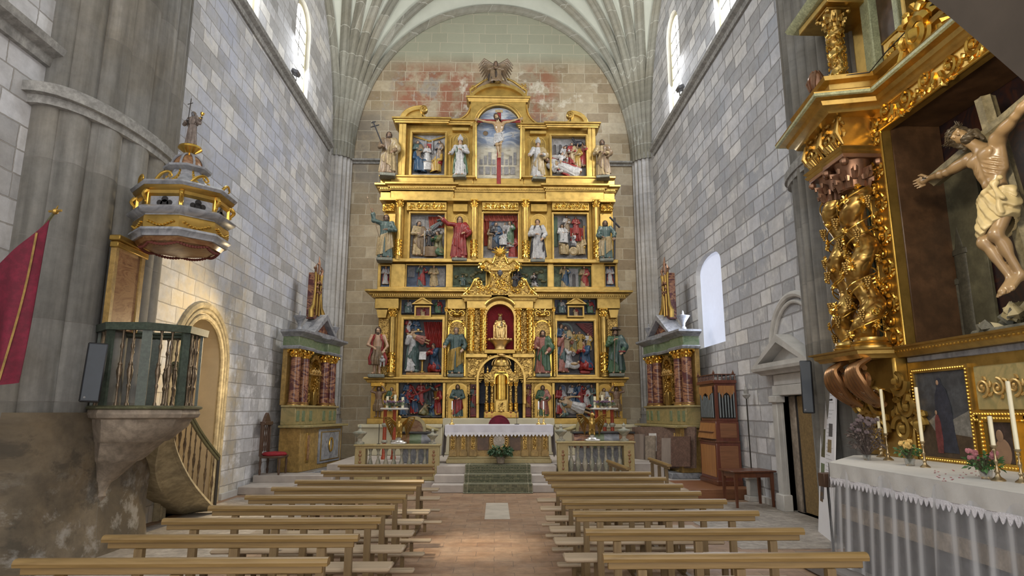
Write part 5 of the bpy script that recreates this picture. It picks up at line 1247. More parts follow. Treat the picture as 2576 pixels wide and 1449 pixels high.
relief((1216, 538, 1303, 650), m_greybg, [(.36, .22, .55, 's1', m_bkrobe, m_blrobe, .4), (.25, .2, .5, 's2', m_brobe, m_crobe, .5), (.76, .25, .55, 's3', m_wrobe, m_grobe, -.5), (.58, .3, .38, 't1', m_wrobe, m_wrobe), (.85, .0, .5, 's1', m_rrobe, m_rrobe, -.2)], p_cur, .17, 'central relief of a group under a red valance')
rframe(1216, 538, 1303, 650, .055, beads=True)
def p_bed(p, X_, Z_, y, W, H):
  pbox(p, 'green_hanging', X_(.0), X_(.13), y - .03, y, Z_(.3), Z_(.97), m_grobe); parch(p, 'house_window', X_(.75), X_(.9), Z_(.7), Z_(.93), y, m_greybg, m_dkbg)
  pdrape(p, 'red_blanket', X_(.5), X_(.9), Z_(.42), Z_(.72), y - .06, m_red, 3, .03); m = MB(); m.lathe([(.02, 0), (.02, .55), (.035, .6), (.0, .63)], (X_(.92), y - .12, Z_(.33)), 10); part('bed_post', m, m_gold, p)
  m = MB(); m.lathe([(.12, 0), (.14, .05), (.1, .08), (0, .06)], (0, 0, 0), 16, Matrix.Translation((X_(.57), y - .22, Z_(.16))) @ Matrix.Rotation(PI / 2, 4, 'X')); part('basin', m, m_crobe, p)
relief((1393, 540, 1477, 652), m_greybg, [(.27, .36, .5, 't1', m_wrobe, m_trobe, .3), (.4, .6, .36, 's1', m_wrobe, m_brobe), (.68, .58, .36, 's2', m_rrobe, m_rrobe), (.28, .1, .5, 't1', m_crobe, m_crobe, .6), (.84, .1, .5, 't1', m_crobe, m_yrobe, -.6), (.58, .28, .36, 'k1', m_grrobe, m_wrobe, -.3)], p_bed, .17, 'relief of women around a bed with red blanket and a basin')
rframe(1393, 540, 1477, 652, .055)
for (x0, x1) in ((1142, 1174), (1338, 1374)):
  r_ = RR_(x0, 538, x1, 656); parch(AP, 'niche_frame', r_[0], r_[1], r_[2], r_[3], 19.12, m_gold, m_goldd, .03); rbox('niche_top', x0 - 3, 512, x1 + 3, 532, 19.02, 19.2, m_goldd)
for (x0, x1) in ((962, 992), (1512, 1542)):
  a = RR_(x0, 512, x1, 530); m = MB(); frieze(m, a[0], a[1], a[2], a[3], 19.0, 2, .02); m.bbox(a[0], a[1], 19.02, 19.2, a[2], a[3], .01); part('carved_bracket', m, m_goldb, AP)
  rbox('side_panel', x0, 534, x1, 655, 19.12, 19.25, m_gold)
# ---- fifth tier
for (x0, x1, yf) in ((957, 983, 18.98), (984, 1142, 18.9), (1142, 1190, 19.0), (1190, 1318, 19.05), (1318, 1372, 19.0), (1372, 1518, 18.9), (1518, 1546, 18.98)):
  c = rbox('podium', x0, 447, x1, 468, yf, 19.75, m_gold)
rbox('podium_ledge', 955, 444, 1196, 449, 18.86, 19.7, m_gold); rbox('podium_ledge', 1315, 446, 1547, 451, 18.86, 19.7, m_gold)
for (xa, xb, ya, yb, sx) in ((996, 1201, 300, 312, 1), (1306, 1502, 311, 323, -1)):
  z0, z1 = RZ((xa + xb) / 2, yb), RZ((xa + xb) / 2, ya); A, B = xs(xa, ya), xs(xb, ya); k = xs(1128 if sx > 0 else 1376, ya)
  path = [(A, 19.75), (A, 18.92), (k, 18.92), (k, 19.02), (B, 19.02), (B, 19.5)] if sx > 0 else [(A, 19.5), (A, 19.02), (k, 19.02), (k, 18.92), (B, 18.92), (B, 19.75)]
  cornice(path, z0, z1, .1)
for x, t in ((1007, 312), (1016, 312), (1193, 312), (1316, 322), (1484, 322), (1494, 322)): rbox('pilaster', x - 5, t, x + 5, 447, 18.96, 19.25, m_gold)
def p_meal(p, X_, Z_, y, W, H):
  for u in (.1, .72): parch(p, 'painted_window', X_(u), X_(u + .18), Z_(.58), Z_(.84), y, m_greybg)
  m = MB(); m.lathe([(.18, 0), (.17, .25), (.22, .28), (0, .29)], (X_(.46), y - .14, Z_(.12)), 14, squash=.6); part('draped_table', m, m_wrobe, p)
  m = MB(); m.tube([(X_(.02), y - .05, Z_(.97)), (X_(.5), y - .02, Z_(.86)), (X_(.98), y - .05, Z_(.97))], .03, 6); part('painted_cornice', m, m_yrobe, p); pbox(p, 'red_hanging', X_(.36), X_(.56), y - .03, y, Z_(.62), Z_(.8), m_red)
  for u in (.4, .6): m = MB(); m.lathe([(.025, 0), (.02, .4), (.03, .45)], (X_(u), y - .03, Z_(.55)), 8); part('small_column', m, m_greybg, p)
relief((1037, 336, 1119, 441), m_greybg, [(.2, .08, .68, 't2', m_blrobe, m_grrobe, .7), (.15, .3, .5, 's1', m_trobe, m_brobe, .3), (.78, .08, .62, 't1', m_yrobe, m_rrobe, -.7), (.82, .36, .45, 's1', m_grrobe, m_brobe, -.4), (.45, .34, .36, 's2', m_wrobe, m_wrobe)], p_meal, .17, 'relief of figures seated round a small white table')
rframe(1037, 336, 1119, 441, .07)
def p_hr(p, X_, Z_, y, W, H):
  for u in (.05, .22, .4): parch(p, 'painted_arch', X_(u), X_(u + .1), Z_(.5), Z_(.85), y, m_greybg, m_dkbg)
  m = MB(); m.ball((X_(.8), y - .08, Z_(.86)), (.16, .06, .09), 10, 7); m.tube([(X_(.72), y - .1, Z_(.86)), (X_(.62), y - .12, Z_(.98))], .04, 6); part('dark_horse', m, m_bkrobe, p)
relief((1388, 344, 1474, 447), m_greybg, [(.12, .2, .45, 't1', m_crobe, m_wrobe, .6), (.4, .3, .45, 's3', m_wrobe, m_brobe), (.6, .35, .48, 's1', m_rrobe, m_crobe), (.75, .25, .5, 's1', m_crobe, m_yrobe, -.4), (.9, .28, .55, 's3', m_brobe, m_rrobe, -.5), (.3, .12, .6, 'k1', m_wrobe, m_blrobe, .8), (.82, .06, .85, 's2', m_wrobe, m_rrobe, 0, (0, -1.1, 0), .07)], p_hr, .17, 'relief of a pale reclining figure with crowd and dark horse')
rframe(1388, 344, 1474, 447, .07)
for (x0, x1, t) in ((1140, 1176, 335), (1336, 1372, 343)):
  r_ = RR_(x0, t, x1, 447); parch(AP, 'niche_frame', r_[0], r_[1], r_[2], r_[3], 19.1, m_gold, m_yrobe, .03); rbox('niche_top', x0 - 3, t - 16, x1 + 3, t - 8, 19.04, 19.2, m_gold)
# central painted arch behind the crucifix
r3 = RR_(1199, 266, 1309, 452); w3 = (r3[1] - r3[0]) / 2; xc3 = (r3[0] + r3[1]) / 2
m = MB(); m.prism(arch_poly(r3[0], r3[1], r3[2], r3[3] - w3, 22), 19.14, 19.2, 'y')
mp, nt, b = newmat('stormy_painted_sky'); v = coords(nt, scale=(.6, 1, 1.6)); sp_ = N(nt, 'ShaderNodeSeparateXYZ'); t_ = N(nt, 'ShaderNodeTexCoord'); L(nt, t_.outputs['Generated'], sp_.inputs[0])
c1 = ramp(nt, noise(nt, v, 2.5, 6, .6, 1), [(.35, (.10, .12, .17)), (.5, (.17, .22, .32)), (.62, (.42, .44, .46)), (.75, (.22, .25, .33))])
c2 = ramp(nt, noise(nt, v, 5, 5), [(.35, (.28, .26, .2)), (.55, (.52, .5, .42)), (.7, (.38, .34, .26))])
L(nt, mix(nt, ramp(nt, sp_.outputs[2], [(.42, (1, 1, 1)), (.52, (0, 0, 0))]), c1, c2), b.inputs['Base Color']); b.inputs['Roughness'].default_value = .6
pp = part('painted_panel', m, mp, AP, 'arched panel painted with a stormy sky above pale walls')
m = MB(); m.ball((xc3 - .42, 19.13, RZ(1215, 331)), (.08, .01, .08), 16, 8); part('painted_sun', m, m_brobe, pp)
m = MB(); m.prism([(xc3 + .42 + .08 * math.cos(a), RZ(1296, 335) + .08 * math.sin(a)) for a in [-1.9 + 3.8 * i / 12 for i in range(13)]] + [(xc3 + .42 + .05 * math.cos(a) - .02, RZ(1296, 335) + .06 * math.sin(a)) for a in [1.7 - 3.4 * i / 10 for i in range(11)]], 19.125, 19.14, 'y'); part('painted_moon', m, m_wrobe, pp)
m = MB()
for i in range(9): x = r3[0] + .1 + i * .135; h_ = .18 + .12 * ((i * 7) % 3); m.box(x, x + .09, 19.125, 19.14, r3[2] + .55, r3[2] + .55 + h_)
for i in range(6): x = r3[0] + .08 + i * .2; m.box(x, x + .14, 19.12, 19.14, r3[2] + .22, r3[2] + .48)
part('painted_city', m, m_greybg, pp)
fr0 = RR_(1182, 257, 1325, 310); m = MB()
top = RZ(1254, 255); zs3 = r3[3] - w3
o_ = [(xs(1322, 300), r3[2]), (xs(1322, 300), zs3)] ; arcL = arcpts(xc3, zs3, w3 + .02, 0, PI, 20)
m.prism([(xs(1323, 300), zs3 - .02), (xs(1323, 300), top), (xc3, top)] + [(x, z) for x, z in reversed(arcL[:11])], 18.98, 19.35, 'y')
m.prism([(xc3, top), (xs(1184, 300), top), (xs(1184, 300), zs3 - .02)] + [(x, z) for x, z in reversed(arcL[10:])], 18.98, 19.35, 'y'); part('arch_spandrel', m, m_gold, AP)
m = MB(); m.tube([(x, 18.98, z) for x, z in [(xc3 + w3, r3[2])] + arcL + [(xc3 - w3, r3[2])]], .03, 8); m.tube([(x, 18.97, z) for x, z in arcpts(xc3, zs3, w3 + .1, .12, PI - .12, 20)], .02, 8); part('arch_moulding', m, m_gold, AP)
zt0, zt1 = RZ(1253, 257), RZ(1253, 244); A, B = xs(1180, 250), xs(1327, 250); cornice([(A, 19.6), (A, 18.98), (B, 18.98), (B, 19.6)], zt0, zt1, .09)
# segmental pediment
xa, xb = xs(1182, 240), xs(1325, 240); zb_, zh = RZ(1253, 244), RZ(1253, 210); c_ = (xa + xb) / 2
def seg(w, h, n=16):
  R_ = (w * w + h * h) / (2 * h); a_ = math.asin(w / R_); return [(c_ + R_ * math.sin(a_ - 2 * a_ * i / n), zb_ + h - R_ + R_ * math.cos(a_ - 2 * a_ * i / n)) for i in range(n + 1)]
W_ = (xb - xa) / 2; H_ = zh - zb_
m = MB(); m.prism(seg(W_, H_ * .9), 19.05, 19.4, 'y'); part('tympanum', m, m_goldd, AP)
m = MB(); m.ring(seg(W_ + .02, H_) , [(c_ + (x - c_) * .86, zb_ + (z - zb_) * .72) for x, z in seg(W_ + .02, H_)], 18.92, 19.4, 'y'); part('segmental_pediment', m, m_gold, AP)
m = MB();
for s in (-1, 1):
  m.tube([(c_ + s * W_ * .95, 19.1, zb_ + .02), (c_ + s * W_ * 1.0, 19.1, zb_ + H_ * .6), (c_ + s * W_ * .55, 19.1, zb_ + H_ * 1.25), (c_ + s * W_ * .3, 19.1, zb_ + H_ * 1.5)], [.03, .05, .04, .03], 8)
  spiral(m, c_ + s * W_ * .88, zb_ + H_ * .8, .1, 0, 1.2, 19.08, .02, s)
m.ball((c_, 18.95, zb_ + H_ * 1.1), (.18, .08, .1), 10, 8); part('pediment_scroll', m, m_gold, AP)
# concave side scrolls and broken outer arcs
for s, px0, pt in ((-1, 1183, 300), (1, 1325, 311)):
  m = MB(); x0 = xs(px0, 290); zt_ = RZ(px0, 262); zb2 = RZ(px0, pt); L_ = .52
  cc = [(x0 + s * L_ * (1 - math.cos(t)) , zt_ + (zb2 - zt_) * math.sin(t)) for t in [PI / 2 * i / 12 for i in range(13)]]
  m.prism([(x0 - s * .02, zb2), (x0 - s * .02, zt_)] + [(x0 + s * L_ * (1 - math.cos(t)), zb2 + (zt_ - zb2) * (1 - math.sin(t))) for t in [PI / 2 * i / 12 for i in range(13)]], 19.1, 19.35, 'y')
  m.tube([(x, 19.08, z) for x, z in [(x0 + s * L_ * (1 - math.cos(t)), zb2 + (zt_ - zb2) * (1 - math.sin(t)) + .02) for t in [PI / 2 * i / 12 for i in range(13)]]], .03, 8); part('side_scroll', m, m_gold, AP)
for s, e0, e1, pt, ph, ex in ((-1, 1009, 1062, 300, 268, 1066), (1, 1477, 1436, 312, 282, 1434)):
  m = MB(); xo, xi = xs(e0, 285), xs(e1, 285); zb2, zt_ = RZ(e0, pt), RZ(e0, ph); n = 12
  outer = [(xi + (xo - xi) * math.sin(PI / 2 * i / n), zb2 + (zt_ - zb2) * math.cos(PI / 2 * i / n)) for i in range(n + 1)]; inner = [(xi + (x - xi) * .78, zb2 + (z - zb2) * .72) for x, z in outer]
  m.prism(outer + inner[::-1], 18.92, 19.3, 'y'); m.prism(inner + [(xi, zb2)], 19.0, 19.25, 'y'); m.tube([(x, 18.94, z) for x, z in outer], .025, 8)
  m.prism([(xi, zb2), (xi, zt_ - .05), (xi + (.0), zb2)], 19.0, 19.1, 'y'); m.tube([(xi, 19.05, zt_ - .05), (xi - s * .0 - s * -.0, 19.05, (zb2 + zt_) / 2), (xi - s * .18 * 1, 19.05, zb2)], .03, 6)
  part('broken_pediment', m, m_gold, AP)
  m = MB(); xe, ze = xs(ex, (ph + 8)), RZ(ex, ph + 8); m.lathe([(0, -.12), (.12, -.12), (.125, .05), (.1, .07), (.085, .05), (.0, .06)], (0, 0, 0), 20, Matrix.Translation((xe, 18.98, ze)) @ Matrix.Rotation(PI / 2, 4, 'X'))
  for k in range(8): t = 2 * PI * k / 8; m.ball((xe + .045 * math.cos(t), 18.9, ze + .045 * math.sin(t)), .02, 6, 5)
  part('rosette', m, m_gold, AP)
# low cream podium the altarpiece stands on
pod = MB(); a = RR_(918, 1066, 1117, 1100); pod.bbox(a[0], a[1], 18.3, 19.8, .5, a[3], .02); a2_ = RR_(1391, 1066, 1586, 1100); pod.bbox(a2_[0], a2_[1], 18.3, 19.8, .5, a2_[3], .02)
pod.bbox(a[1], a2_[0], 18.45, 19.8, .5, RZ(1250, 1052, 18.6), .02)
pod.bbox(a[0] - .06, a[1], 18.22, 19.8, a[3] - .1, a[3], .02); pod.bbox(a2_[0], a2_[1] + .06, 18.22, 19.8, a2_[3] - .1, a2_[3], .02); part('podium', pod, m_cream, AP)
# ================================================================ STATUES OF THE MAIN ALTARPIECE
def px_statue(name, label, px, ytop, ybot, Y, mats, extra=None, rz=0, group=None, head=1.0, **q):
  z0 = P(px, ybot, Y=Y).z; z1 = P(px, ytop, Y=Y).z; x = P(px, (ybot * 1.0), Y=Y).x
  return statue(name, label, (x, Y, z0), (z1 - z0) / head, mats, rz, extra, group, **q)
GB = m_ground
def ex_base(r, h): base_block(r, h)
def crozier(x=-.25, y=-.1, top=1.12, mat=None):
  m = MB(); m.tube([(x, y, .0), (x, y, top - .1)], .009, 6)
  m.tube([(x + .045 * math.cos(a) + .045 * 0, y, top - .06 + .045 * math.sin(a)) for a in [PI + -.2 - i * .45 for i in range(12)]], [.012 - .0005 * i for i in range(12)], 6); return m
def mitre(c, s=.155):
  m = MB(); z = c[2] + .045
  m.add([(c[0] - .062, c[1], z), (c[0], c[1] - .075, z), (c[0] + .062, c[1], z), (c[0], c[1] + .075, z), (c[0] - .075, c[1], z + .07), (c[0], c[1] - .085, z + .07), (c[0] + .075, c[1], z + .07), (c[0], c[1] + .085, z + .07), (c[0], c[1] - .03, z + .175), (c[0], c[1] + .04, z + .175)],
      [(0, 1, 5, 4), (1, 2, 6, 5), (2, 3, 7, 6), (3, 0, 4, 7), (4, 5, 8), (5, 6, 8), (4, 8, 9, 7), (6, 7, 9, 8), (7, 4, 9), (0, 1, 2, 3)]); return m
def ex_bishop(col):
  def f(r, h): base_block(r, h); attr(r, 'mitre', mitre((0, -.005, .93)), m_wrobe, h); attr(r, 'crozier', crozier(), m_gold, h)
  return f
def ex_saw(r, h):
  base_block(r, h); m = MB(); a, b = Vector((-.12, -.1, .62)), Vector((-.36, -.02, 1.22)); m.tube([a, b], .014, 6)
  d = (b - a).normalized(); n_ = Vector((d.z, 0, -d.x)); c = b - d * .12; m.tube([c - n_ * .1, c + n_ * .1], .012, 6); c2 = b - d * .02
  m.tube([c2 - n_ * .05, c2 + n_ * .05], .012, 6); attr(r, 'double_barred_cross', m, m_bkrobe, h)
px_statue('saint_statue', 'brown-gold bearded statue leaning a double-barred cross on his shoulder, far left of the top tier', 975, 333, 440, 18.8, (m_dskin, m_brobe, m_crobe, m_hair), ex_saw, .15, seed=11, beard=.5, larm=((-.19, -.05, .63), (-.13, -.17, .6)), rarm=((.2, -.06, .6), (.1, -.16, .5)))
px_statue('bishop_statue', 'bishop statue with white mitre and green-edged cope, left of the painted arch', 1157, 340, 444, 18.95, (m_skin, m_wrobe, m_grobe, m_hair), ex_bishop(0), -.1, mantle='cope', seed=2, beard=0, long=0, head=1.13, larm=((-.22, -.05, .62), (-.24, -.1, .6)), rarm=((.2, -.08, .62), (.05, -.17, .66)))
px_statue('bishop_statue', 'bishop statue in pale grey and gold with white mitre, right of the painted arch', 1354, 347, 449, 18.95, (m_skin, m_wrobe, m_crobe, m_hair), ex_bishop(0), .1, mantle='diag', seed=7, beard=0, long=0, head=1.13, larm=((-.22, -.05, .62), (-.24, -.1, .6)), rarm=((.2, -.08, .62), (.08, -.17, .6)))
px_statue('saint_statue', 'brown and gold statue with folded arms at the far right of the top tier', 1517, 353, 445, 18.8, (m_dskin, m_crobe, m_brobe, m_hair), ex_base, -.2, seed=13, beard=.8)
# angel on the summit
def ex_wings(r, h):
  for s in (-1, 1):
    m = MB()
    for k in range(7): a = .1 + k * .24; m.tube([(s * .06, .1, .72 - .02 * k), (s * (.2 + .16 * math.cos(a)), .14, .82 - .12 * k * .6 + .1), (s * (.33 + .2 * math.cos(a)), .12, .72 - .1 * k)], [.03, .05, .015], 6)
    attr(r, 'wing', m, m_brobe, h)
  for s in (-1, 1):
    m = MB(); m.tube([(s * .1, -.02, .1), (s * .3, -.04, .04), (s * .52, -.03, -.12)], [.09, .07, .03], 8); attr(r, 'drapery_end', m, m_brobe, h)
px_statue('angel_statue', 'dark wooden angel with folded arms and spread wings on the summit of the altarpiece', 1247, 152, 214, 19.0, (m_dskin, m_brobe, m_dkrobe, m_hair), ex_wings, 0, pose='sit', seed=3, beard=0, mantle='skirt', head=.82, larm=((-.2, -.06, .48), (.03, -.17, .5)), rarm=((.2, -.06, .48), (-.03, -.2, .47)))
# fourth tier
def ex_spear(r, h):
  base_block(r, h); m = MB(); m.tube([(-.14, -.05, .5), (-.42, -.02, 1.36)], .008, 6); m.tube([(-.42, -.02, 1.36), (-.44, -.02, 1.44)], [.02, .002], 6); attr(r, 'spear', m, m_brobe, h)
px_statue('saint_statue', 'statue in cream and teal raising one arm with a thin spear at the far left', 968, 541, 651, 18.78, (m_dskin, m_trobe, m_crobe, m_hair), ex_spear, .1, seed=21, beard=.6, larm=((-.27, -.02, .86), (-.30, -.04, 1.05)), rarm=((.2, -.08, .64), (.03, -.18, .62)), mantle='skirt')
px_statue('saint_statue', 'red-robed statue stretching one arm out over the frame beside it', 1155, 546, 652, 18.92, (m_skin, m_rrobe, m_rrobe, m_hair), ex_base, .1, seed=22, beard=0, larm=((-.27, -.08, .80), (-.42, -.1, .93)), rarm=((.2, -.08, .62), (.1, -.18, .58)))
def ex_monk(r, h): base_block(r, h)
px_statue('friar_statue', 'friar statue in black cape and pale habit right of the central columns', 1353, 553, 655, 18.92, (m_skin, m_wrobe, m_bkrobe, m_hair), ex_monk, -.1, seed=24, beard=0, long=0, mantle='cope', larm=((-.19, -.07, .62), (-.03, -.17, .6)), rarm=((.19, -.07, .62), (.12, -.17, .5)))
def ex_saltire(r, h):
  base_block(r, h); m = MB(); m.tube([(.2, -.02, .0), (.24, .0, 1.08)], .026, 6); m.tube([(.12, 0, 1.1), (.36, 0, .82)], .026, 6); attr(r, 'cross_beam', m, m_bkrobe, h)
px_statue('saint_statue', 'statue in teal and cream holding a dark slanting cross at the far right', 1525, 556, 653, 18.78, (m_dskin, m_trobe, m_crobe, m_hair), ex_saltire, -.1, seed=25, beard=.7, mantle='skirt', rarm=((.22, -.04, .66), (.2, -.08, .55)), larm=((-.19, -.07, .6), (-.1, -.17, .55)))
# second tier
def ex_lamb(r, h):
  base_block(r, h); m = MB(); m.ball((.12, -.1, .3), (.06, .05, .05), 10, 8); m.ball((.12, -.15, .36), (.03, .035, .03), 8, 6)
  for k in (-1, 1): m.tube([(.12 + .03 * k, -.1, .27), (.12 + .035 * k, -.11, .16)], .014, 6)
  attr(r, 'lamb', m, m_wrobe, h)
px_statue('saint_statue', 'bare-chested bearded statue in a crimson mantle with a small lamb, far left below', 947, 824, 942, 18.76, (m_skin, m_brobe, m_rrobe, m_hair), ex_lamb, .1, seed=31, beard=.8, bare=True, hem=.28, mantle='cope', larm=((-.2, -.05, .62), (-.08, -.16, .56)), rarm=((.21, -.05, .6), (.15, -.15, .5)))
px_statue('saint_statue', 'bearded statue in teal tunic and ochre mantle left of the central shrine', 1146, 825, 941, 18.78, (m_skin, m_trobe, m_yrobe, m_ghair), ex_base, .05, seed=32, beard=.6, long=0, mantle='skirt', larm=((-.22, -.05, .65), (-.24, -.14, .6)), rarm=((.21, -.05, .62), (.14, -.15, .52)))
px_statue('saint_statue', 'long-bearded statue in green and rose-brown right of the central shrine', 1366, 832, 941, 18.78, (m_skin, m_pkrobe, m_grobe, m_hair), ex_base, -.05, seed=33, beard=1.2, larm=((-.2, -.05, .62), (-.14, -.15, .6)), rarm=((.2, -.06, .6), (.1, -.16, .5)))
def ex_hat(r, h):
  base_block(r, h); m = MB(); m.lathe([(.13, .0), (.14, .01), (.08, .03), (.07, .07), (0, .085)], (0, .0, .985), 18); attr(r, 'wide_brimmed_hat', m, m_dkrobe, h)
  m = MB(); m.tube([(-.06, -.18, .02), (-.03, -.18, .85)], .01, 6); attr(r, 'staff', m, m_brobe, h); m = MB(); m.bbox(.05, .2, -.22, -.14, .47, .5, .006); attr(r, 'book', m, m_rrobe, h)
px_statue('pilgrim_statue', 'statue of a pilgrim with wide-brimmed hat and staff in dark green, far right below', 1551, 826, 940, 18.76, (m_skin, m_grobe, m_trobe, m_hair), ex_hat, -.1, seed=34, beard=.8, head=1.03, larm=((-.19, -.08, .64), (-.04, -.18, .74)), rarm=((.21, -.06, .6), (.12, -.17, .48)))
# predella figures
def ex_none(r, h): pass
px_statue('saint_statue', 'small bearded statue in red mantle in the arched niche left of the tabernacle', 1150, 968, 1049, 18.9, (m_skin, m_trobe, m_rrobe, m_hair), ex_none, 0, seed=41, beard=.8, res=64, mantle='skirt')
px_statue('saint_statue', 'small bearded statue in green and brown in the arched niche right of the tabernacle', 1366, 970, 1048, 18.9, (m_skin, m_grobe, m_pkrobe, m_hair), ex_none, 0, seed=42, beard=1, res=64)
px_statue('saint_statue', 'half-hidden little statue in green and orange in the small niche at the left end', 983, 975, 1035, 18.95, (m_skin, m_grobe, m_orobe, m_ghair), ex_none, 0, seed=43, beard=.7, res=56)
px_statue('saint_statue', 'pale little statue in the small niche at the right end behind candles', 1521, 977, 1035, 18.95, (m_skin, m_crobe, m_wrobe, m_hair), ex_none, 0, seed=44, beard=.3, res=56)
for px, s in ((950, 1), (1553, -1)):
  z0, z1 = P(px, 1050, Y=18.8).z, P(px, 973, Y=18.8).z; h = z1 - z0
  g = robed(res=64, pose='stand', bare=True, hem=.38, mantle=None, seed=51, beard=.7, larm=((-.24, -.02, .84), (-.14, -.02, .98)), rarm=((.24, -.02, .84), (.14, -.02, .98)), tilt=(.2, 0, .2 * s))
  mb = MB()
  for i, k in enumerate(('body', 'robe', 'hair')): mb.cur = i; mb.add(*g[k], Matrix.Translation((P(px, 1050, Y=18.8).x, 18.8, z0)) @ Matrix.Scale(h, 4))
  part('atlas_figure', mb, [m_dskin, m_brobe, m_hair], AP, 'bare-chested supporting figure with raised arms')
  rbox('carved_capital', px - 13, 963, px + 13, 973, 18.72, 19.3, m_goldb)
# seated mother and child in the velvet niche
r = root('seated_madonna', 'small gilt seated crowned woman with a child in the crimson velvet niche', 'statue', (P(1258, 853, Y=18.72).x, 18.74, P(1258, 853, Y=18.72).z)); hh = P(1258, 787, Y=18.72).z - r.location.z
g = robed(res=72, pose='sit', seed=5, beard=0, mantle='skirt', larm=((-.18, -.08, .45), (-.1, -.2, .42)), rarm=((.18, -.1, .45), (.05, -.24, .44))); hs = hh / .92
for k, mt in (('body', m_crobe), ('robe', m_gildrobe), ('mantle', m_gildrobe), ('hair', m_crobe)): mb = MB(); mb.add(*g[k], Matrix.Scale(hs, 4)); part(k, mb, mt, r, local=True)
m = MB(); m.ball((.05, -.25, .47), (.045, .045, .07), 8, 6); m.ball((.05, -.26, .56), .035, 8, 6); attr(r, 'child', m, m_crobe, hs)
m = MB(); m.bbox(-.22, .22, -.1, .16, -.0, .42, .02); m.bbox(-.24, -.17, -.14, .16, 0, .48, .01); m.bbox(.17, .24, -.14, .16, 0, .48, .01); attr(r, 'throne', m, m_gildrobe, hs)
m = MB(); m.lathe([(.055, 0), (.065, .05), (.06, .055), (.05, 0)], (0, .03, .80), 10)
for k in range(8): m.tube([(.06 * math.cos(k * PI / 4), .03 + .06 * math.sin(k * PI / 4), .85), (.065 * math.cos(k * PI / 4), .03 + .065 * math.sin(k * PI / 4), .9)], [.012, .003], 5)
attr(r, 'crown', m, m_gold, hs)
c0 = P(1258, 879, Y=18.7); m = MB(); H_ = P(1258, 853, Y=18.7).z - c0.z; m.lathe([(.17, 0), (.15, H_ * .15), (.2, H_ * .5), (.33, H_ * .85), (.37, H_ * .9), (.37, H_)], (c0.x, 18.72, c0.z), 20, squash=.6)
for k in range(9): a = PI + PI * k / 8; m.ball((c0.x + .34 * math.cos(a), 18.72 + .2 * math.sin(a), c0.z + H_ * .95), .04, 6, 5)
solo('shell_bracket', m, m_gildrobe, 'silvery gilt bowl-shaped bracket carrying the seated figure in the velvet niche', 'bracket')
px_statue('friar_statue', 'tiny black-clad statue standing beside the gilded crest above the shrine', 1295, 690, 722, 18.5, (m_dskin, m_bkrobe, m_bkrobe, m_hair), ex_none, 0, seed=61, beard=0, long=0, res=56, mantle='cope')
# ---- tabernacle
T0 = P(1261, 1056, Y=18.55); tx = T0.x; k_ = 18.55 / 1600 * 1.02
tb = root('tabernacle', 'domed gilded tabernacle with twin columns standing in the blue arched recess', 'tabernacle', (tx, 18.75, P(1250, 1052, Y=18.6).z)); z_ = tb.location.z
def ZT(py): return P(1261, py, Y=18.55).z
m = MB(); m.bbox(tx - .5, tx + .5, 18.45, 19.15, z_, ZT(1036), .02); part('base', m, m_goldd, tb)
for dx in (-.42, -.27, .27, .42):
  m = MB(); xx = tx + dx; m.lathe([(.06, 0), (.045, .05), (.055, .1), (.05, .17)], (xx, 18.5, z_ + .05), 12); part('pedestal', m, m_redcol, tb)
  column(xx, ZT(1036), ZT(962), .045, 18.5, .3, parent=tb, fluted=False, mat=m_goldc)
m = MB(); m.bbox(tx - .21, tx + .21, 18.62, 19.1, ZT(1040), ZT(940), .01); part('back_chamber', m, m_goldd, tb)
m = MB(); zz0, zz1 = ZT(1005), ZT(944); m.grid(lambda u, v: (tx + .17 * math.sin((u - .5) * PI), 18.64 - .1 * math.cos((u - .5) * PI) - .008 * abs(math.sin(u * 30)), zz0 + (zz1 - zz0) * v), 40, 2); part('fluted_half_column', m, m_goldb, tb)
m = MB(); m.bbox(tx - .17, tx + .17, 18.48, 18.66, ZT(1048), ZT(1008), .012); part('door_block', m, m_gold, tb); r_ = (tx - .09, tx + .09, ZT(1045), ZT(1012)); dd_ = MB(); dd_.prism(arch_poly(*r_[:3], r_[3] - .09, 10), 18.465, 18.49, 'y'); dr = part('door', dd_, m_goldc, tb); m = MB(); m.ball((tx, 18.455, ZT(1034)), .04, 8, 6); part('relief_head', m, m_gildrobe, dr)
m = MB(); m.ring(arch_poly(tx - .26, tx + .26, ZT(966), ZT(957), 14), arch_poly(tx - .19, tx + .19, ZT(966), ZT(957), 14), 18.5, 18.75, 'y'); part('arch', m, m_goldb, tb)
for s in (-1, 1): m = MB(); a, b = sorted((tx + s * .2, tx + s * .5)); m.bbox(a, b, 18.44, 19.1, ZT(962), ZT(940), .015); part('entablature', m, m_goldc, tb)
m = MB(); m.bbox(tx - .36, tx + .36, 18.5, 19.1, ZT(941), ZT(936), .012); m.prism([(tx - .34, ZT(938)), (tx + .34, ZT(938)), (tx + .24, ZT(921)), (tx - .24, ZT(921))], 18.6, 19.05, 'y'); part('attic', m, m_goldc, tb)
m = MB(); R_ = .27; zd = ZT(920); v = []; prof_ = [(R_ * 1.1, 0), (R_ * 1.1, .03), (R_, .04)] + [(R_ * math.cos(t), .05 + (ZT(896) - zd - .05) * math.sin(t)) for t in [PI / 2 * i / 8 for i in range(9)]]
m.lathe(prof_, (tx, 18.8, zd), 24); dm = part('dome', m, m_gold, tb); m = MB()
for i in range(8): a = 2 * PI * i / 8; m.tube([(tx + (r0 + .006) * math.cos(a), 18.8 + (r0 + .006) * math.sin(a), zd + z0) for r0, z0 in prof_[2:]], .014, 6)
part('dome_rib', m, m_gildrobe, dm)
for s in (-1, 1): m = MB(); m.lathe([(.03, 0), (.04, .04), (.02, .08), (.035, .12), (.01, .17), (0, .22)], (tx + s * .4, 18.55, ZT(940)), 10); part('finial', m, m_gold, tb)
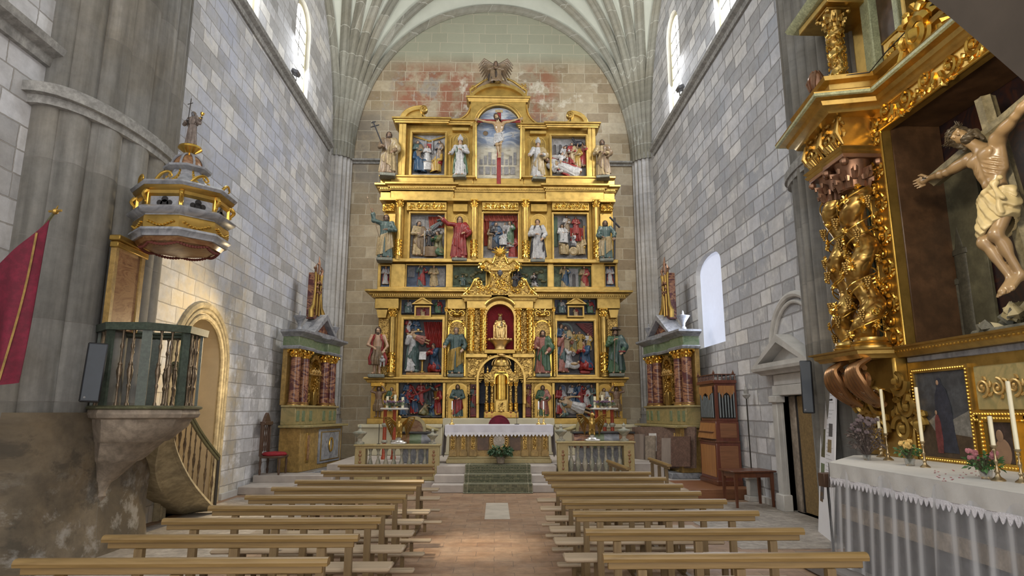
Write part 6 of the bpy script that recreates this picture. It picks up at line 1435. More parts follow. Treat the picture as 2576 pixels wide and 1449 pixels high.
# ================================================================ CRUCIFIED FIGURES
def crucified(r, s, mats, res=.011, detail=True, crown=True, headturn=(.4, -.35, .0)):
  skin, clothm, hairm = mats
  hc = (-.10, -.12, 1.60)
  wL, wR = (-.72, -.03, 1.50), (.72, -.03, 1.56); eL, eR = (-.45, -.05, 1.415), (.45, -.05, 1.455); sL, sR = (-.175, -.01, 1.40), (.175, -.01, 1.41)
  def body(p):
    x, y, z = p[..., 0], p[..., 1], p[..., 2]
    d = sd_ell(p, (0, 0, 1.255), (.142, .1, .19)); d = smin(d, sd_ell(p, (0, .0, 1.03), (.106, .076, .16)), .08); d = smin(d, sd_ell(p, (0, .01, .87), (.145, .1, .11)), .08)
    for sx in (-1, 1):
      d = smin(d, sd_ell(p, (sx * .072, -.075, 1.315), (.08, .032, .055)), .03)
      d = smin(d, sd_cap(p, (sx * .11, .03, 1.16), (sx * .155, .01, 1.36), .036, .046), .06)
    d = smin(d, sd_cap(p, (-.02, -.01, 1.42), (hc[0] * .7, hc[1] * .6, 1.53), .058, .05), .05)
    for s0, e, w in ((sL, eL, wL), (sR, eR, wR)):
      d = smin(d, sd_ell(p, s0, (.075, .06, .06)), .05); d = smin(d, sd_cap(p, s0, e, .05, .036), .04)
      mid = tuple((a + b) / 2 for a, b in zip(s0, e)); d = smin(d, sd_ell(p, (mid[0], mid[1] - .01, mid[2]), (.09, .045, .046)), .04)
      m2 = tuple(a * .7 + b * .3 for a, b in zip(e, w)); d = smin(d, sd_cap(p, e, m2, .036, .04), .02); d = smin(d, sd_cap(p, m2, w, .04, .025), .03)
    # legs: thighs, knees pushed to the viewer's left, feet crossed
    hL, hR = (-.085, 0, .84), (.085, .0, .84); kL, kR = (-.075, -.17, .50), (.045, -.15, .53); aL, aR = (.0, -.09, .15), (.05, -.04, .17)
    for h_, k_, a_ in ((hL, kL, aL), (hR, kR, aR)):
      d = smin(d, sd_cap(p, h_, k_, .085, .052), .04); d = smin(d, sd_ell(p, (k_[0], k_[1] - .012, k_[2]), (.048, .045, .055)), .03)
      c = tuple(a * .7 + b * .3 for a, b in zip(k_, a_)); c = (c[0], c[1] + .025, c[2]); d = smin(d, sd_cap(p, k_, a_, .046, .03), .03); d = smin(d, sd_ell(p, c, (.046, .048, .09)), .03)
      t_ = (a_[0] - .01, a_[1] - .1, a_[2] - .13); d = smin(d, sd_ell(p, (a_[0], a_[1] + .02, a_[2] - .03), (.033, .035, .035)), .03); d = smin(d, sd_cap(p, (a_[0], a_[1], a_[2] - .02), t_, .032, .03), .03)
      for i in range(5):
        o = (i - 2) * .0165; d = smin(d, sd_cap(p, (t_[0] + o, t_[1], t_[2]), (t_[0] + o * 1.1, t_[1] - .028 + abs(i - 1) * .004, t_[2] - .04 + abs(i - 1) * .005), .0125 if i == 0 else .0095, .0085), .008)
    if detail:
      fr = np.clip((.02 - y) / .06, 0, 1); ri = np.clip((z - 1.08) / .06, 0, 1) * np.clip((1.27 - z) / .05, 0, 1) * np.clip(np.abs(x) / .03 - .6, 0, 1)
      d = d + .0065 * ri * fr * np.sin((z + np.abs(x) * .9) * 2 * PI / .05)
      d = d + .008 * fr * np.exp(-(x / .02) ** 2) * np.clip((z - .98) / .1, 0, 1) * np.clip((1.4 - z) / .1, 0, 1)
      d = d + .01 * np.exp(-((x / .012) ** 2 + ((z - 1.0) / .014) ** 2)) * fr
      d = d - .006 * fr * np.exp(-((np.abs(x) - .045) / .03) ** 2) * np.sin((z - .95) * 2 * PI / .08) * np.clip((1.16 - z) / .04, 0, 1) * np.clip((z - .93) / .03, 0, 1)
    return d
  def head(p): return head_fn(p, hc, .225, headturn)
  def hands(p):
    d = np.full(p.shape[:-1], 9.0)
    for w, dr in ((wL, (-1, -.1, .08)), (wR, (1, -.1, .12))):
      for a, b, ra, rb in hand_prims(w, dr, (0, .9, .3), .165): d = smin(d, sd_cap(p, a, b, ra, rb), .007)
    return d
  full = lambda p: smin(smin(body(p), head(p), .02), hands(p), .015)
  mb = MB(); V, Fc = nets(full, (-.96, -.32, -.06), (.96, .2, 1.76), res)
  mb.add(V, Fc, Matrix.Scale(s, 4)); part('body', mb, skin, r, local=True)
  def cloth_(p):
    x, y, z = p[..., 0], p[..., 1], p[..., 2]; wv = .01 * np.sin(40 * x)
    keys = [(.46, -.05, -.09, .13, .11), (.62, -.03, -.07, .17, .145), (.80, 0, -.015, .19, .142), (.92, 0, 0, .176, .13), (1.0, 0, 0, .15, .108)]
    d = sd_robe(p, keys, (6, .010, .004), 3)
    ph = (z * .62 + x * .9) * 2 * PI / .088
    d = d - .015 * (np.abs(np.sin(ph * .5 + 1.1 * np.sin(5 * x))) ** .8 - .6) - .003 * np.sin(ph * 1.7)
    low = (.52 + .62 * np.clip(x + .10, -.05, .3)) - z
    d = np.maximum(d, low * .8); d = np.maximum(d, (z - (.97 - .12 * x)) * .9)
    inner = sd_robe(p, [(a, b, c, e - .026, f - .026) for a, b, c, e, f in keys], (6, .0, .0), 3); d = np.maximum(d, -inner)
    rope = sd_cap(p, (-.15, -.07, .93), (.0, -.125, .95), .02, .022); rope = smin(rope, sd_cap(p, (0, -.125, .95), (.13, -.1, .99), .022, .028), .02); d = smin(d, rope - .003 * np.sin(90 * x), .015)
    kn = sd_ell(p, (.12, -.115, .98), (.034, .026, .03)); kn = smin(kn, sd_cap(p, (.12, -.122, .97), (.145, -.13, .84), .013, .018), .02); kn = smin(kn, sd_cap(p, (.145, -.13, .84), (.13, -.13, .70), .018, .024), .02); kn = smin(kn, sd_cap(p, (.12, -.12, .96), (.18, -.12, .82), .012, .02), .01); kn = smin(kn, sd_cap(p, (.12, -.12, .99), (.18, -.1, 1.01), .014, .022), .02)
    return smin(d, kn - .004 * np.sin(80 * x + 30 * z), .012)
  mb = MB(); V, Fc = nets(cloth_, (-.3, -.3, .4), (.3, .2, 1.1), res * .85); mb.add(V, Fc, Matrix.Scale(s, 4)); part('loincloth', mb, clothm, r, local=True)
  def hair_(p):
    d = hair_fn(p, hc, .225, headturn, .55, 1); return smin(d, sd_cap(p, (-.02, -.03, 1.6), (.09, -.06, 1.46), .035, .012) - .004 * np.sin(110 * p[..., 0]), .03)
  mb = MB(); V, Fc = nets(hair_, (-.34, -.32, 1.3), (.2, .12, 1.8), res * .7); mb.add(V, Fc, Matrix.Scale(s, 4)); part('hair_and_beard', mb, hairm, r, local=True)
  if crown:
    M = Matrix.Scale(s, 4) @ Matrix.Translation(hc) @ Euler(headturn).to_matrix().to_4x4(); m = MB(); rnd = random.Random(2)
    for k in range(3): m.tube([((.096 + .01 * math.sin(5 * a + 2 * k)) * math.cos(a), .015 + (.108 + .01 * math.cos(4 * a + k)) * math.sin(a), .055 + .014 * math.sin(3 * a + 2.1 * k)) for a in [2 * PI * i / 40 for i in range(40)]], .009, 6, M, closed=True)
    for k in range(34): a = rnd.uniform(0, 2 * PI); c = Vector((.1 * math.cos(a), .015 + .11 * math.sin(a), .055 + rnd.uniform(-.02, .02))); m.tube([c, c + Vector((math.cos(a) * .03, math.sin(a) * .03, rnd.uniform(-.01, .045)))], [.004, .001], 4, M)
    part('crown_of_thorns', m, hairm, r, local=True)
  return wL, wR
cz = P(1254, 402, Y=18.9); czt = P(1254, 300, Y=18.9)
cs = .80 * (czt.z - cz.z) / 1.2 * 1.0
cs = (czt.z - cz.z) / 1.56; r = root('crucifix', 'carved crucified figure on a tall red cross before the painted stormy sky', 'crucifix', (P(1255, 400, Y=18.9).x, 18.88, cz.z))
crucified(r, cs, (m_pale, m_wrobe, m_hair), res=.016, crown=False)
m = MB(); m.bbox(-.065, .065, .0, .06, -(cz.z - P(1254, 467, Y=18.9).z), 1.88 * cs, .008); part('upright_beam', m, m_rrobe, r, local=True)
m = MB(); m.bbox(-.78 * cs, .78 * cs, .0, .055, 1.49 * cs - .05, 1.49 * cs + .05, .008); part('cross_beam', m, m_rrobe, r, local=True)
m = MB(); m.bbox(-.12, .12, -.03, -.01, 1.80 * cs, 1.80 * cs + .09, .004); part('title_board', m, m_crobe, r, local=True)
# ================================================================ SIDE ALTARPIECE WITH THE LARGE CRUCIFIX (right)
XA = 4.9
def AY(px, py, X=XA): return P(px, py, X=X).y
def AZ(px, py, X=XA): return P(px, py, X=X).z
yF = AY(2290, 870); yFt = AY(2262, 318); zL = AZ(2290, 872); zT = AZ(2258, 305)     # far edge of opening, ledge height, opening top
yN = 4.45                                                                            # near edge, outside the view
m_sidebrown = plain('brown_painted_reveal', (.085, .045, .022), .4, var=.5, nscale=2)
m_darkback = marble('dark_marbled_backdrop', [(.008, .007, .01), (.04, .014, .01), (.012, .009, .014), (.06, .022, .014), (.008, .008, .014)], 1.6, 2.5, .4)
m_gpanel = plain('faded_green_painting', (.115, .11, .07), .45, var=.45, nscale=2); m_pgreen = plain('pale_green_moulding', (.47, .50, .30), .4, var=.25, nscale=12)
SA = root('side_altarpiece', 'gilded side altarpiece with grapevine columns framing the large crucifix niche at right', 'altarpiece', (5.2, 6.4, 1.15))
def xbox(name, x0, x1, y0, y1, z0, z1, mat, b=.01, parent=SA, label=None): m = MB(); m.bbox(x0, x1, y0, y1, z0, z1, b); return part(name, m, mat, parent, label)
def ystrip(name, y0, y1, z0, z1, horiz, mat, t=.022, x=XA - .06, n=8, parent=SA, base=m_goldd):
  b = xbox(name, x, x + .14, y0, y1, z0, z1, base, .01, parent); m = MB()
  L_ = (y1 - y0) if horiz else (z1 - z0); W = (z1 - z0) if horiz else (y1 - y0); s = L_ / n
  for i in range(n):
    c = (i + .5) * s; sg = 1 if i % 2 else -1
    cy, cz = (y0 + c, (z0 + z1) / 2 + sg * W * .06) if horiz else ((y0 + y1) / 2 + sg * W * .06, z0 + c)
    R_ = min(W * .40, s * .46)
    a0 = (PI if sg > 0 else 0) if horiz else (-PI / 2)
    spiral(m, cy, cz, R_, a0, 1.35, x - .012, t, sg, 26, 'x')
    for k in range(4):
      a = a0 + sg * (.6 + .55 * k); rr = R_ * 1.12; p0 = (x - .01, cy + rr * math.cos(a), cz + rr * math.sin(a)); p1 = (x - .03, cy + rr * 1.22 * math.cos(a + .22 * sg), cz + rr * 1.22 * math.sin(a + .22 * sg)); m.tube([p0, p1], [t * .9, t * .5], 6)
    m.ball((x - .02, cy + R_ * .1, cz), (t, t * 1.6, t * 1.6), 8, 6)
  part('carved_scroll', m, mat, b);
  e = MB()
  if horiz:
    for z in (z0, z1): e.tube([(x, y0, z), (x, y1, z)], t * .7, 8)
  else:
    for y in (y0, y1): e.tube([(x, y, z0), (x, y, z1)], t * .7, 8)
  part('edge_bead', e, m_goldb, b); return b
wS = yFt - yF; sw = AY(2232, 318) - AY(2262, 318)
ystrip('scroll_border', yF, yF + .36, zL, zT + .05, False, m_goldb, .024, n=13)
ystrip('scroll_border', yN, yF + .36, zT, zT + .34, True, m_goldb, .026, n=9)
xbox('side_strip', XA - .02, XA + .1, yF + .38, yF + .46, zL, zT + .3, m_redmar2); xbox('side_strip', XA - .05, XA + .1, yF + .46, yF + .50, zL, zT + .3, m_greenrail); xbox('backing_board', XA + .02, XA + .3, yF + .36, yF + 1.75, zL - .1, zT + .3, m_goldd)
# deep niche: side walls, soffit, floor, painted back
xb_ = 5.62
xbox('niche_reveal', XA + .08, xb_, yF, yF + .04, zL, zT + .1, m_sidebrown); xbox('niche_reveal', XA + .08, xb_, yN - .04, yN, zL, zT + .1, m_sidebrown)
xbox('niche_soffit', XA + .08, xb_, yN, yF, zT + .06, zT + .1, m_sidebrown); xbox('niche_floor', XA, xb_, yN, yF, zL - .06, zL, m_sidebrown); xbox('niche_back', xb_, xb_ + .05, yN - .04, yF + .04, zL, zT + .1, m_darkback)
pk = xbox('painted_panel', xb_ - .05, xb_ - .01, AY(2490, 640, 5.6), AY(2352, 640, 5.6) , zL + .02, AZ(2375, 455, 5.6), m_gpanel, .004, SA, 'faded greenish painting of towers behind the crucified figure')
m = MB(); yc_, zc_ = AY(2385, 700, 5.55), AZ(2385, 700, 5.55)
for k, (dy, w_, h_) in enumerate(((.16, .09, .9), (-.02, .14, .7), (-.22, .1, 1.05))): m.lathe([(w_, 0), (w_, h_), (w_ * 1.25, h_), (w_ * 1.2, h_ + .06), (w_ * .7, h_ + .08), (0, h_ + .35)], (0, 0, 0), 12, Matrix.Translation((5.57, yc_ + dy, zL + .05)) @ Matrix.Diagonal((.25, 1, 1, 1)))
part('painted_tower', m, plain('dim_painted_tower', (.075, .07, .05), .5, var=.3), pk)
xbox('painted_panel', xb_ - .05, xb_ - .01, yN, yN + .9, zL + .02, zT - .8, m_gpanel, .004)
# ledge
led = [(4.42, 8.45), (4.42, 7.72), (XA - .12, 7.60), (XA - .12, yN - .6)]
pth = [(4.95, 8.6), (4.42, 8.6), (4.42, 7.62), (XA - .1, 7.5), (XA - .1, yN - .8)]
m = MB(); hz_ = zL
m.sweep(pth, [(o, zL + z) for o, z in [(-.3, -.12), (.0, -.12), (.02, -.09), (.05, -.07), (.06, -.03), (.10, -.02), (.11, .0), (-.3, .0)]]); led_ = part('ledge', m, m_gold, SA)
m = MB()
for k in range(60):
  y = 7.45 - k * .055
  if y > yN: m.ball((XA - .15, y, zL - .055), (.012, .02, .018), 6, 5)
part('egg_moulding', m, m_goldb, led_)
xbox('grey_band', XA - .02, XA + .2, yN, 7.46, zL - .19, zL - .12, m_greymar)
# ---- columns: twisted shafts wound with vines and grapes
def twisted(x, y, z0, z1, r, turns, seed, phase=0, thick=1.0):
  rnd = random.Random(seed); H = z1 - z0; zc = z1 - .42; zb = z0 + .12; n = 96; rd = 22
  def cen(t): a = phase + 2 * PI * turns * t; return (x + .22 * r * math.cos(a), y + .22 * r * math.sin(a))
  m = MB(); v = []
  for j in range(n + 1):
    t = j / n; c = cen(t); z = zb + (zc - zb) * t
    for i in range(rd):
      a = 2 * PI * i / rd; ra = r * (.80 + .17 * math.cos(a - (phase + 2 * PI * turns * t)) ) * (1 - .08 * t); v.append((c[0] + ra * math.cos(a), c[1] + ra * math.sin(a), z))
  m.add(v, [(j * rd + i, j * rd + (i + 1) % rd, (j + 1) * rd + (i + 1) % rd, (j + 1) * rd + i) for j in range(n) for i in range(rd)])
  col = part('twisted_column', m, m_goldtw, SA)
  m = MB(); m.lathe([(r * 1.25, 0), (r * 1.25, .025), (r * 1.15, .03), (r * 1.22, .05), (r * 1.0, .07), (r * 1.1, .085), (r * 1.02, .10), (r, .13)], (x, y, z0), 26); part('base', m, m_gold_big, col)
  m = MB(); leafcap(m, x, y, zc, z1, r * .9); part('capital', m, m_capdark, col)
  vine = MB();
  for ph2, sg in ((0, 1), (PI, .7)):
    pts = []
    for j in range(70): t = j / 69; c = cen(t); a = phase + ph2 + sg * 2 * PI * turns * 1.35 * t + .35 * math.sin(17 * t); q = r * 1.06; pts.append((c[0] + q * math.cos(a), c[1] + q * math.sin(a), zb + (zc - zb) * t))
    vine.tube(pts, .0095, 6)
  for k in range(30):
    t = rnd.random(); a = rnd.uniform(PI * .45, PI * 1.75); c = cen(t); q = r * 1.08; z = zb + (zc - zb) * t; o = Vector((c[0] + q * math.cos(a), c[1] + q * math.sin(a), z))
    tt = Vector((-math.sin(a), math.cos(a), 0)); s = rnd.uniform(.025, .045)
    for w_ in range(5): b_ = w_ * 2 * PI / 5 + k; vine.tube([o, o + (tt * math.cos(b_) + Vector((0, 0, 1)) * math.sin(b_)) * s + Vector((math.cos(a), math.sin(a), 0)) * .015, o + (tt * math.cos(b_ + .3) + Vector((0, 0, 1)) * math.sin(b_ + .3)) * s * 1.5], [.012, .017, .004], 5)
    if k % 3 == 0: vine.tube([o + (tt * math.cos(b_) + Vector((0, 0, 1)) * math.sin(b_)) * s * (.4 + .1 * i) + Vector((math.cos(a), math.sin(a), 0)) * .02 for i, b_ in enumerate([.7 * w_ for w_ in range(9)])], .006, 5)
  part('vine', vine, m_goldb, col)
  for k in range(9):
    t = (k + .6) / 9.4; a = PI * (.62 + .95 * ((k * .618) % 1)); c = cen(t); q = r * 1.2; z = zb + (zc - zb) * t; g = MB()
    for l in range(6):
      for w_ in range(max(1, 6 - l)):
        b_ = 2 * PI * w_ / max(1, 6 - l) + l; rr = .032 * (1 - l / 6.5); g.ball((c[0] + q * math.cos(a) + rr * math.cos(b_), c[1] + q * math.sin(a) + rr * math.sin(b_), z - .026 * l), .0185, 7, 5)
    part('grape_cluster', g, m_grape, col)
  return col
m_copgilt = gilt('copper_gilding', (.33, .18, .085), .32, metal=.85); m_goldtw = gilt('embossed_gilding', (.52, .34, .10), .33, carve=.55, cs=8, cstr=.8, dark=.45, metal=.9); m_gold_big = gilt('worn_water_gilding', (.56, .37, .11), .30, metal=.92); m_grape = gilt('dull_gilt_grapes', (.40, .26, .08), .35); m_capdark = gilt('darkened_gilt_capital', (.30, .17, .11), .4)
zcap = AZ(2150, 395, 4.58)
twisted(4.62, 8.18, zL, zcap, .165, 2.6, 1, .3); twisted(4.60, 7.68, zL, zcap, .185, 2.6, 2, 2.0)
# painted strip behind columns
xbox('painted_strip', XA - .03, XA + .02, 7.9, 8.5, zL, zcap, m_redmar2)
# ---- entablature stepping forward over the columns
zE0 = zcap; zE1 = zT + .36
for (x0, y0, y1) in ((4.42, 8.0, 8.42), (4.40, 7.5, 7.92)):
  m = MB(); c = ((x0 + .2), (y0 + y1) / 2)
  m.sweep([(XA, y1), (x0, y1), (x0, y0), (XA, y0)], [(-.05, zE0), (.02, zE0), (.05, zE0 + .04), (.02, zE0 + .06), (.06, zE0 + .1), (.02, zE0 + .13), (-.05, zE0 + .13)]); m.box(x0 + .02, XA, y0 + .02, y1 - .02, zE0, zE1 - .1); b = part('entablature_block', m, m_gold_big, SA)
  m = MB()
  for s in (-1, 1):
    spiral(m, c[1] + s * .12, zE0 + .32, .12, PI / 2, 1.4, x0 - .0, .026, -s, 26, 'x'); spiral(m, c[1] + s * .1, zE0 + .55, .1, -PI / 2, 1.3, x0 - .0, .022, s, 26, 'x')
    m.tube([(x0 + .02, c[1] + s * .19, zE0 + .16), (x0 - .06, c[1] + s * .2, zE0 + .3), (x0 - .02, c[1] + s * .2, zE0 + .5)], [.02, .04, .015], 8)
  for k in range(5): m.tube([(x0 + .0, c[1] + .05 * (k - 2), zE0 + .15), (x0 - .05, c[1] + .06 * (k - 2), zE0 + .22), (x0 - .03, c[1] + .07 * (k - 2), zE0 + .28)], [.02, .028, .008], 6)
  part('carved_volute', m, m_gold_big, b)
pc = [(XA + .1, 8.62), (4.38, 8.62), (4.22, 7.42), (XA - .08, 7.28), (XA - .08, yN - .8)]
m = MB(); m.sweep(pc, [(o, zE1 + z) for o, z in [(-.4, -.12), (.0, -.12), (.03, -.08), (.10, -.05), (.12, .0), (.22, .02), (.24, .07), (.2, .10), (-.4, .10)]]); co = part('main_cornice', m, m_gold_big, SA)
m = MB(); m.sweep(pc, [(o, zE1 + z) for o, z in [(.20, .015), (.235, .02), (.235, .055), (.20, .055)]]); part('green_fillet', m, m_pgreen, co)
m = MB(); m.sweep([(XA + .1, 8.5), (4.45, 8.5), (4.34, 7.5), (XA - .02, 7.36), (XA - .02, yN - .8)], [(o, zE1 + z) for o, z in [(-.4, .10), (.12, .10), (.12, .14), (.05, .17), (.05, .30), (.12, .33), (.14, .38), (-.4, .38)]]); part('attic_moulding', m, m_gold_big, SA)
zA = zE1 + .38
ystrip('upper_frieze', yN, 7.2, zA - .02, zA + .34, True, m_goldb, .03, x=XA - .02, n=7)
ystrip('pedestal_ornament', 7.75, 8.2, zE1 + .1, zE1 + .32, True, m_goldb, .02, x=4.3, n=2)
# upper storey: small twisted column, pilaster strips and a shell scroll
twz0, twz1 = AZ(2150, 212, 4.55), AZ(2125, 22, 4.55)
rsave = (twz0, twz1)
def small_twist(x, y, z0, z1, r):
  m = MB(); n = 60; rd = 16; v = []
  for j in range(n + 1):
    t = j / n; a0 = 2 * PI * 3 * t
    for i in range(rd): a = 2 * PI * i / rd; q = r * (.9 + .12 * math.cos(3 * a - a0 * 2)); v.append((x + .2 * r * math.cos(a0) + q * math.cos(a), y + .2 * r * math.sin(a0) + q * math.sin(a), z0 + .05 + (z1 - z0 - .3) * t))
  m.add(v, [(j * rd + i, j * rd + (i + 1) % rd, (j + 1) * rd + (i + 1) % rd, (j + 1) * rd + i) for j in range(n) for i in range(rd)]); rnd = random.Random(9)
  c = part('upper_twisted_column', m, m_gold_big, SA); m = MB()
  for k in range(170): t = rnd.random(); a = rnd.uniform(0, 2 * PI); m.ball((x + r * 1.05 * math.cos(a), y + r * 1.05 * math.sin(a), z0 + .07 + (z1 - z0 - .36) * t), (.016, .016, rnd.uniform(.012, .03)), 6, 5)
  part('clustered_flowers', m, m_goldb, c); m = MB(); leafcap(m, x, y, z1 - .26, z1, r); part('capital', m, m_gold_big, c)
small_twist(4.6, 7.75, zA, zA + 1.15, .105)
xbox('upper_entablature', 4.4, 5.3, 7.5, 8.3, zA + 1.15, zA + 1.25, m_gold_big); m = MB(); m.sweep([(5.2, 8.4), (4.42, 8.4), (4.38, 7.5), (5.2, 7.42)], [(o, zA + 1.25 + z) for o, z in [(-.3, 0), (.04, 0), (.1, .05), (.12, .1), (-.3, .1)]]); part('upper_cornice', m, m_pgreen, SA)
xbox('upper_pilaster', XA + .0, XA + .25, 7.42, 7.62, zA, zA + 1.2, m_pgreen); xbox('upper_panel', XA + .1, XA + .25, 7.0, 7.42, zA, zA + 1.9, m_sidebrown); xbox('upper_pilaster', XA - .02, XA + .25, 6.85, 6.95, zA + .3, zA + 2.4, m_pgreen); xbox('upper_pilaster', XA - .02, XA + .25, 6.72, 6.79, zA + .3, zA + 2.4, m_gold)
ystrip('upper_scroll_strip', 6.3, 6.7, zA + .75, zA + 2.3, False, m_goldb, .024, x=XA, n=5); xbox('upper_backing', XA + .2, XA + .4, yN, 8.3, zA, zA + 2.6, m_goldd)
m = MB(); yy, zz = AY(2322, 82, 4.78), AZ(2322, 82, 4.78)
for k in range(2): spiral(m, yy, zz, .27 - .08 * k, PI * .9, 1.5, XA - .12 - .05 * k, .06, -1, 34, 'x')
m.tube([(XA - .1, yy + .34, zz), (XA - .12, yy + .42, zz - .2), (XA - .08, yy + .3, zz - .36)], [.06, .08, .03], 8); m.ball((XA - .06, yy, zz), (.06, .26, .26), 16, 10)
for k in range(9): a = PI * (.1 + .12 * k); m.tube([(XA - .1, yy + .3 * math.cos(a), zz + .3 * math.sin(a)), (XA - .16, yy + .38 * math.cos(a), zz + .38 * math.sin(a)), (XA - .1, yy + .46 * math.cos(a), zz + .44 * math.sin(a))], [.03, .045, .01], 6)
part('shell_scroll', m, m_goldb, SA)
# dark pinecone finial on the cornice corner, and the loose cable
m = MB();
fp = Vector((4.42, 8.0, zE1 + .38)); m.lathe([(.05, 0), (.06, .04), (.03, .08), (.09, .14), (.115, .22), (.1, .32), (.05, .4), (0, .43)], fp, 14)
for k in range(8): a = 2 * PI * k / 8; m.tube([fp + Vector((.09 * math.cos(a), .09 * math.sin(a), .13)), fp + Vector((.125 * math.cos(a + .2), .125 * math.sin(a + .2), .24)), fp + Vector((.05 * math.cos(a + .4), .05 * math.sin(a + .4), .4))], .014, 5)
solo('finial', m, m_capdark, 'dark maroon bud-shaped finial on the corner of the side altarpiece cornice', 'finial')
m = MB(); m.tube([(4.3, 7.9, zE1 + .33), (4.28, 7.4, zE1 + .37), (XA - .2, 7.25, zE1 + .36), (XA - .2, 6.9, zE1 + .42), (XA - .17, 6.2, zE1 + .50), (XA - .17, 5.4, zE1 + .56), (XA - .2, 4.6, zE1 + .6)], .008, 6)
solo('electric_cable', m, m_iron, 'thin dark cable running along the gilded cornice of the side altarpiece', 'cable')
# ---- big consoles under the columns
xbox('console_block', 4.74, 5.3, 7.5, 8.5, 1.95, zL - .1, m_goldd, .03); xbox('console_lower', XA - .05, 5.4, 7.45, 8.5, 1.15, 1.97, m_gold_big, .02)
for y in (8.2, 7.7):
  m = MB(); zz = zL - .12
  for k in range(5):
    o = .045 * k; q = crv([(4.60 - .02 * k, y + .19 - o * 1.6, zz), (4.42 - .02 * k, y + .20 - o * 1.7, zz - .12), (4.40, y + .18 - o * 1.7, zz - .30), (4.52, y + .13 - o * 1.2, zz - .46), (4.66, y + .09 - o, zz - .56)]); m.tube(q, [.022 + .026 * math.sin(PI * (i + 2) / (len(q) + 3)) for i in range(len(q))], 8)
  spiral(m, y - .1, zz - .24, .13, PI / 2, 1.4, 4.44, .035, -1, 30, 'x'); spiral(m, y + .02, zz - .52, .09, 0, 1.3, 4.6, .026, 1, 26, 'x'); part('acanthus_console', m, m_copgilt, SA)
m = MB()
for (y, z, R_, a0, sg, x) in ((7.52, 2.05, .17, PI, 1, 4.78), (7.45, 1.78, .16, PI / 2, -1, 4.82), (7.9, 1.85, .18, -PI / 2, 1, 4.74), (8.25, 1.8, .15, PI / 2, -1, 4.76), (7.6, 1.5, .17, 0, 1, 4.83), (7.3, 1.55, .1, PI, -1, 4.84), (8.0, 1.45, .16, PI, -1, 4.8)):
  spiral(m, y, z, R_, a0, 1.5, x, .036, sg, 30, 'x')
part('console_scrollwork', m, m_goldd, SA)
# ---- predella with paintings
zP0 = 1.16
xbox('predella_back', XA, XA + .4, yN - .8, 7.5, zP0 - .2, zL - .18, m_goldd, .01)
y1_, z1_ = AY(2308, 950), AZ(2308, 940); y0_ = AY(2445, 1000); z0_ = AZ(2310, 1135) + .02; zmid = z1_ - .02
def xframe(name, y0, y1, z0, z1, w, x, mat, beads=True):
  m = MB(); m.ring([(y0 - w, z0 - w), (y1 + w, z0 - w), (y1 + w, z1 + w), (y0 - w, z1 + w)], [(y0, z0), (y1, z0), (y1, z1), (y0, z1)], x - .05, x + .02, 'x'); f = part(name, m, mat, SA)
  if beads:
    m = MB()
    for (a, b, c, d, L_) in ((y0, z0 - w / 2, y1, z0 - w / 2, y1 - y0), (y0, z1 + w / 2, y1, z1 + w / 2, y1 - y0), (y0 - w / 2, z0, y0 - w / 2, z1, z1 - z0), (y1 + w / 2, z0, y1 + w / 2, z1, z1 - z0)):
      k = max(1, int(L_ / .036))
      for i in range(k + 1): m.ball((x - .055, a + (c - a) * i / k, b + (d - b) * i / k), .015, 7, 5)
    part('beading', m, m_goldb, f)
  return f
xframe('predella_frame', y0_, y1_, zP0 + .05, z1_, .055, XA, m_gold)
pn = xbox('predella_painting', XA - .03, XA + .01, y0_, y1_, zP0 + .05, z1_, plain('dusky_landscape_paint', (.07, .075, .085), .35, var=.6, nscale=3), .003, SA, 'dark painting of a standing robed figure with a child in red')
W_ = y1_ - y0_; H_ = z1_ - zP0 - .05; Yp = lambda u: y1_ - W_ * u; Zp = lambda v: zP0 + .05 + H_ * v
def flat(name, poly, mat, x=XA - .036, parent=pn): m = MB(); m.prism([(Yp(u), Zp(v)) for u, v in poly], x, x + .004, 'x'); part(name, m, mat, parent)
flat('painted_horizon', [(0, .25), (0, .52), (.2, .42), (.35, .5), (.6, .42), (1, .55), (1, .25)], plain('pale_dusk_paint', (.22, .21, .19), .4, var=.3), XA - .034)
flat('painted_ground', [(0, 0), (0, .42), (.15, .46), (.3, .3), (1, .25), (1, 0)], plain('brown_earth_paint', (.075, .05, .03), .4, var=.3), XA - .037)
flat('painted_robed_figure', [(.38, .06), (.36, .5), (.38, .72), (.43, .80), (.44, .88), (.47, .93), (.51, .92), (.53, .85), (.60, .78), (.66, .6), (.68, .3), (.72, .06)], plain('indigo_habit_paint', (.035, .04, .06), .4, var=.3), XA - .041)
flat('painted_child', [(.33, .05), (.32, .3), (.34, .45), (.37, .5), (.41, .49), (.44, .4), (.45, .2), (.43, .05)], plain('dull_red_paint', (.17, .045, .045), .4, var=.3), XA - .045)
m = MB(); m.ball((XA - .043, Yp(.465), Zp(.87)), (.004, .02, .028), 10, 8); m.ball((XA - .047, Yp(.38), Zp(.52)), (.004, .018, .024), 10, 8); part('painted_face', m, m_skin, pn)
xbox('ornament_panel', XA - .02, XA + .02, yN, y0_ - .09, z1_ - .42, z1_ + .02, m_ocher2); m = MB()
for i in range(7):
  y = y0_ - .2 - .2 * i; sg = 1 if i % 2 else -1; spiral(m, y, z1_ - .2, .09, PI / 2 * sg, 1.4, XA - .03, .014, sg, 24, 'x')
part('ornament_scrolls', m, m_gildrobe, SA)
xframe('lower_beading', yN, y0_ - .1, z1_ - .5, z1_ - .47, .03, XA - .02, m_gold)
ya, yb = AY(2560, 1100, XA - .08), AY(2492, 1100, XA - .08); za, zb = AZ(2520, 1165, XA - .08), AZ(2520, 1062, XA - .08); za = max(za, 1.16)
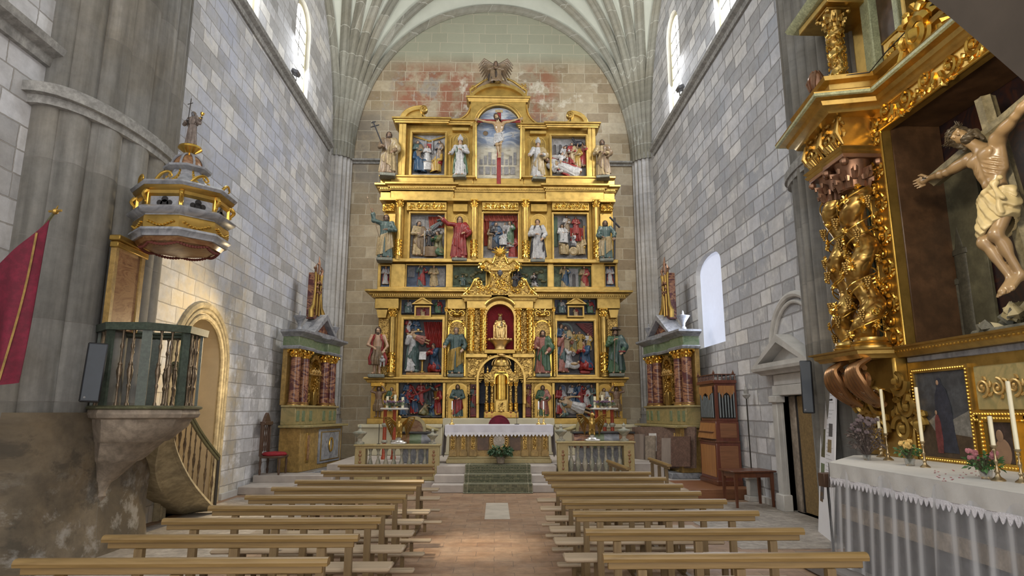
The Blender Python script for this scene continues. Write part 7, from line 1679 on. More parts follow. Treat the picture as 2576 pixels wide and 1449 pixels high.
xframe('picture_frame', ya, yb, za, zb, .07, XA - .08, m_goldb); pf = xbox('picture', XA - .1, XA - .06, ya, yb, za, zb, plain('dark_portrait_paint', (.06, .04, .035), .35, var=.4), .003, SA, 'small dark half-length portrait in a carved gold frame')
m = MB(); c = (ya + yb) / 2; m.ball((XA - .103, c + .02, zb - .13), (.006, .045, .06), 12, 8); m.ball((XA - .101, c, za + .1), (.006, .10, .13), 14, 8); part('painted_face', m, plain('umber_flesh_paint', (.26, .16, .10), .4), pf)
# ---- the large crucifix
hand = P(2325, 425, X=4.98); sh = P(2462, 365, X=4.95); toe = P(2527, 748, X=4.9)
cs2 = (AZ(2462, 368, 4.95) - toe.z) / 1.44
q = P(2476, 372, X=4.98); RT = Euler((0, math.radians(-8), -PI / 2)).to_matrix(); q = q - RT @ Vector((0, 0, 1.42 * cs2))
cru = root('crucifix', 'life-size painted crucified figure on a fluted log cross in the dark side niche', 'crucifix', q, -PI / 2)
cru.rotation_euler = (0, math.radians(-8), -PI / 2); WM[cru.name] = Matrix.Translation(q) @ RT.to_4x4()
up_ = Vector((-.50, -.50, .70)).normalized(); fc_ = Vector((.72, -.62, -.22)); fc_ = (fc_ - up_ * fc_.dot(up_)).normalized(); bk_ = -fc_; xh_ = bk_.cross(up_)
HT = tuple(Matrix(((xh_.x, bk_.x, up_.x), (xh_.y, bk_.y, up_.y), (xh_.z, bk_.z, up_.z))).to_euler())
wl, wr = crucified(cru, cs2, (m_pale, plain('painted_ivory_cloth', (.52, .42, .22), .45, var=.15, nscale=5), plain('painted_brown_hair', (.085, .065, .04), .45, var=.4)), res=.0084, headturn=HT)
m_log = plain('grey_green_log', (.23, .20, .12), .6, var=.35, nscale=6, bumps=(30, .5))
def log(m, a, b, r):
  a, b = Vector(a), Vector(b); d = (b - a).normalized(); u = d.orthogonal().normalized(); v = d.cross(u); n = 28; vs_ = []
  for q in (a, b):
    for i in range(n): t = 2 * PI * i / n; k = r * (1 - .16 * abs(math.sin(3.5 * t))); vs_.append(q + u * k * math.cos(t) + v * k * math.sin(t))
  m.add(vs_, [(i, (i + 1) % n, n + (i + 1) % n, n + i) for i in range(n)] + [tuple(range(n)), tuple(range(n, 2 * n))])
m = MB(); log(m, (0, .15, -.25 * cs2), (0, .15, 1.95 * cs2), .095); part('upright_log', m, m_log, cru, local=True)
m = MB(); log(m, (-.76 * cs2, .06, 1.50 * cs2), (.95 * cs2, .06, 1.585 * cs2), .085); part('cross_log', m, m_log, cru, local=True)
m = MB()
for w_ in (wl, wr): m.tube([(w_[0] * cs2, (w_[1] - .06) * cs2, w_[2] * cs2), (w_[0] * cs2, (w_[1] + .05) * cs2, w_[2] * cs2)], .006, 6); m.ball((w_[0] * cs2, (w_[1] - .06) * cs2, w_[2] * cs2), .012, 6, 5)
part('nail', m, m_iron, cru, local=True)
# ---- faceted painted rocks at its foot
rnd = random.Random(12); mr = [plain('rock_paint_ochre', (.42, .36, .20), .5, var=.15), plain('rock_paint_grey', (.17, .17, .14), .5, var=.2), plain('rock_paint_cream', (.50, .44, .27), .5, var=.15)]
m = MB()
for k in range(46):
  y = rnd.uniform(yN + .2, AY(2425, 850, 5.0)); x = rnd.uniform(5.0, 5.45); zt = zL + .02 + (.34 * min(1, (AY(2425, 850, 5.0) - y) / .55 + .1)) * (.35 + .65 * (x - 5.0) / .45); s = rnd.uniform(.07, .13)
  m.cur = rnd.choice((0, 1, 2)); M = Matrix.Translation((x, y, zt)) @ Euler((rnd.uniform(0, 3), rnd.uniform(0, 3), rnd.uniform(0, 3))).to_matrix().to_4x4()
  m.add([(s, 0, 0), (-s, 0, 0), (0, s, 0), (0, -s, 0), (0, 0, s * 1.2), (0, 0, -s)], [(0, 2, 4), (2, 1, 4), (1, 3, 4), (3, 0, 4), (2, 0, 5), (1, 2, 5), (3, 1, 5), (0, 3, 5)], M)
m.cur = 1; m.bbox(5.0, 5.5, yN + .1, AY(2440, 850, 5.0), zL, zL + .08, .02)
solo('painted_rocks', m, mr, 'ochre and grey faceted painted rocks below the life-size crucifix', 'rock', smooth=False)
# ================================================================ MENSA, CLOTH AND THINGS ON IT
ZM = 1.151
A_ = (P(2090, 1165, Z=ZM).x, P(2090, 1165, Z=ZM).y); B_ = (P(2152, 1147, Z=ZM).x, P(2152, 1147, Z=ZM).y); D_ = (P(2576, 1245, Z=ZM).x, P(2576, 1245, Z=ZM).y)
dirv = ((A_[0] - D_[0]), (A_[1] - D_[1])); yn = 3.4; Cn = (D_[0] + dirv[0] * (yn - D_[1]) / dirv[1], yn)
poly = [A_, B_, (XA + .05, B_[1]), (XA + .05, yn), Cn]
m = MB(); m.prism([(A_[0] + .05, A_[1] - .03), (B_[0] + .03, B_[1] - .02), (XA, B_[1] - .02), (XA, yn), (Cn[0] + .05, yn)], .14, ZM - .03, 'z'); mensa = solo('side_altar_table', m, plain('dim_stone_altar_front', (.17, .165, .17), .8, var=.35, nscale=1.5), 'grey stone side altar seen through the sheer white curtain', 'altar')
m = MB(); m.prism([(A_[0] + .02, A_[1] - .06), (A_[0] + .06, A_[1] - .06), (Cn[0] + .06, yn), (Cn[0] + .02, yn)], .60, .74, 'z'); part('front_band', m, m_corbel, mensa)
cb = MB(); cb.prism([(A_[0] - .015, A_[1] + .015), (B_[0] - .01, B_[1] + .02), (XA - .02, B_[1] + .02), (XA - .02, yn), (Cn[0] - .015, yn)], ZM - .006, ZM + .008, 'z')
def edge(t): return (A_[0] + (Cn[0] - A_[0]) * t, A_[1] + (Cn[1] - A_[1]) * t)
def ff(u, v): e = edge(u); return (e[0] - .022 - .010 * v * math.sin(u * 60), e[1], ZM + .006 - .15 * v)
cb.grid(ff, 120, 4)
def fe(u, v): return (A_[0] + (B_[0] - A_[0]) * u - .02 + .006 * math.sin(14 * u) * v, A_[1] + (B_[1] - A_[1]) * u + .02, ZM + .006 - .15 * v)
cb.grid(fe, 20, 4)
cl = solo('altar_cloth', cb, m_whitelin if 'm_whitelin' in globals() else plain('white_linen', (.56, .55, .53), .85, var=.05, bumps=(14, .35)), 'white linen cloth with lace points over the side altar at right', 'altar cloth')
lb = MB(); n = 52; Lf = math.hypot(A_[0] - Cn[0], A_[1] - Cn[1])
for i in range(n):
  a, b = edge(i / n), edge((i + 1) / n); c = edge((i + .5) / n); q1, q2 = edge((i + .28) / n), edge((i + .72) / n)
  for dx in (-.026, -.020): lb.add([(a[0] + dx, a[1], ZM - .14), (b[0] + dx, b[1], ZM - .14), (b[0] + dx, b[1], ZM - .165), (q2[0] + dx - .004, q2[1], ZM - .205), (c[0] + dx - .006, c[1], ZM - .222), (q1[0] + dx - .004, q1[1], ZM - .205), (a[0] + dx, a[1], ZM - .165)], [tuple(range(7))])
part('lace_points', lb, m_lace, cl)
# sheer curtain
m_tulle, nt, b = newmat('sheer_tulle'); v = coords(nt); b.inputs['Base Color'].default_value = (.72, .73, .76, 1); b.inputs['Roughness'].default_value = .8
wv = N(nt, 'ShaderNodeTexWave', wave_type='BANDS', bands_direction='Y'); wv.inputs['Scale'].default_value = 1.6; wv.inputs['Distortion'].default_value = 6; wv.inputs['Detail'].default_value = 3; wv.inputs['Detail Scale'].default_value = .6; L(nt, coords(nt, scale=(1, 1, .12)), wv.inputs['Vector'])
L(nt, ramp(nt, wv.outputs['Fac'], [(.2, (.16,) * 3), (.7, (.30,) * 3), (.97, (.6,) * 3)]), b.inputs['Alpha'])
tu = MB()
def tf(u, v):
  e = edge(u); k = .006 + .028 * v; return (e[0] - .01 - k * (.5 + .5 * math.sin(u * 47 + 4 * math.sin(u * 11))) * (1 + .6 * math.sin(u * 29)) - .05 * v, e[1] + .02 * v * math.sin(u * 40), ZM - .01 - (ZM - .19 + .03 * math.sin(u * 9)) * v)
tu.grid(tf, 220, 14)
tu.grid(lambda u, v: (A_[0] + (B_[0] - A_[0]) * u - .02 - .05 * v + .03 * v * math.sin(u * 16), A_[1] + (B_[1] - A_[1]) * u + .02 + .03 * v, ZM - .01 - (ZM - .19) * v), 30, 10)
part('sheer_curtain', tu, m_tulle, cl)
# platform and dark carpet
m = MB(); m.bbox(A_[0] - .55 + .3, 6.0, 2.0, 7.6, 0, .14, .02); struct('floor_chapel_step', m, plain('dim_step_stone', (.2, .18, .17), .8))
m = MB(); m.bbox(2.72, A_[0] - .27, 2.6, 5.6, .001, .012, .003); solo('carpet', m, plain('dark_grey_carpet', (.055, .058, .065), .95), 'dark grey carpet on the floor in front of the side altar', 'carpet')
# candles and flowers
m_glass, nt, b = newmat('clear_glass'); b.inputs['Base Color'].default_value = (.75, .8, .8, 1); b.inputs['Roughness'].default_value = .05; b.inputs['Transmission Weight'].default_value = .9; b.inputs['Alpha'].default_value = .55
zt = ZM + .008
def onm(px, py): q = P(px, py, Z=zt); return (min(q.x, XA - .22), q.y, zt)
def cnd(px, pyb, pyt, pym, label, mat=m_silverbrass):
  q = onm(px, pyb); h = P(px, pym, Y=q[1]).z - zt; t = P(px, pyt, Y=q[1]).z - zt; h = max(.1, h)
  candlestick('candlestick', label, q, h, t - h, mat, 'candlesticks on the side altar', cr=.0165)
cnd(2235, 1158, 980, 1090, 'leftmost brass candlestick on the side altar, tall ivory candle beside the dried flowers')
cnd(2328, 1176, 975, 1110, 'brass candlestick with tall ivory candle in front of the dark painting')
cnd(2512, 1210, 1048, 1120, 'squat brass candlestick with short leaning candle behind the pink flowers')
cnd(2572, 1215, 960, 1130, 'rightmost brass candlestick with tall thick candle at the edge of view')
cnd(2275, 1150, 1048, 1078, 'short candle rising behind the vase of yellow roses')
m_dryleaf = plain('dried_stems', (.13, .10, .09), .9, var=.4, nscale=25)
q = onm(2182, 1158); leafy('dried_bouquet', 'grey-brown dried flowers in a tall glass vase on the side altar', (q[0], q[1], zt), .17, .42, 260, m_dryleaf, m_dryfl, 26, .045, 5, 'bouquet', .045, m_glass, m_dryleaf)
m_yrose = plain('yellow_rose', (.75, .50, .16), .6, var=.2, nscale=30); m_prose = plain('dusty_pink_petals', (.48, .18, .20), .6, var=.35, nscale=30); m_rrose = plain('red_petals', (.5, .02, .03), .6, var=.2)
q = onm(2290, 1172); leafy('rose_bouquet', 'yellow roses in a cut glass vase between the first two tall candles', (q[0], q[1], zt), .10, .17, 90, m_leaf2, m_yrose, 11, .052, 6, 'bouquet', .045, m_glass)
q = onm(2482, 1205); leafy('rose_bouquet', 'pink fading roses with green leaves in a glass before the small portrait', (q[0], q[1], zt), .115, .15, 130, m_leaf2, m_prose, 9, .05, 7, 'bouquet', .05, m_glass)
rnd = random.Random(8); m = MB()
for k in range(30):
  q = P(rnd.uniform(2350, 2475), rnd.uniform(1180, 1212), Z=zt); m.ball((q.x, q.y, zt + .004), (rnd.uniform(.005, .012), rnd.uniform(.006, .015), .003), 6, 4)
tag(solo('fallen_petals', m, m_prose, 'scattered dried pink petals on the white cloth of the side altar', 'petals'), kind='stuff')
q = P(2262, 1445, Z=.02); leafy('red_flowers', 'low red flowers on the floor at the bottom edge before the side altar', (q.x - .05, q.y - .1, .012), .15, .16, 120, m_leaf2, m_rrose, 12, .05, 9, 'flowers', .05)
# ---- exhibition board, alms box, loudspeaker, door with pediment, side table, lamp post
b0, b1 = P(2062, 1338, Z=.0), P(2098, 1366, Z=.0); t0 = P(2071, 950, Y=b0.y); t1 = P(2107, 945, Y=b1.y)
def BD(u, v, d=0): a = b0.lerp(b1, u); c = t0.lerp(t1, u); q = a.lerp(c, v); nrm = (b1 - b0).cross(Vector((0, 0, 1))).normalized(); nrm = nrm if nrm.x < 0 else -nrm; return q + nrm * d
r = root('exhibition_board', 'tall white information board with grey text and pictures leaning by the side altar', 'board', (b0.x, b0.y, 0))
def slab(u0, u1, v0, v1, d0, d1): m = MB(); c = [BD(u, v, d) for d in (d0, d1) for u, v in ((u0, v0), (u1, v0), (u1, v1), (u0, v1))]; return m.add(c, [(0, 1, 2, 3), (4, 5, 6, 7), (0, 1, 5, 4), (1, 2, 6, 5), (2, 3, 7, 6), (3, 0, 4, 7)])
part('panel', slab(0, 1, .0, 1, 0, .02), m_paper, r)
for i in range(26):
  v = .90 - i * .0235
  if .70 < v < .72 or i % 9 == 4: continue
  part('text_line', slab(.45 if i > 5 else .12, .9 - .25 * ((i * 37) % 5) / 5, v, v + .004, .02, .0215), m_ink, r)
for (u0, u1, v0, v1, mt) in ((.1, .36, .48, .66, m_olive), (.6, .85, .62, .70, m_grrobe), (.55, .8, .52, .6, m_crobe), (.1, .36, .34, .44, m_greenmar), (.1, .36, .22, .31, m_grrobe), (.5, .7, .90, .95, m_yrobe), (.15, .3, .9, .94, m_grrobe), (.1, .3, .2, .26, m_brobe)): part('picture', slab(u0, u1, v0, v1, .02, .022), mt, r)
part('caption_bar', slab(.12, .8, .845, .856, .02, .0215), m_black, r)
q = P(2081, 1208, Y=7.35); m = MB(); m.bbox(q.x - .07, q.x + .07, q.y - .07, q.y + .07, q.z - .07, q.z + .08, .006); r = solo('alms_box', m, m_walnut, 'small brown wooden alms box on a black post before the white board', 'box'); m = MB(); m.tube([(q.x, q.y, 0), (q.x, q.y, q.z - .07)], .014, 8); part('post', m, m_black, r)
def speaker(px0, py0, px1, py1, Y, label, lean=0, rz=0):
  a, b = P((px0 + px1) / 2, py0, Y=Y), P((px0 + px1) / 2, py1, Y=Y); w_ = abs(P(px1, (py0 + py1) / 2, Y=Y).x - P(px0, (py0 + py1) / 2, Y=Y).x) / 2
  r = root('loudspeaker', label, 'loudspeaker', (b.x, Y, b.z), rz); H = a.z - b.z; M = Matrix.Rotation(lean, 4, 'Y')
  m = MB(); m.bbox(-w_, w_, 0, .2, 0, H, .012, M); part('case', m, m_speakbody, r, local=True)
  m = MB(); m.bbox(-w_ + .012, w_ - .012, -.012, .004, .015, H - .015, .006, M); part('grille', m, m_speaker, r, local=True)
  m = MB(); m.ball((-w_ * .5, -.014, .05), (.012, .003, .012), 8, 5, M); part('badge', m, m_greybg, r, local=True)
  m = MB(); m.bbox(-.02, .02, .18, .42, H * .5 - .03, H * .5 + .03, .004, M); part('wall_bracket', m, m_iron, r, local=True)
speaker(2021, 907, 2048, 1040, 9.3, 'slim black column loudspeaker on the right pier beside the pedimented doorway', math.radians(1), -.5)
# doorway with pediment
def dz(px, py): return P(px, py, X=XR).z
def dy(px, py): return P(px, py, X=XR).y
e = root('door_2', '', '', (XR, 10.8, 0));
for k in ('label', 'category'):
  if k in e: del e[k]
e['kind'] = 'structure'
def dbox(name, x0, x1, y0, y1, z0, z1, mat, b=.012): m = MB(); m.bbox(x0, x1, y0, y1, z0, z1, b); return part(name, m, mat, e)
dbox('door_reveal', XR + .10, XR + .3, 11.24, 11.5, .0, 1.98, m_corbel); dbox('door_leaf', XR + .12, XR + .18, 10.25, 11.17, .02, 1.97, plain('yellow_brown_door', (.27, .18, .075), .5, var=.2), .006); dbox('door_gap_shade', XR + .12, XR + .26, 11.17, 11.25, .02, 1.97, m_black, .004)  # black strip stands in for the shaded gap beside the leaf
dbox('jamb', XR - .05, XR + .2, 11.45, 11.5, 0, 1.98, m_stone_lt); dbox('pilaster', XR - .12, XR, 11.46, 11.66, .0, 1.95, m_stone_lt); dbox('pilaster_base', XR - .17, XR, 11.36, 11.68, 0, .28, m_stone_lt); dbox('pilaster_capital', XR - .17, XR, 11.36, 11.68, 1.86, 1.98, m_stone_lt); dbox('pilaster', XR - .12, XR, 10.02, 10.18, .0, 1.95, m_stone_lt)
dbox('lintel', XR - .1, XR + .2, 10.0, 11.65, 1.98, 2.16, m_stone_lt); dbox('frieze', XR - .08, XR, 10.02, 11.6, 2.16, 2.36, m_stone_lt)
zc = 2.5; m = MB(); y0p, y1p, yc2 = 9.95, 12.0, 10.95
m.sweep([(XR + .1, y1p - .1), (XR - .15, y1p - .1), (XR - .15, y0p), (XR + .1, y0p)], [(o, 2.36 + z) for o, z in [(-.1, 0), (.02, 0), (.06, .04), (.14, .07), (.16, .12), (-.1, .12)]]); part('cornice', m, m_stone_lt, e)
m = MB(); pk = P(1962, 862, X=XR).z + .1; m.ring([(y0p - .15, 2.48), (y1p + .12, 2.48), (yc2, pk)], [(y0p + .2, 2.56), (y1p - .22, 2.56), (yc2, pk - .14)], XR - .28, XR + .02, 'x'); m.prism([(y0p + .15, 2.5), (y1p - .15, 2.5), (yc2, pk - .1)], XR - .06, XR, 'x'); part('pediment', m, m_stone_lt, e)
m = MB(); m.tube([(XR - .02, 10.75 + .95 * math.cos(a), 2.75 + .95 * math.sin(a)) for a in [PI * (.05 + .9 * i / 20) for i in range(21)]], .06, 8); m.tube([(XR - .03, 10.75 + .8 * math.cos(a), 2.75 + .82 * math.sin(a)) for a in [PI * (.05 + .9 * i / 20) for i in range(21)]], .035, 8); struct('trim_11', m, m_stone_lt)
# side table
q = [P(*p, Z=0) for p in ((1855, 1265), (1945, 1277), (1883, 1272), (1925, 1262))]; ztb = P(1895, 1180, Y=12.2).z
r = root('side_table', 'small dark reddish wooden table standing beside the chamber organ', 'table', (4.66, 12.1, 0), .12);
m = MB(); m.bbox(-.42, .42, -.3, .3, ztb - .03, ztb, .008); part('table_top', m, m_dkwood, r, local=True)
m = MB(); m.ring([(-.37, -.25), (.37, -.25), (.37, .25), (-.37, .25)], [(-.35, -.23), (.35, -.23), (.35, .23), (-.35, .23)], ztb - .12, ztb - .03, 'z'); part('apron', m, m_dkwood, r, local=True)
for x in (-.35, .35):
  for y in (-.23, .23): m = MB(); m.add([(x + a, y + b, z) for z, s in ((0, .018), (ztb - .03, .028)) for a, b in ((-s, -s), (s, -s), (s, s), (-s, s))], [(0, 1, 2, 3), (4, 5, 6, 7), (0, 1, 5, 4), (1, 2, 6, 5), (2, 3, 7, 6), (3, 0, 4, 7)]); part('leg', m, m_dkwood, r, local=True)
r = root('processional_lantern', 'old lantern on a thin pole with pale pedestal against the wall behind the side table', 'lantern', (5.0, 12.75, 0)); m = MB(); m.tube([(0, 0, .3), (0, 0, 1.95)], .014, 6); part('pole', m, m_iron, r, local=True)
m = MB(); m.lathe([(.02, 0), (.07, .05), (.08, .08), (.045, .1), (.05, .18), (.02, .22), (.0, .3)], (0, 0, 1.95), 12); part('lantern_head', m, m_trim, r, local=True); m = MB(); m.bbox(-.13, .13, -.13, .13, 0, .1, .01); m.bbox(-.09, .09, -.09, .09, .1, .42, .01); m.bbox(-.14, .1, -.14, .14, .42, .47, .01); part('pedestal', m, m_stone_lt, r, local=True)
# floodlights on the string courses
for (x, y, z, s, lab) in ((XL + .12, 15.35, 10.3, 1, 'small grey floodlight on the left string course below the lancet window'), (XR - .12, 15.9, 10.3, -1, 'small grey floodlight on the right string course below the lancet window')):
  r = root('floodlight', lab, 'floodlight', (x, y, z)); m = MB(); m.bbox(-.09, .09, -.13, .13, .02, .14, .02, Matrix.Rotation(.4 * s, 4, 'Y')); part('housing', m, m_grrobe, r, local=True); m = MB(); m.tube([(0, -.15, .06), (0, -.15, -.07), (0, .15, -.07), (0, .15, .06)], .012, 5); part('bracket', m, m_iron, r, local=True)
# ================================================================ PULPIT, SOUNDING BOARD, STAIR (left)
PX_, PY_ = -4.30, 8.05
def octo(r, c=(PX_, PY_), a0=PI / 8): return [(c[0] + r * math.cos(a0 + i * PI / 4), c[1] + r * math.sin(a0 + i * PI / 4)) for i in range(8)]
zf, zr = 1.72, 2.64
pu = root('pulpit', 'stone corbelled pulpit with dark green railing hanging from the left pier', 'pulpit', (PX_, PY_, .9))
def loft(mb, rings):
  n = len(rings[0][0]); v = []
  for pts, z in rings: v += [(p[0], p[1], z) for p in pts]
  mb.add(v, [(j * n + i, j * n + (i + 1) % n, (j + 1) * n + (i + 1) % n, (j + 1) * n + i) for j in range(len(rings) - 1) for i in range(n)] + [tuple(range(n)), tuple(range((len(rings) - 1) * n, len(rings) * n))])
def oc(r, t, z): return (octo(r * .86, (PX_ - .52 * t, PY_ + .1 * t)), z)
m = MB(); loft(m, [oc(.70, 0, zf), oc(.72, 0, zf - .05), oc(.70, 0, zf - .09), oc(.63, .02, zf - .11), oc(.60, .05, zf - .2), oc(.50, .2, zf - .33), oc(.47, .25, zf - .37), oc(.44, .3, zf - .38), oc(.33, .5, zf - .56), oc(.30, .55, zf - .6), oc(.26, .6, zf - .62), oc(.14, .8, zf - .82), oc(.10, .86, zf - .86), oc(.06, .9, zf - .98), oc(.08, .92, zf - 1.02), oc(.02, .93, zf - 1.1)]); part('corbel', m, m_corbel, pu)
m = MB(); loft(m, [oc(.70, 0, zf), oc(.74, 0, zf + .015), oc(.74, 0, zf + .035), oc(.70, 0, zf + .05)]); part('floor_rim', m, m_olive, pu)
m = MB(); out = [oc(.67, 0, 0)[0]]
m.sweep(list(reversed(octo(.572))), [(-.05, zr), (.02, zr), (.05, zr + .02), (.055, zr + .05), (.085, zr + .06), (.09, zr + .085), (-.06, zr + .085)], closed=True) ; part('handrail', m, m_greenrail, pu)
bp = [(.022, 0), (.022, .03), (.012, .05), (.012, .2), (.02, .23), (.02, .25), (.011, .27), (.026, .36), (.034, .42), (.020, .48), (.026, .5), (.013, .53), (.012, .68), (.021, .71), (.021, .73), (.012, .76), (.012, .88), (.022, .92)]
corners = octo(.562)
for i in range(8):
  a, b = Vector(corners[i]), Vector(corners[(i + 1) % 8])
  if a.x < -4.7 and b.x < -4.7: continue
  d = (Vector(a) - Vector((PX_, PY_))).normalized(); t_ = Vector((-d.y, d.x)); m = MB()
  p4 = [a + t_ * .052 + d * .012, a - t_ * .052 + d * .012, a - t_ * .052 - d * .02, a + t_ * .052 - d * .02]; m.prism([(p.x, p.y) for p in p4], zf + .04, zr + .01, 'z'); part('corner_post', m, m_greenrail, pu)
  for u in (.36, .64):
    c = a.lerp(b, u); m = MB(); m.lathe([(r, z * (zr - zf - .04)) for r, z in [(r, z / .92) for r, z in bp]], (c.x, c.y, zf + .045), 10); part('baluster', m, m_bronzebal, pu)
# marbled backboard on the pier
r = root('pulpit_backboard', 'brown marbled wooden panel with ochre edges between pulpit and sounding board', 'panel', (-4.66, 8.05, zr)); xq = -4.66; m = MB(); y0, y1 = P(283, 725, X=xq).y, P(347, 725, X=xq).y; z0, z1 = P(310, 832, X=xq).z, P(320, 615, X=xq).z
m.bbox(xq - .05, xq, y0, y1, z0, z1, .005); part('panel', m, m_redmar2, r)
for a, b in ((y0 - .05, y0 + .02), (y1 - .02, y1 + .07)): m = MB(); m.bbox(xq - .05, xq + .02, a, b, z0, z1, .006); part('edge_strip', m, m_yellowp, r)
m = MB(); m.bbox(xq - .06, xq + .08, y0 - .1, y1 + .12, z1 - .02, z1 + .05, .012); m.bbox(xq - .06, xq + .05, y0 - .07, y1 + .09, z1 - .1, z1 - .02, .012); part('capital', m, m_goldd, r)
# sounding board
CX, CY = -4.10, 8.1
sb = root('sounding_board', 'grey and gilt octagonal sounding board crowned by a dome above the pulpit', 'sounding board', (CX, CY, 3.6))
def zc_(py): return P(452, py, Y=8.1).z
def oct2(r, z): return (octo(r * .87, (CX, CY)), z)
z_b, z_1, z_2, z_3, z_4, z_5, z_6 = zc_(640), zc_(592), zc_(556), zc_(522), zc_(492), zc_(438), zc_(405)
m = MB(); loft(m, [oct2(.60, z_1 - .14), oct2(.64, z_1 - .14), oct2(.65, z_1 - .10), oct2(.69, z_1 - .07), oct2(.68, z_1 - .04)]); part('underside', m, m_greymar, sb)
m = MB(); loft(m, [oct2(.61, z_1 - .13), oct2(.56, z_1 - .19), oct2(.42, z_1 - .22), oct2(.02, z_1 - .22)]); part('painted_soffit', m, m_redmar2, sb)
m = MB(); loft(m, [oct2(.63, z_1 - .08), oct2(.63, z_2 - .06), oct2(.72, z_2 - .02), oct2(.74, z_2 + .01), oct2(.70, z_2 + .04), oct2(.62, z_2 + .05)]); part('lower_cornice', m, m_greymar, sb)
m = MB(); loft(m, [oct2(.635, z_1 - .05), oct2(.645, z_1 + .0), oct2(.645, z_2 - .09), oct2(.63, z_2 - .07)]); part('gilt_band', m, m_goldd, sb)
m = MB(); loft(m, [oct2(.60, z_2 + .03), oct2(.60, z_3)]); gal = part('gallery', m, m_greymar, sb)
m = MB(); loft(m, [oct2(.60, z_3 - .01), oct2(.64, z_3 + .02), oct2(.64, z_3 + .06), oct2(.68, z_3 + .09), oct2(.70, z_4 - .02), oct2(.66, z_4)]); part('upper_cornice', m, m_goldd, sb); m = MB(); loft(m, [oct2(.70, z_4 - .045), oct2(.73, z_4 - .01), oct2(.70, z_4 + .02), oct2(.6, z_4 + .03)]); part('cornice_lip', m, m_greymar, sb)
rings = []
for i in range(9): t = i / 8; rings.append(oct2(.58 - .34 * (1 - (1 - t) ** 2.2), z_4 + .02 + (z_5 - z_4) * t))
m = MB(); loft(m, rings); part('concave_roof', m, m_greymar, sb)
m = MB(); loft(m, [oct2(.24, z_5 - .01), oct2(.33, z_5 + .03), oct2(.34, z_5 + .055), oct2(.24, z_5 + .075)]); part('roof_collar', m, m_greymar, sb)
zd = z_5 + .07; m = MB(); m.lathe([(.19 * math.cos(t), .19 * math.sin(t)) for t in [PI / 2 * i / 8 for i in range(9)]], (CX, CY, zd), 24); dm = part('dome', m, m_redmar2, sb); m = MB()
for i in range(8): a = 2 * PI * i / 8; m.tube([(CX + .205 * math.cos(t) * math.cos(a), CY + .205 * math.cos(t) * math.sin(a), zd + .205 * math.sin(t)) for t in [PI / 2 * j / 8 for j in range(9)]], .016, 6)
part('dome_rib', m, m_greymar, dm)
zg = zd + .18; m = MB(); m.lathe([(.06, 0), (.05, .03), (.11, .07), (.15, .10), (.14, .13), (.10, .15), (.0, .15)], (CX, CY, zg), 20); part('gilt_bowl', m, m_goldb, sb)
for i in range(8):
  a0 = PI / 8 + i * PI / 4; am = a0 + PI / 8
  c, s = math.cos(a0), math.sin(a0); m = MB(); m.bbox(-.026, .026, -.03, .02, z_2 + .03, z_3 + .1, .01, Matrix.Translation((CX + .527 * c, CY + .527 * s, 0)) @ Matrix.Rotation(a0 + PI / 2, 4, 'Z')); q = crv([(CX + .56 * c, CY + .56 * s, z_3 + .05), (CX + .60 * c, CY + .60 * s, z_3 - .01), (CX + .56 * c, CY + .56 * s, z_3 - .07), (CX + .575 * c, CY + .575 * s, z_2 + .09)]); m.tube(q, [.03 - .0012 * i for i in range(len(q))], 8); part('gilt_pilaster', m, m_goldb, gal)
  c, s = math.cos(am), math.sin(am); M = Matrix.Translation((CX + .484 * c, CY + .484 * s, z_2 + .09)) @ Matrix.Rotation(am + PI / 2, 4, 'Z')
  m = MB()
  for (dx, dz, r_) in ((-.06, 0, .035), (.06, 0, .035), (0, .045, .04), (0, -.01, .05)): m.lathe([(0, -.006), (r_, -.006), (r_, .006), (0, .006)], (0, 0, 0), 14, M @ Matrix.Translation((dx, 0, dz)) @ Matrix.Rotation(PI / 2, 4, 'X'))
  part('dark_opening', m, m_black, gal)
  m = MB(); M2 = Matrix.Translation((CX + .435 * c, CY + .435 * s, z_4 + .0)) @ Matrix.Rotation(am + PI / 2, 4, 'Z')
  if i in (4, 5, 6, 7, 0):
    pts = [(-.12, -.08, .02), (-.05, -.1, .1), (.03, -.1, .13), (.08, -.1, .08), (.05, -.1, .05)]; q = crv([M2 @ Vector(p) for p in pts]); m.tube(q, [.024 - .0008 * i for i in range(len(q))], 8); part('gilt_scroll', m, m_goldb, sb)
  m = MB();
  for k in range(9): t = (k - 4) / 4; m.ball(M @ Vector((t * .15, -.045, -.27 - .03 * math.cos(t * 2.4))), (.022, .022, .018), 6, 5)
  part('gilt_leafwork', m, m_goldb, gal)
  m = MB()
  for j in range(6): t = z_4 + .05 + (z_5 - z_4 - .08) * j / 5; tt = (t - z_4 - .02) / (z_5 - z_4); r_ = (.58 - .34 * (1 - (1 - tt) ** 2.2)) * .925 * .87; m.ball((CX + r_ * c, CY + r_ * s, t), (.035 - .004 * j, .035 - .004 * j, .03), 6, 5)
  part('roof_ornament', m, m_goldb, sb)
  m = MB()
  for k in range(11): t = (k - 5) / 5; q = M @ Vector((t * .17, .06, z_1 - .20 - (z_2 + .09) - .028 * (1 - t * t))); m.ball(q, (.022, .016, .02), 5, 4)
  part('hanging_garland', m, plain('dark_red_garland', (.13, .03, .02), .7) if i == 0 else MATS['dark_red_garland'], sb)
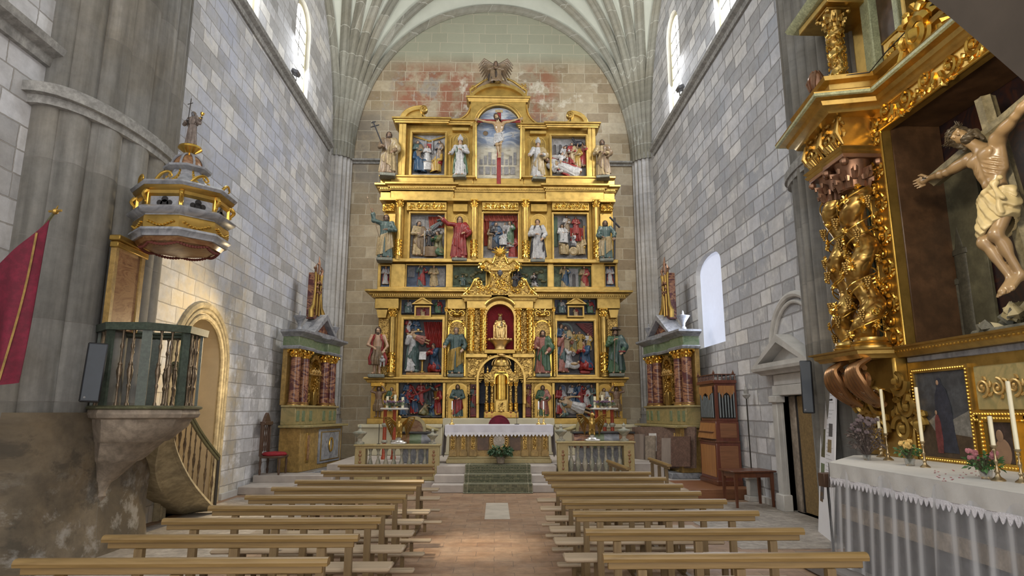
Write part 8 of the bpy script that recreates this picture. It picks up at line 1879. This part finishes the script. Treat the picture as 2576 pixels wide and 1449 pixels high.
def ex_faith(r, h):
  m = MB(); m.tube([(-.02, -.16, .5), (.02, -.16, 1.32)], .011, 6); m.tube([(-.08, -.16, 1.16), (.09, -.16, 1.18)], .010, 6); attr(r, 'staff_cross', m, m_iron, h)
  m = MB(); m.lathe([(.05, 0), (.05, .015), (.015, .03), (.02, .06), (.014, .09), (.05, .12), (.055, .18), (.05, .18), (0, .13)], (0, 0, 0), 14, Matrix.Translation((.32, -.08, .72)) @ Matrix.Rotation(.35, 4, 'Y')); attr(r, 'chalice', m, m_goldb, h)
statue('crowning_statue', 'weathered brown statue raising cross and gold chalice on top of the sounding board', (CX, CY, zg + .15), (zc_(283) - zg - .15) / .98, (m_grrobe, m_dkrobe if False else plain('weathered_brown_robe', (.20, .16, .14), .5, var=.3), MATS['weathered_brown_robe'], m_ghair), -.3, ex_faith, cat='statue', seed=71, beard=0, larm=((-.2, -.08, .62), (-.04, -.18, .66)), rarm=((.22, -.02, .66), (.32, -.08, .72)), mantle='cape')
# ---- stair with curved stone stringer and railing
st = root('pulpit_stair', 'curving stone stair with bronze balustrade rising behind the pulpit', 'staircase', (-4.95, 10.5, 0))
ctrl = [((430, 1062), (405, 1085), 8.7), ((428, 1100), (390, 1140), 9.0), ((441, 1146), (385, 1190), 9.45), ((469, 1201), (402, 1240), 10.05), ((500, 1242), (432, 1275), 10.8), ((540, 1285), (470, 1306), 11.5)]
def interp(k, t, which):
  n = len(ctrl) - 1; f = t * n; i = min(int(f), n - 1); f -= i
  P0, P1 = [Vector((*ctrl[j][which], ctrl[j][2])) for j in (i, i + 1)]; a = ctrl[max(i - 1, 0)]; b = ctrl[min(i + 2, n)]
  Pm, Pp = Vector((*a[which], a[2])), Vector((*b[which], b[2])); return .5 * ((2 * P0) + (P1 - Pm) * f + (2 * Pm - 5 * P0 + 4 * P1 - Pp) * f * f + (3 * P0 - Pm - 3 * P1 + Pp) * f ** 3)
def W3(t, which, off=0):
  q = interp(0, t, which); p = P(q[0], q[1], Y=q[2]); return Vector((p.x + off, p.y, max(.0, p.z)))
n = 30; m = MB(); v = []
for i in range(n + 1):
  t = i / n; T, B = W3(t, 0), W3(t, 1)
  prof_ = [T + Vector((.05, 0, .02)), T + Vector((.06, 0, -.03)), T.lerp(B, .12) + Vector((.03, 0, 0)), T.lerp(B, .2) + Vector((.04, 0, 0)), T.lerp(B, .26), T.lerp(B, .85), T.lerp(B, .9) + Vector((.03, 0, 0)), B + Vector((.03, 0, 0)), B + Vector((-.35, .1, .0)), T + Vector((-.45, .05, .0))]
  v += [(min(a.x, -4.2), a.y, max(a.z, .0)) for a in prof_]
k = 10; m.add(v, [(i * k + j, i * k + (j + 1) % k, (i + 1) * k + (j + 1) % k, (i + 1) * k + j) for i in range(n) for j in range(k)] + [tuple(range(k)), tuple(range(n * k, (n + 1) * k))]); part('stringer', m, m_ramp, st)
rt = lambda t: W3(t, 0)
hr = [W3(t, 0) + Vector((-.02, 0, .90)) for t in [.12 + .88 * i / 12 for i in range(13)]]; hb = hr[-1]; m = MB()
m.tube(hr, .045, 8, flat=.7); m.tube([p + Vector((0, 0, -.05)) for p in hr], .028, 6); part('handrail', m, m_olive, st)
for i in range(11):
  t = .16 + .078 * i; b = W3(t, 0) + Vector((-.02, 0, 0)); d = Vector((0, 0, .88))
  m = MB(); L_ = d.length; m.lathe([(r_ * .75, z / .92 * L_) for r_, z in bp], (0, 0, 0), 9, Matrix.Translation(b) @ d.to_track_quat('Z', 'Y').to_matrix().to_4x4()); part('baluster', m, m_bronzebal, st)
m = MB(); m.tube([Vector((hb.x, hb.y + .03, 0)), hb + Vector((0, .03, .02))], .028, 8); part('newel', m, m_iron, st)
for i in range(8):
  t = .12 + .11 * i; b = W3(t, 0); m = MB(); x0 = -5.38; m.bbox(x0, b.x - .2, b.y + .06, b.y + .42, max(0, b.z - .1), max(.05, b.z + .0), .01); part('step', m, m_corbel, st)
# ---- crimson banner on its pole
Yp_ = 6.08; bn = root('banner', 'crimson processional banner with thin gold braid hanging at the left edge', 'banner', (-4.0, 6.0, 1.8)); Yb = 6.0
a, b = P(139, 532, Y=Yb), P(-60, 800, Y=Yb + .25); m = MB(); m.tube([b, a], .014, 8); part('pole', m, m_olive, bn)
m = MB(); m.ball(a, .03, 8, 6); m.tube([a + Vector((-.06, 0, .0)), a + Vector((.06, 0, .01))], .012, 6); m.tube([a, a + Vector((.02, 0, .06))], [.014, .004], 6); part('finial', m, m_goldd, bn)
m = MB()
def bf(u, v):
  top = Vector((124 - 230 * u, 552 + 200 * u)); bot = Vector((36 - 150 * u, 962 + 8 * math.sin(6 * u))); px = top.lerp(bot, v); px.x += 2 * math.sin(PI * v) * (1 - u)
  q = P(px.x, px.y, Y=Yb); return (q.x, q.y + .05 * math.sin(u * 13 + v * 2) * (.2 + v), q.z)
m.grid(bf, 36, 18); m.grid(lambda u, v: (bf(u, v)[0], bf(u, v)[1] + .006, bf(u, v)[2]), 36, 18); cl_ = part('cloth', m, m_banner, bn)
m = MB(); m.tube([Vector(bf(.13 + .05 * t, .02 + .95 * t)) + Vector((0, -.012, 0)) for t in [i / 16 for i in range(17)]], .010, 5); part('gold_braid', m, m_yellowp, cl_)
speaker(201, 862, 246, 1012, 7.15, 'slim black column loudspeaker on the left pier beside the pulpit', math.radians(2), .55)
# ================================================================ THE TWO MARBLED SIDE ALTARS
def side_altar(A, B, sgn, label, grp):
  A, B = Vector((*A, 0)), Vector((*B, 0)); U_ = (B - A).normalized(); L_ = (B - A).length; O = Vector((-U_.y, U_.x, 0)); O = O if O.x * sgn > 0 else -O
  M = Matrix(((U_.x, O.x, 0, A.x), (U_.y, O.y, 0, A.y), (0, 0, 1, 0), (0, 0, 0, 1)))     # (u, out, z)
  r = root('marbled_altar', label, 'altar', (A + B) / 2 + Vector((0, 0, .17)), 0, grp)
  def bx(name, u0, u1, d0, d1, z0, z1, mat, b=.012, par=r, lab=None): m = MB(); m.bbox(u0, u1, d0, d1, z0, z1, b, M); return part(name, m, mat, par, lab)
  bx('step', -.1, L_ + .15, -.1, .55, .17, .30, m_greymar)
  bx('altar_body', -.05, L_ + .1, -.25, .28, .3, 1.32, m_yellowp); bx('mensa', -.15, L_ + .2, -.25, .42, 1.32, 1.38, m_ocher2)
  ant = bx('antependium', L_ * .40, L_ * .98, .27, .31, .42, 1.26, m_greymar); m = MB(); c = L_ * .70
  m.tube([M @ Vector((c + .12 * math.cos(a), .33, .86 + .17 * math.sin(a))) for a in [2 * PI * i / 24 for i in range(24)]], .018, 7, closed=True); part('gilt_oval', m, m_goldb, ant)
  m = MB(); m.ring([(L_ * .44, .48), (L_ * .94, .48), (L_ * .94, 1.2), (L_ * .44, 1.2)], [(L_ * .45 + .01, .50), (L_ * .93, .50), (L_ * .93, 1.18), (L_ * .45 + .01, 1.18)], .30, .325, 'y', M); part('gilt_border', m, m_gold, ant)
  pn_ = bx('side_panel', .28, .45, .275, .30, .5, 1.2, m_gold, .004); bx('marble_inlay', .31, .42, .295, .312, .56, 1.14, m_redmar2, .004, pn_)
  bx('predella', -.05, L_ + .05, -.25, .12, 1.38, 1.80, m_ocher2); bx('predella_cap', -.08, L_ + .08, -.25, .17, 1.80, 1.85, m_balyel)
  for u in (.08, .38, L_ * .33, L_ * .66, L_ - .4, L_ - .1): bx('green_inlay', u - .07, u + .07, .11, .135, 1.47, 1.72, m_greenmar, .004)
  bx('back_panel', -.05, L_ + .05, -.3, -.18, 1.85, 3.25, m_yellowp)
  for u in (.10, .58, L_ - .58, L_ - .12):
    m = MB(); x = u; m.lathe([(.16, 1.85), (.16, 1.88), (.135, 1.9), (.145, 1.92), (.125, 1.94), (.125, 2.0), (.118, 3.0)], (x, -.02, 0), 22, M); cl_ = part('marbled_column', m, m_redmar, r)
    m = MB(); mm = MB(); leafcap(mm, x, -.02, 3.0, 3.2, .11); m.add(mm.v, mm.f, M); part('gilt_capital', m, m_goldb, cl_)
    m = MB(); m.lathe([(.165, 1.85), (.165, 1.875), (.14, 1.89), (.15, 1.91), (.128, 1.935)], (x, -.02, 0), 20, M); part('gilt_base', m, m_gold, cl_)
  c = L_ / 2; m = MB(); m.ring(arch_poly(c - .34, c + .34, 1.9, 2.8, 14), arch_poly(c - .24, c + .24, 1.9, 2.8, 14), -.2, .0, 'y', M); ni = part('niche_frame', m, m_goldc, r)
  m = MB(); m.prism(arch_poly(c - .25, c + .25, 1.88, 2.8, 14), -.2, -.17, 'y', M); part('niche_ground', m, m_goldd, ni); bx('niche_pedestal', c - .11, c + .11, -.16, .04, 1.88, 2.2, m_gold, .01, ni)
  m = MB(); m.bbox(c - .36, c + .36, -.05, .04, 2.62, 2.66, .01, M)
  for k in range(7): m.ball(M @ Vector((c - .24 + .08 * k, .02, 2.70 + .03 * (k % 2))), (.035, .035, .05), 6, 5)
  part('gilt_garland', m, m_gildrobe, ni)
  # entablature stepping forward over the column pairs, pediment, urn, crowning stele
  for u0, u1 in ((-.08, .76), (L_ - .76, L_ + .08)):
    bx('entablature', u0, u1, -.3, .12, 3.2, 3.52, m_greenmar)
  bx('entablature', .7, L_ - .7, -.3, .02, 3.2, 3.52, m_greenmar)
  def swp(z, pr, name, mat): m = MB(); m.sweep([(-.08, -.3), (-.08, .12), (.76, .12), (.76, .02), (L_ - .76, .02), (L_ - .76, .12), (L_ + .08, .12), (L_ + .08, -.3)], [(-o, z + dz) for o, dz in pr], M=M); part(name, m, mat, r)
  swp(3.2, [(-.05, 0), (.03, 0), (.05, .05), (.02, .08), (-.05, .08)], 'architrave', m_greymar); swp(3.5, [(-.1, 0), (.02, 0), (.06, .04), (.12, .07), (.16, .10), (.16, .15), (-.1, .15)], 'cornice', m_greymar)
  m = MB(); u0, u1 = .62, L_ - .2; a_ = (u0 + u1) / 2; m.ring([(u0, 3.65), (u1, 3.65), (a_, 4.25)], [(u0 + .24, 3.72), (u1 - .24, 3.72), (a_, 4.10)], -.3, .16, 'y', M); m2 = MB(); m2.prism([(u0 + .2, 3.7), (u1 - .2, 3.7), (a_, 4.13)], -.28, .0, 'y', M); part('pediment', m, m_greymar, r); part('tympanum', m2, m_redmar, r)
  for u, s in ((.12, 1.0), (L_ - .1, .8)): m = MB(); m.lathe([(.07 * s, 3.65), (.07 * s, 3.72), (.04 * s, 3.76), (.05 * s, 3.84), (.14 * s, 3.98), (.17 * s, 4.02), (.03 * s, 4.05), (.02 * s, 4.12), (0, 4.16)], (u, .0, 0), 16, M); part('urn', m, m_greymar, r)
  c2 = L_ * .52; bx('stele', c2 - .17, c2 + .17, -.3, -.1, 4.1, 5.35, m_redmar); m = MB()
  for s in (-1, 1):
    m.tube([M @ Vector((c2 + s * x, -.08, z)) for x, z in ((.34, 4.12), (.36, 4.3), (.24, 4.45), (.19, 4.8), (.18, 5.2), (.22, 5.35))], [.07, .07, .045, .03, .03, .035], 8)
    m.tube([M @ Vector((c2 + s * x, -.06, z)) for x, z in ((.08, 4.2), (.08, 5.3))], .025, 7)
  part('gilt_scroll', m, m_gold, r); m = MB()
  for x, z, h_ in ((-.16, 5.35, .22), (0, 5.4, .42), (.16, 5.35, .22)): m.tube([M @ Vector((c2 + x, -.1, z - .05)), M @ Vector((c2 + x * 1.4, -.08, z + h_ * .5)), M @ Vector((c2 + x * .9, -.1, z + h_))], [.03, .035, .008], 7); m.ball(M @ Vector((c2 + x * 1.3, -.1, z + h_ * .5)), .045, 7, 5)
  for k in range(8): m.ball(M @ Vector((c2 + .12 * math.cos(k * .8), -.06, 4.95 + .16 * math.sin(k * .8))), (.05, .05, .05), 6, 5)
  part('crowning_ornament', m, m_capdark if 'm_capdark' in globals() else m_goldd, r)
  return r, M, L_
side_altar((-4.87, 15.6), (-4.52, 18.0), 1, 'marbled side altar with red columns against the left wall', 'x');
side_altar((4.62, 15.3), (4.31, 17.9), -1, 'marbled side altar with red-brown columns against the right wall beside the organ', 'x')
for o in C.objects:
  if o.get('group') == 'x': o['group'] = 'pair of marbled side altars'
# ---- carved chair with red seat, left
ch = root('carved_armchair', 'carved dark walnut chair with round crimson seat against the left wall', 'chair', (-5.02, 14.98, .32), PI / 2)
zs = P(690, 1185, X=-4.8).z
m = MB(); m.bbox(-.27, .27, -.26, .22, .36, .41, .01); part('seat_frame', m, m_walnut, ch, local=True); m = MB(); m.lathe([(.0, .41), (.27, .41), (.29, .44), (.24, .48), (0, .5)], (0, -.02, 0), 24, squash=.95); part('cushion', m, m_velvet, ch, local=True)
for x in (-.24, .24):
  for y in (-.22, .2): m = MB(); m.lathe([(.02, 0), (.03, .08), (.018, .14), (.03, .26), (.02, .36)], (x, y, 0), 10); part('leg', m, m_walnut, ch, local=True)
  m = MB(); m.bbox(x - .025, x + .025, .18, .24, .4, 1.12, .008); part('back_post', m, m_walnut, ch, local=True)
m = MB(); m.bbox(-.26, .26, .14, .26, 1.08, 1.16, .01); m.prism([(-.2, 1.16), (.2, 1.16), (.12, 1.26), (.06, 1.32), (0, 1.36), (-.06, 1.32), (-.12, 1.26)], .18, .24, 'y'); part('crest_rail', m, m_walnut, ch, local=True)
for x in (-.12, 0, .12): m = MB(); m.lathe([(.014, .5), (.02, .6), (.012, .65), (.026, .78), (.012, .9), (.02, .98), (.014, 1.08)], (x, .21, 0), 10); part('back_spindle', m, m_walnut, ch, local=True)
# ================================================================ BALUSTRADES AND WHAT STANDS ON AND BEHIND THEM
def balustrade(x0, x1, Y, zt, label):
  r = root('balustrade', label, 'balustrade', ((x0 + x1) / 2, Y, .17), 0, 'painted stone balustrades before the sanctuary'); z0 = .17
  m = MB(); m.bbox(x0, x1, Y - .12, Y + .12, zt - .1, zt - .03, .01); m.bbox(x0 - .03, x1 + .03, Y - .16, Y + .16, zt - .04, zt, .012); part('top_rail', m, m_balyel, r)
  m = MB(); m.bbox(x0, x1, Y - .14, Y + .14, z0, z0 + .16, .015); part('plinth', m, m_balyel, r)
  for a in (x0, x1 - .24):
    m = MB(); m.bbox(a, a + .24, Y - .13, Y + .13, z0 + .14, zt - .08, .01); p = part('pedestal', m, m_balyel, r); m = MB()
    for k in range(6): m.ball((a + .12, Y - .135, z0 + .26 + .075 * k), (.05 - .02 * (k % 2) - .004 * (5 - k), .02, .035), 7, 5)
    part('carved_drop', m, m_redmar2, p)
  n = 8
  for i in range(n):
    x = x0 + .24 + (x1 - x0 - .48) * (i + .5) / n; h = zt - .1 - z0 - .16; m = MB(); m.lathe([(.05, 0), (.05, .04 * h), (.03, .08 * h), (.062, .25 * h), (.066, .34 * h), (.05, .46 * h), (.026, .6 * h), (.024, .72 * h), (.034, .76 * h), (.024, .8 * h), (.032, .9 * h), (.05, .95 * h), (.05, h)], (x, Y, z0 + .16), 14); part('baluster', m, m_balu, r)
  return r
balustrade(-3.18, -1.28, 15.05, .97, 'marbled balustrade left of the altar steps'); balustrade(1.42, 3.18, 15.05, 1.03, 'marbled balustrade right of the altar steps')
def eagle(x, y, z, label, s=1.0):
  r = root('eagle_lectern', label, 'lectern', (x, y, z), 0, 'pair of gilt eagle lecterns')
  m = MB(); m.bbox(-.17, .17, -.12, .12, 0, .05, .015); m.lathe([(.13, .05), (.11, .08), (.05, .1), (.06, .14)], (0, 0, 0), 14); part('silver_base', m, plain('silvered_carving', (.55, .54, .52), .35, .6) if 'silvered_carving' not in MATS else MATS['silvered_carving'], r, local=True)
  def body(p):
    d = sd_ell(p, (0, 0, .40), (.085, .09, .13)); d = smin(d, sd_cap(p, (0, -.03, .5), (0, -.05, .58), .045, .04), .04); d = smin(d, sd_ell(p, (.01, -.06, .60), (.045, .05, .045)), .02); d = smin(d, sd_cap(p, (.02, -.1, .6), (.05, -.13, .57), .02, .008), .02)
    for s_ in (-1, 1): d = smin(d, sd_cap(p, (s_ * .04, 0, .32), (s_ * .055, -.01, .14), .035, .02), .03)
    return d - .004 * np.sin(70 * p[..., 2]) * np.cos(60 * p[..., 0])
  m = MB(); m.add(*nets(body, (-.2, -.22, .05), (.2, .2, .72), .012)); part('body', m, m_gold, r, local=True)
  for s_ in (-1, 1):
    m = MB()
    for k in range(8): a = .25 + .11 * k; tip = (s_ * (.34 - .025 * k), .02, .62 - .055 * k - .02); m.tube([(s_ * .08, .03, .48 - .012 * k), (s_ * (.22 - .012 * k), .0, .60 - .03 * k), tip, (tip[0] * .96, .03, tip[2] - .12)], [.03, .036, .03, .012], 6, flat=.4)
    part('wing', m, m_gold, r, local=True)
  m = MB();
  for k in range(5): m.tube([(0, .06, .3), ((k - 2) * .04, .1, .16)], [.03, .02], 6, flat=.4)
  part('tail', m, m_gold, r, local=True); return r
q = P(1003, 1112, Y=15.05); eagle(q.x, 15.06, .97, 'gilt eagle lectern with spread wings on the left balustrade'); q = P(1490, 1106, Y=15.05); eagle(q.x, 15.06, 1.03, 'gilt eagle lectern with spread wings on the right balustrade')
def urn(px, Y, z, label, s=1.0, mat=m_balu):
  x = P(px, 1100, Y=Y).x; m = MB(); m.lathe([(.11 * s, 0), (.11 * s, .04 * s), (.05 * s, .07 * s), (.05 * s, .12 * s), (.12 * s, .2 * s), (.16 * s, .24 * s), (.16 * s, .27 * s), (.05 * s, .30 * s), (.03 * s, .34 * s), (.045 * s, .38 * s), (.01 * s, .43 * s), (0, .45 * s)], (x, Y, z), 18); solo('stone_urn', m, mat, label, 'urn', 'marbled urns of the balustrades')
urn(905, 15.05, .97, 'marbled urn on the outer end of the left balustrade'); urn(1088, 15.05, .97, 'marbled urn on the inner end of the left balustrade, by the white altar cloth', .8)
urn(1411, 15.05, 1.03, 'marbled urn on the inner end of the right balustrade, by the white altar cloth', .9); urn(1570, 15.05, 1.03, 'marbled urn on the outer end of the right balustrade', .95)
# marbled consoles with arched tops behind the balustrades
def console(x0, x1, label, mats3):
  r = root('marbled_console', label, 'console', ((x0 + x1) / 2, 15.8, .5), 0, 'marbled consoles behind the balustrades'); n = len(mats3); m = MB(); m.bbox(x0, x1, 15.55, 16.1, 1.18, 1.23, .01); part('dark_top', m, m_black, r)
  m = MB(); m.bbox(x0 + .1, x1 - .1, 15.7, 16.05, .5, .9, .01); part('body', m, m_greymar, r)
  for i, mt in enumerate(mats3): a = x0 + .03 + (x1 - x0 - .06) * i / n; b = x0 + .03 + (x1 - x0 - .06) * (i + 1) / n; m = MB(); m.grid(lambda u, v: (a + (b - a) * u, 15.62 - .07 * math.sin(v * PI * .9), .85 + .33 * v), 4, 8); m.grid(lambda u, v: (a + (b - a) * u, 16.05, .85 + .33 * v), 1, 1); m.box(a, b, 15.62, 16.05, .86, 1.17); part('marbled_front', m, mt, r)
  return r
console(-2.35, -1.45, 'marbled console with black top behind the left balustrade', [m_redmar2, m_greenmar, m_greymar]); console(1.85, 3.35, 'marbled console with black top behind the right balustrade', [m_redmar, m_greenmar, m_greymar, m_redmar2])
for px0, px1, top, lab, zb in ((1012, 1072, 1047, 'broken arched retable piece in salmon marbling behind the left eagle', 1.23), (1448, 1512, 1049, 'broken arched retable piece in salmon marbling behind the right eagle', 1.23)):
  x0, x1 = P(px0, 1080, Y=15.9).x, P(px1, 1080, Y=15.9).x; zt_ = P(px0, top, Y=15.9).z; c = (x0 + x1) / 2; w2_ = (x1 - x0) / 2; r = root('arched_retable_piece', lab, 'retable', (c, 15.9, zb), 0, 'arched retable pieces'); m = MB()
  m.ring(arch_poly(x0, x1, zb, zb + .05, 14, zt_ - zb - .05), arch_poly(x0 + .07, x1 - .07, zb, zb + .05, 14, zt_ - zb - .13), 15.82, 15.98, 'y'); part('arch', m, m_ocher2, r); m = MB(); m.prism(arch_poly(x0 + .06, x1 - .06, zb, zb + .05, 14, zt_ - zb - .12), 15.88, 15.95, 'y'); part('panel', m, m_redmar2, r)
  m = MB(); s_ = 1 if px0 < 1200 else -1; m.tube([(c + s_ * w2_, 15.88, zb + .1), (c + s_ * (w2_ + .14), 15.88, zb + .05), (c + s_ * (w2_ + .3), 15.88, zb + .03)], [.05, .05, .03], 8); part('scroll', m, m_ocher2, r)
# red-columned candle stands
def stand(px, Y, ztop, label, xs_, seed):
  c = P(px, 1028, Y=Y).x; r = root('candle_stand', label, 'candle stand', (c, Y, .5), 0, 'red columned candle stands'); w_ = .34
  m = MB(); m.bbox(c - w_, c + w_, Y - .22, Y + .22, ztop - .05, ztop, .02); part('marble_top', m, plain('pale_table_marble', (.6, .58, .55), .4) if 'pale_table_marble' not in MATS else MATS['pale_table_marble'], r)
  for dx in xs_:
    m = MB(); x = c + dx; H_ = ztop - .55; m.lathe([(.07, 0), (.07, .05 * H_), (.05, .08 * H_), (.052, .3 * H_), (.05, .34 * H_)], (x, Y, .5), 12); m.lathe([(.05, .38 * H_), (.048, .66 * H_)], (x, Y, .5), 12); m.lathe([(.048, .72 * H_), (.045, .97 * H_), (.065, H_)], (x, Y, .5), 12); p = part('red_column', m, m_redcol, r)
    m = MB(); m.lathe([(.075, .33 * H_), (.085, .36 * H_), (.06, .39 * H_)], (x, Y, .5), 12); m.lathe([(.06, .65 * H_), (.085, .69 * H_), (.07, .73 * H_)], (x, Y, .5), 12); part('pale_collar', m, m_balu, p)
  return c
m_violet = plain('violet_flowers', (.22, .13, .20), .8, var=.5, nscale=40)
for px, Y, xs_, lab, fl, side in ((993, 16.9, (-.24, .0), 'candle stand with red columns and marble top at left', 'violet flower pots with candles on the left stand', 'left'), (1520, 16.9, (-.2, .0, .2), 'candle stand with three red columns and marble top at right', 'violet flower pots with candles on the right stand', 'right')):
  zt_ = P(px, 1026, Y=Y).z; c = stand(px, Y, zt_, lab, xs_, 1)
  leafy('flower_arrangement', 'low violet flower arrangement on the %s candle stand' % side, (c, Y - .1, zt_), .28, .12, 160, m_leaf, m_violet, 26, .04, 11, 'flowers', .04)
  for k in range(3):
    m = MB(); x = c - .22 + .2 * k; h_ = (.30, .34, .28)[k]; m.lathe([(.035, 0), (.035, h_), (0, h_)], (x, Y + .14, zt_), 12); o = solo('thick_candle', m, m_wax, 'thick ivory candle at the %s of three behind the flowers on the %s stand' % (('left', 'middle', 'right')[k], side), 'candle', 'thick candles on the candle stands'); m = MB(); m.tube([(x, Y + .14, zt_ + h_), (x, Y + .14, zt_ + h_ + .015)], .003, 5); part('wick', m, m_black, o)
m = MB(); q = P(953, 1100, Y=15.05); m.tube([(q.x, 15.05, .97), (q.x, 15.05, 1.42)], .008, 6); m.lathe([(.04, 0), (.04, .01), (0, .015)], (q.x, 15.05, .97), 12); solo('iron_stand', m, m_iron, 'thin black iron rod standing on the left balustrade', 'stand')
# ---- chamber organ on its wooden platform
m = MB(); m.bbox(3.55, 5.12, 12.95, 14.62, 0, .2, .01); solo('organ_platform', m, m_platwood, 'low reddish brown wooden platform under the chamber organ', 'platform')
og = root('chamber_organ', 'mahogany and veneer chamber organ with pipes standing by the right wall', 'organ', (4.86, 14.1, .2)); X0, X1, Y0, Y1 = 4.6, 5.1, 13.5, 14.6; zO = 2.36
def ob(name, x0, x1, y0, y1, z0, z1, mat, b=.008, par=og): m = MB(); m.bbox(x0, x1, y0, y1, z0, z1, b); return part(name, m, mat, par)
ob('base_case', X0, X1, Y0, Y1, .2, 1.08, m_organred); ob('plinth', X0 - .03, X1, Y0 - .03, Y1 + .03, .2, .30, m_dkwood); ob('waist', X0 + .02, X1, Y0 + .02, Y1 - .02, 1.06, 1.5, m_organred); ob('upper_case', X0 + .05, X1, Y0 + .04, Y1 - .04, 1.5, zO - .05, m_organred); ob('waist_moulding', X0 - .02, X1, Y0 - .02, Y1 + .02, 1.06, 1.10, m_dkwood); ob('cornice', X0 - .0, X1, Y0 - .02, Y1 + .02, zO - .07, zO, m_organred)
ob('front_panel', X0 - .012, X0, Y0 + .08, Y1 - .08, .36, 1.0, m_organyel); ob('side_panel', X0 + .06, X1 - .05, Y0 - .012, Y0, .36, 1.0, m_platwood); ob('side_panel', X0 + .1, X1 - .05, Y0 + .008, Y0 + .02, 1.16, 1.46, m_platwood)
m = MB(); m.add([(X0 - .06, Y0 + .06, 1.14), (X0 - .06, Y1 - .06, 1.14), (X0 + .03, Y1 - .06, 1.5), (X0 + .03, Y0 + .06, 1.5), (X0 + .05, Y0 + .06, 1.14), (X0 + .05, Y1 - .06, 1.14), (X0 + .05, Y1 - .06, 1.5), (X0 + .05, Y0 + .06, 1.5)], [(0, 1, 2, 3), (4, 5, 6, 7), (0, 1, 5, 4), (1, 2, 6, 5), (2, 3, 7, 6), (3, 0, 4, 7)]); part('keyboard_lid', m, m_organyel, og)
m = MB(); m.bbox(X0 - .065, X0 + .0, Y0 + .06, Y1 - .06, 1.27, 1.285, .003); part('lid_seam', m, m_dkwood, og)
ob('pipe_opening', X0 + .04, X0 + .052, Y0 + .12, Y1 - .12, 1.56, 2.22, m_black, .002); ob('pipe_opening', X0 + .1, X1 - .05, Y0 + .03, Y0 + .042, 1.56, 2.22, m_black, .002)
m_pipe = plain('tin_pipes', (.12, .135, .14), .4, .8)
for k in range(9): y = Y0 + .18 + k * (Y1 - Y0 - .36) / 8; m = MB(); m.tube([(X0 + .03, y, 1.58), (X0 + .03, y, 2.0 + .12 * abs(k - 4) / 4)], .03, 8); part('pipe', m, m_pipe, og)
for k in range(6): x = X0 + .13 + k * .06; m = MB(); m.tube([(x, Y0 + .02, 1.58), (x, Y0 + .02, 2.02 + .1 * abs(k - 2.5) / 2.5)], .022, 8); part('pipe', m, m_pipe, og)
for (a, b, axis) in ((Y0 + .12, Y1 - .12, 'x'), (X0 + .1, X1 - .05, 'y')):
  mid = (a + b) / 2
  for (u0, u1) in ((a, mid), (mid, b)):
    m = MB(); um = (u0 + u1) / 2; poly = [(u0, 2.24), (u1, 2.24), (u1, 2.1), (um + (u1 - um) * .3, 2.05), (um, 1.95), (um - (um - u0) * .3, 2.05), (u0, 2.1)]; m.prism(poly, (X0 + .0 if axis == 'x' else Y0 - .0), (X0 + .02 if axis == 'x' else Y0 + .02), axis); part('pierced_spandrel', m, m_organyel, og)
m = MB(); m.bbox(X0 + .0, X1, Y0, Y1, zO + .11, zO + .13, .005)
for k in range(12): m.lathe([(.02, 0), (.012, .03), (.022, .06), (.012, .09), (.016, .12)], (X0 + .03, Y0 + .03 + k * (Y1 - Y0 - .06) / 11, zO), 8)
for k in range(1, 6): m.lathe([(.02, 0), (.012, .03), (.022, .06), (.012, .09), (.016, .12)], (X0 + .03 + k * .09, Y0 + .03, zO), 8)
for (x, y) in ((X0 + .03, Y0 + .03), (X0 + .03, Y1 - .03), (X1 - .05, Y0 + .03)): m.lathe([(.02, .12), (.028, .15), (.012, .18), (.0, .22)], (x, y, zO), 8)
part('gallery_rail', m, m_dkwood, og)
# ---- old panels stacked before the right side altar
def lean(pts, t, mat, label, grp='old panels stacked before the right side altar'):
  m = MB(); nrm = (pts[1] - pts[0]).cross(pts[3] - pts[0]).normalized() * t; m.add(pts + [p + nrm for p in pts], [(0, 1, 2, 3), (4, 5, 6, 7), (0, 1, 5, 4), (1, 2, 6, 5), (2, 3, 7, 6), (3, 0, 4, 7)]); return solo('old_panel', m, mat, label, 'panel', grp)
def quad(px0, px1, yt, yb, Yn, Yf): return [P(px0, yb, Y=Yf), P(px1, yb, Y=Yn), P(px1, yt, Y=Yn), P(px0, yt, Y=Yf)]
lean(quad(1594, 1752, 1074, 1178, 14.9, 17.2), .05, plain('dusky_umber_board', (.20, .13, .10), .7, var=.3), 'widest dark brown backing board behind the stack of old panels')
lean(quad(1600, 1622, 1092, 1176, 16.6, 17.0), .05, m_greywood, 'narrow weathered plank at the left of the panel stack')
lean(quad(1626, 1650, 1096, 1170, 16.2, 16.5), .04, m_corbel, 'light brown plank with a pale strip in the panel stack')
lean(quad(1634, 1668, 1090, 1135, 16.1, 16.4), .03, m_paper if False else plain('faded_white_sash', (.55, .54, .52), .7, var=.1), 'faded white framed pane leaning high in the panel stack')
lean(quad(1668, 1728, 1102, 1172, 15.2, 15.9), .05, m_greywood, 'broad grey weathered door leaning in the middle of the panel stack')
lean(quad(1690, 1738, 1098, 1174, 14.9, 15.4), .03, plain('dark_reddish_board', (.14, .08, .06), .6, var=.3), 'thin dark reddish board at the right of the panel stack')
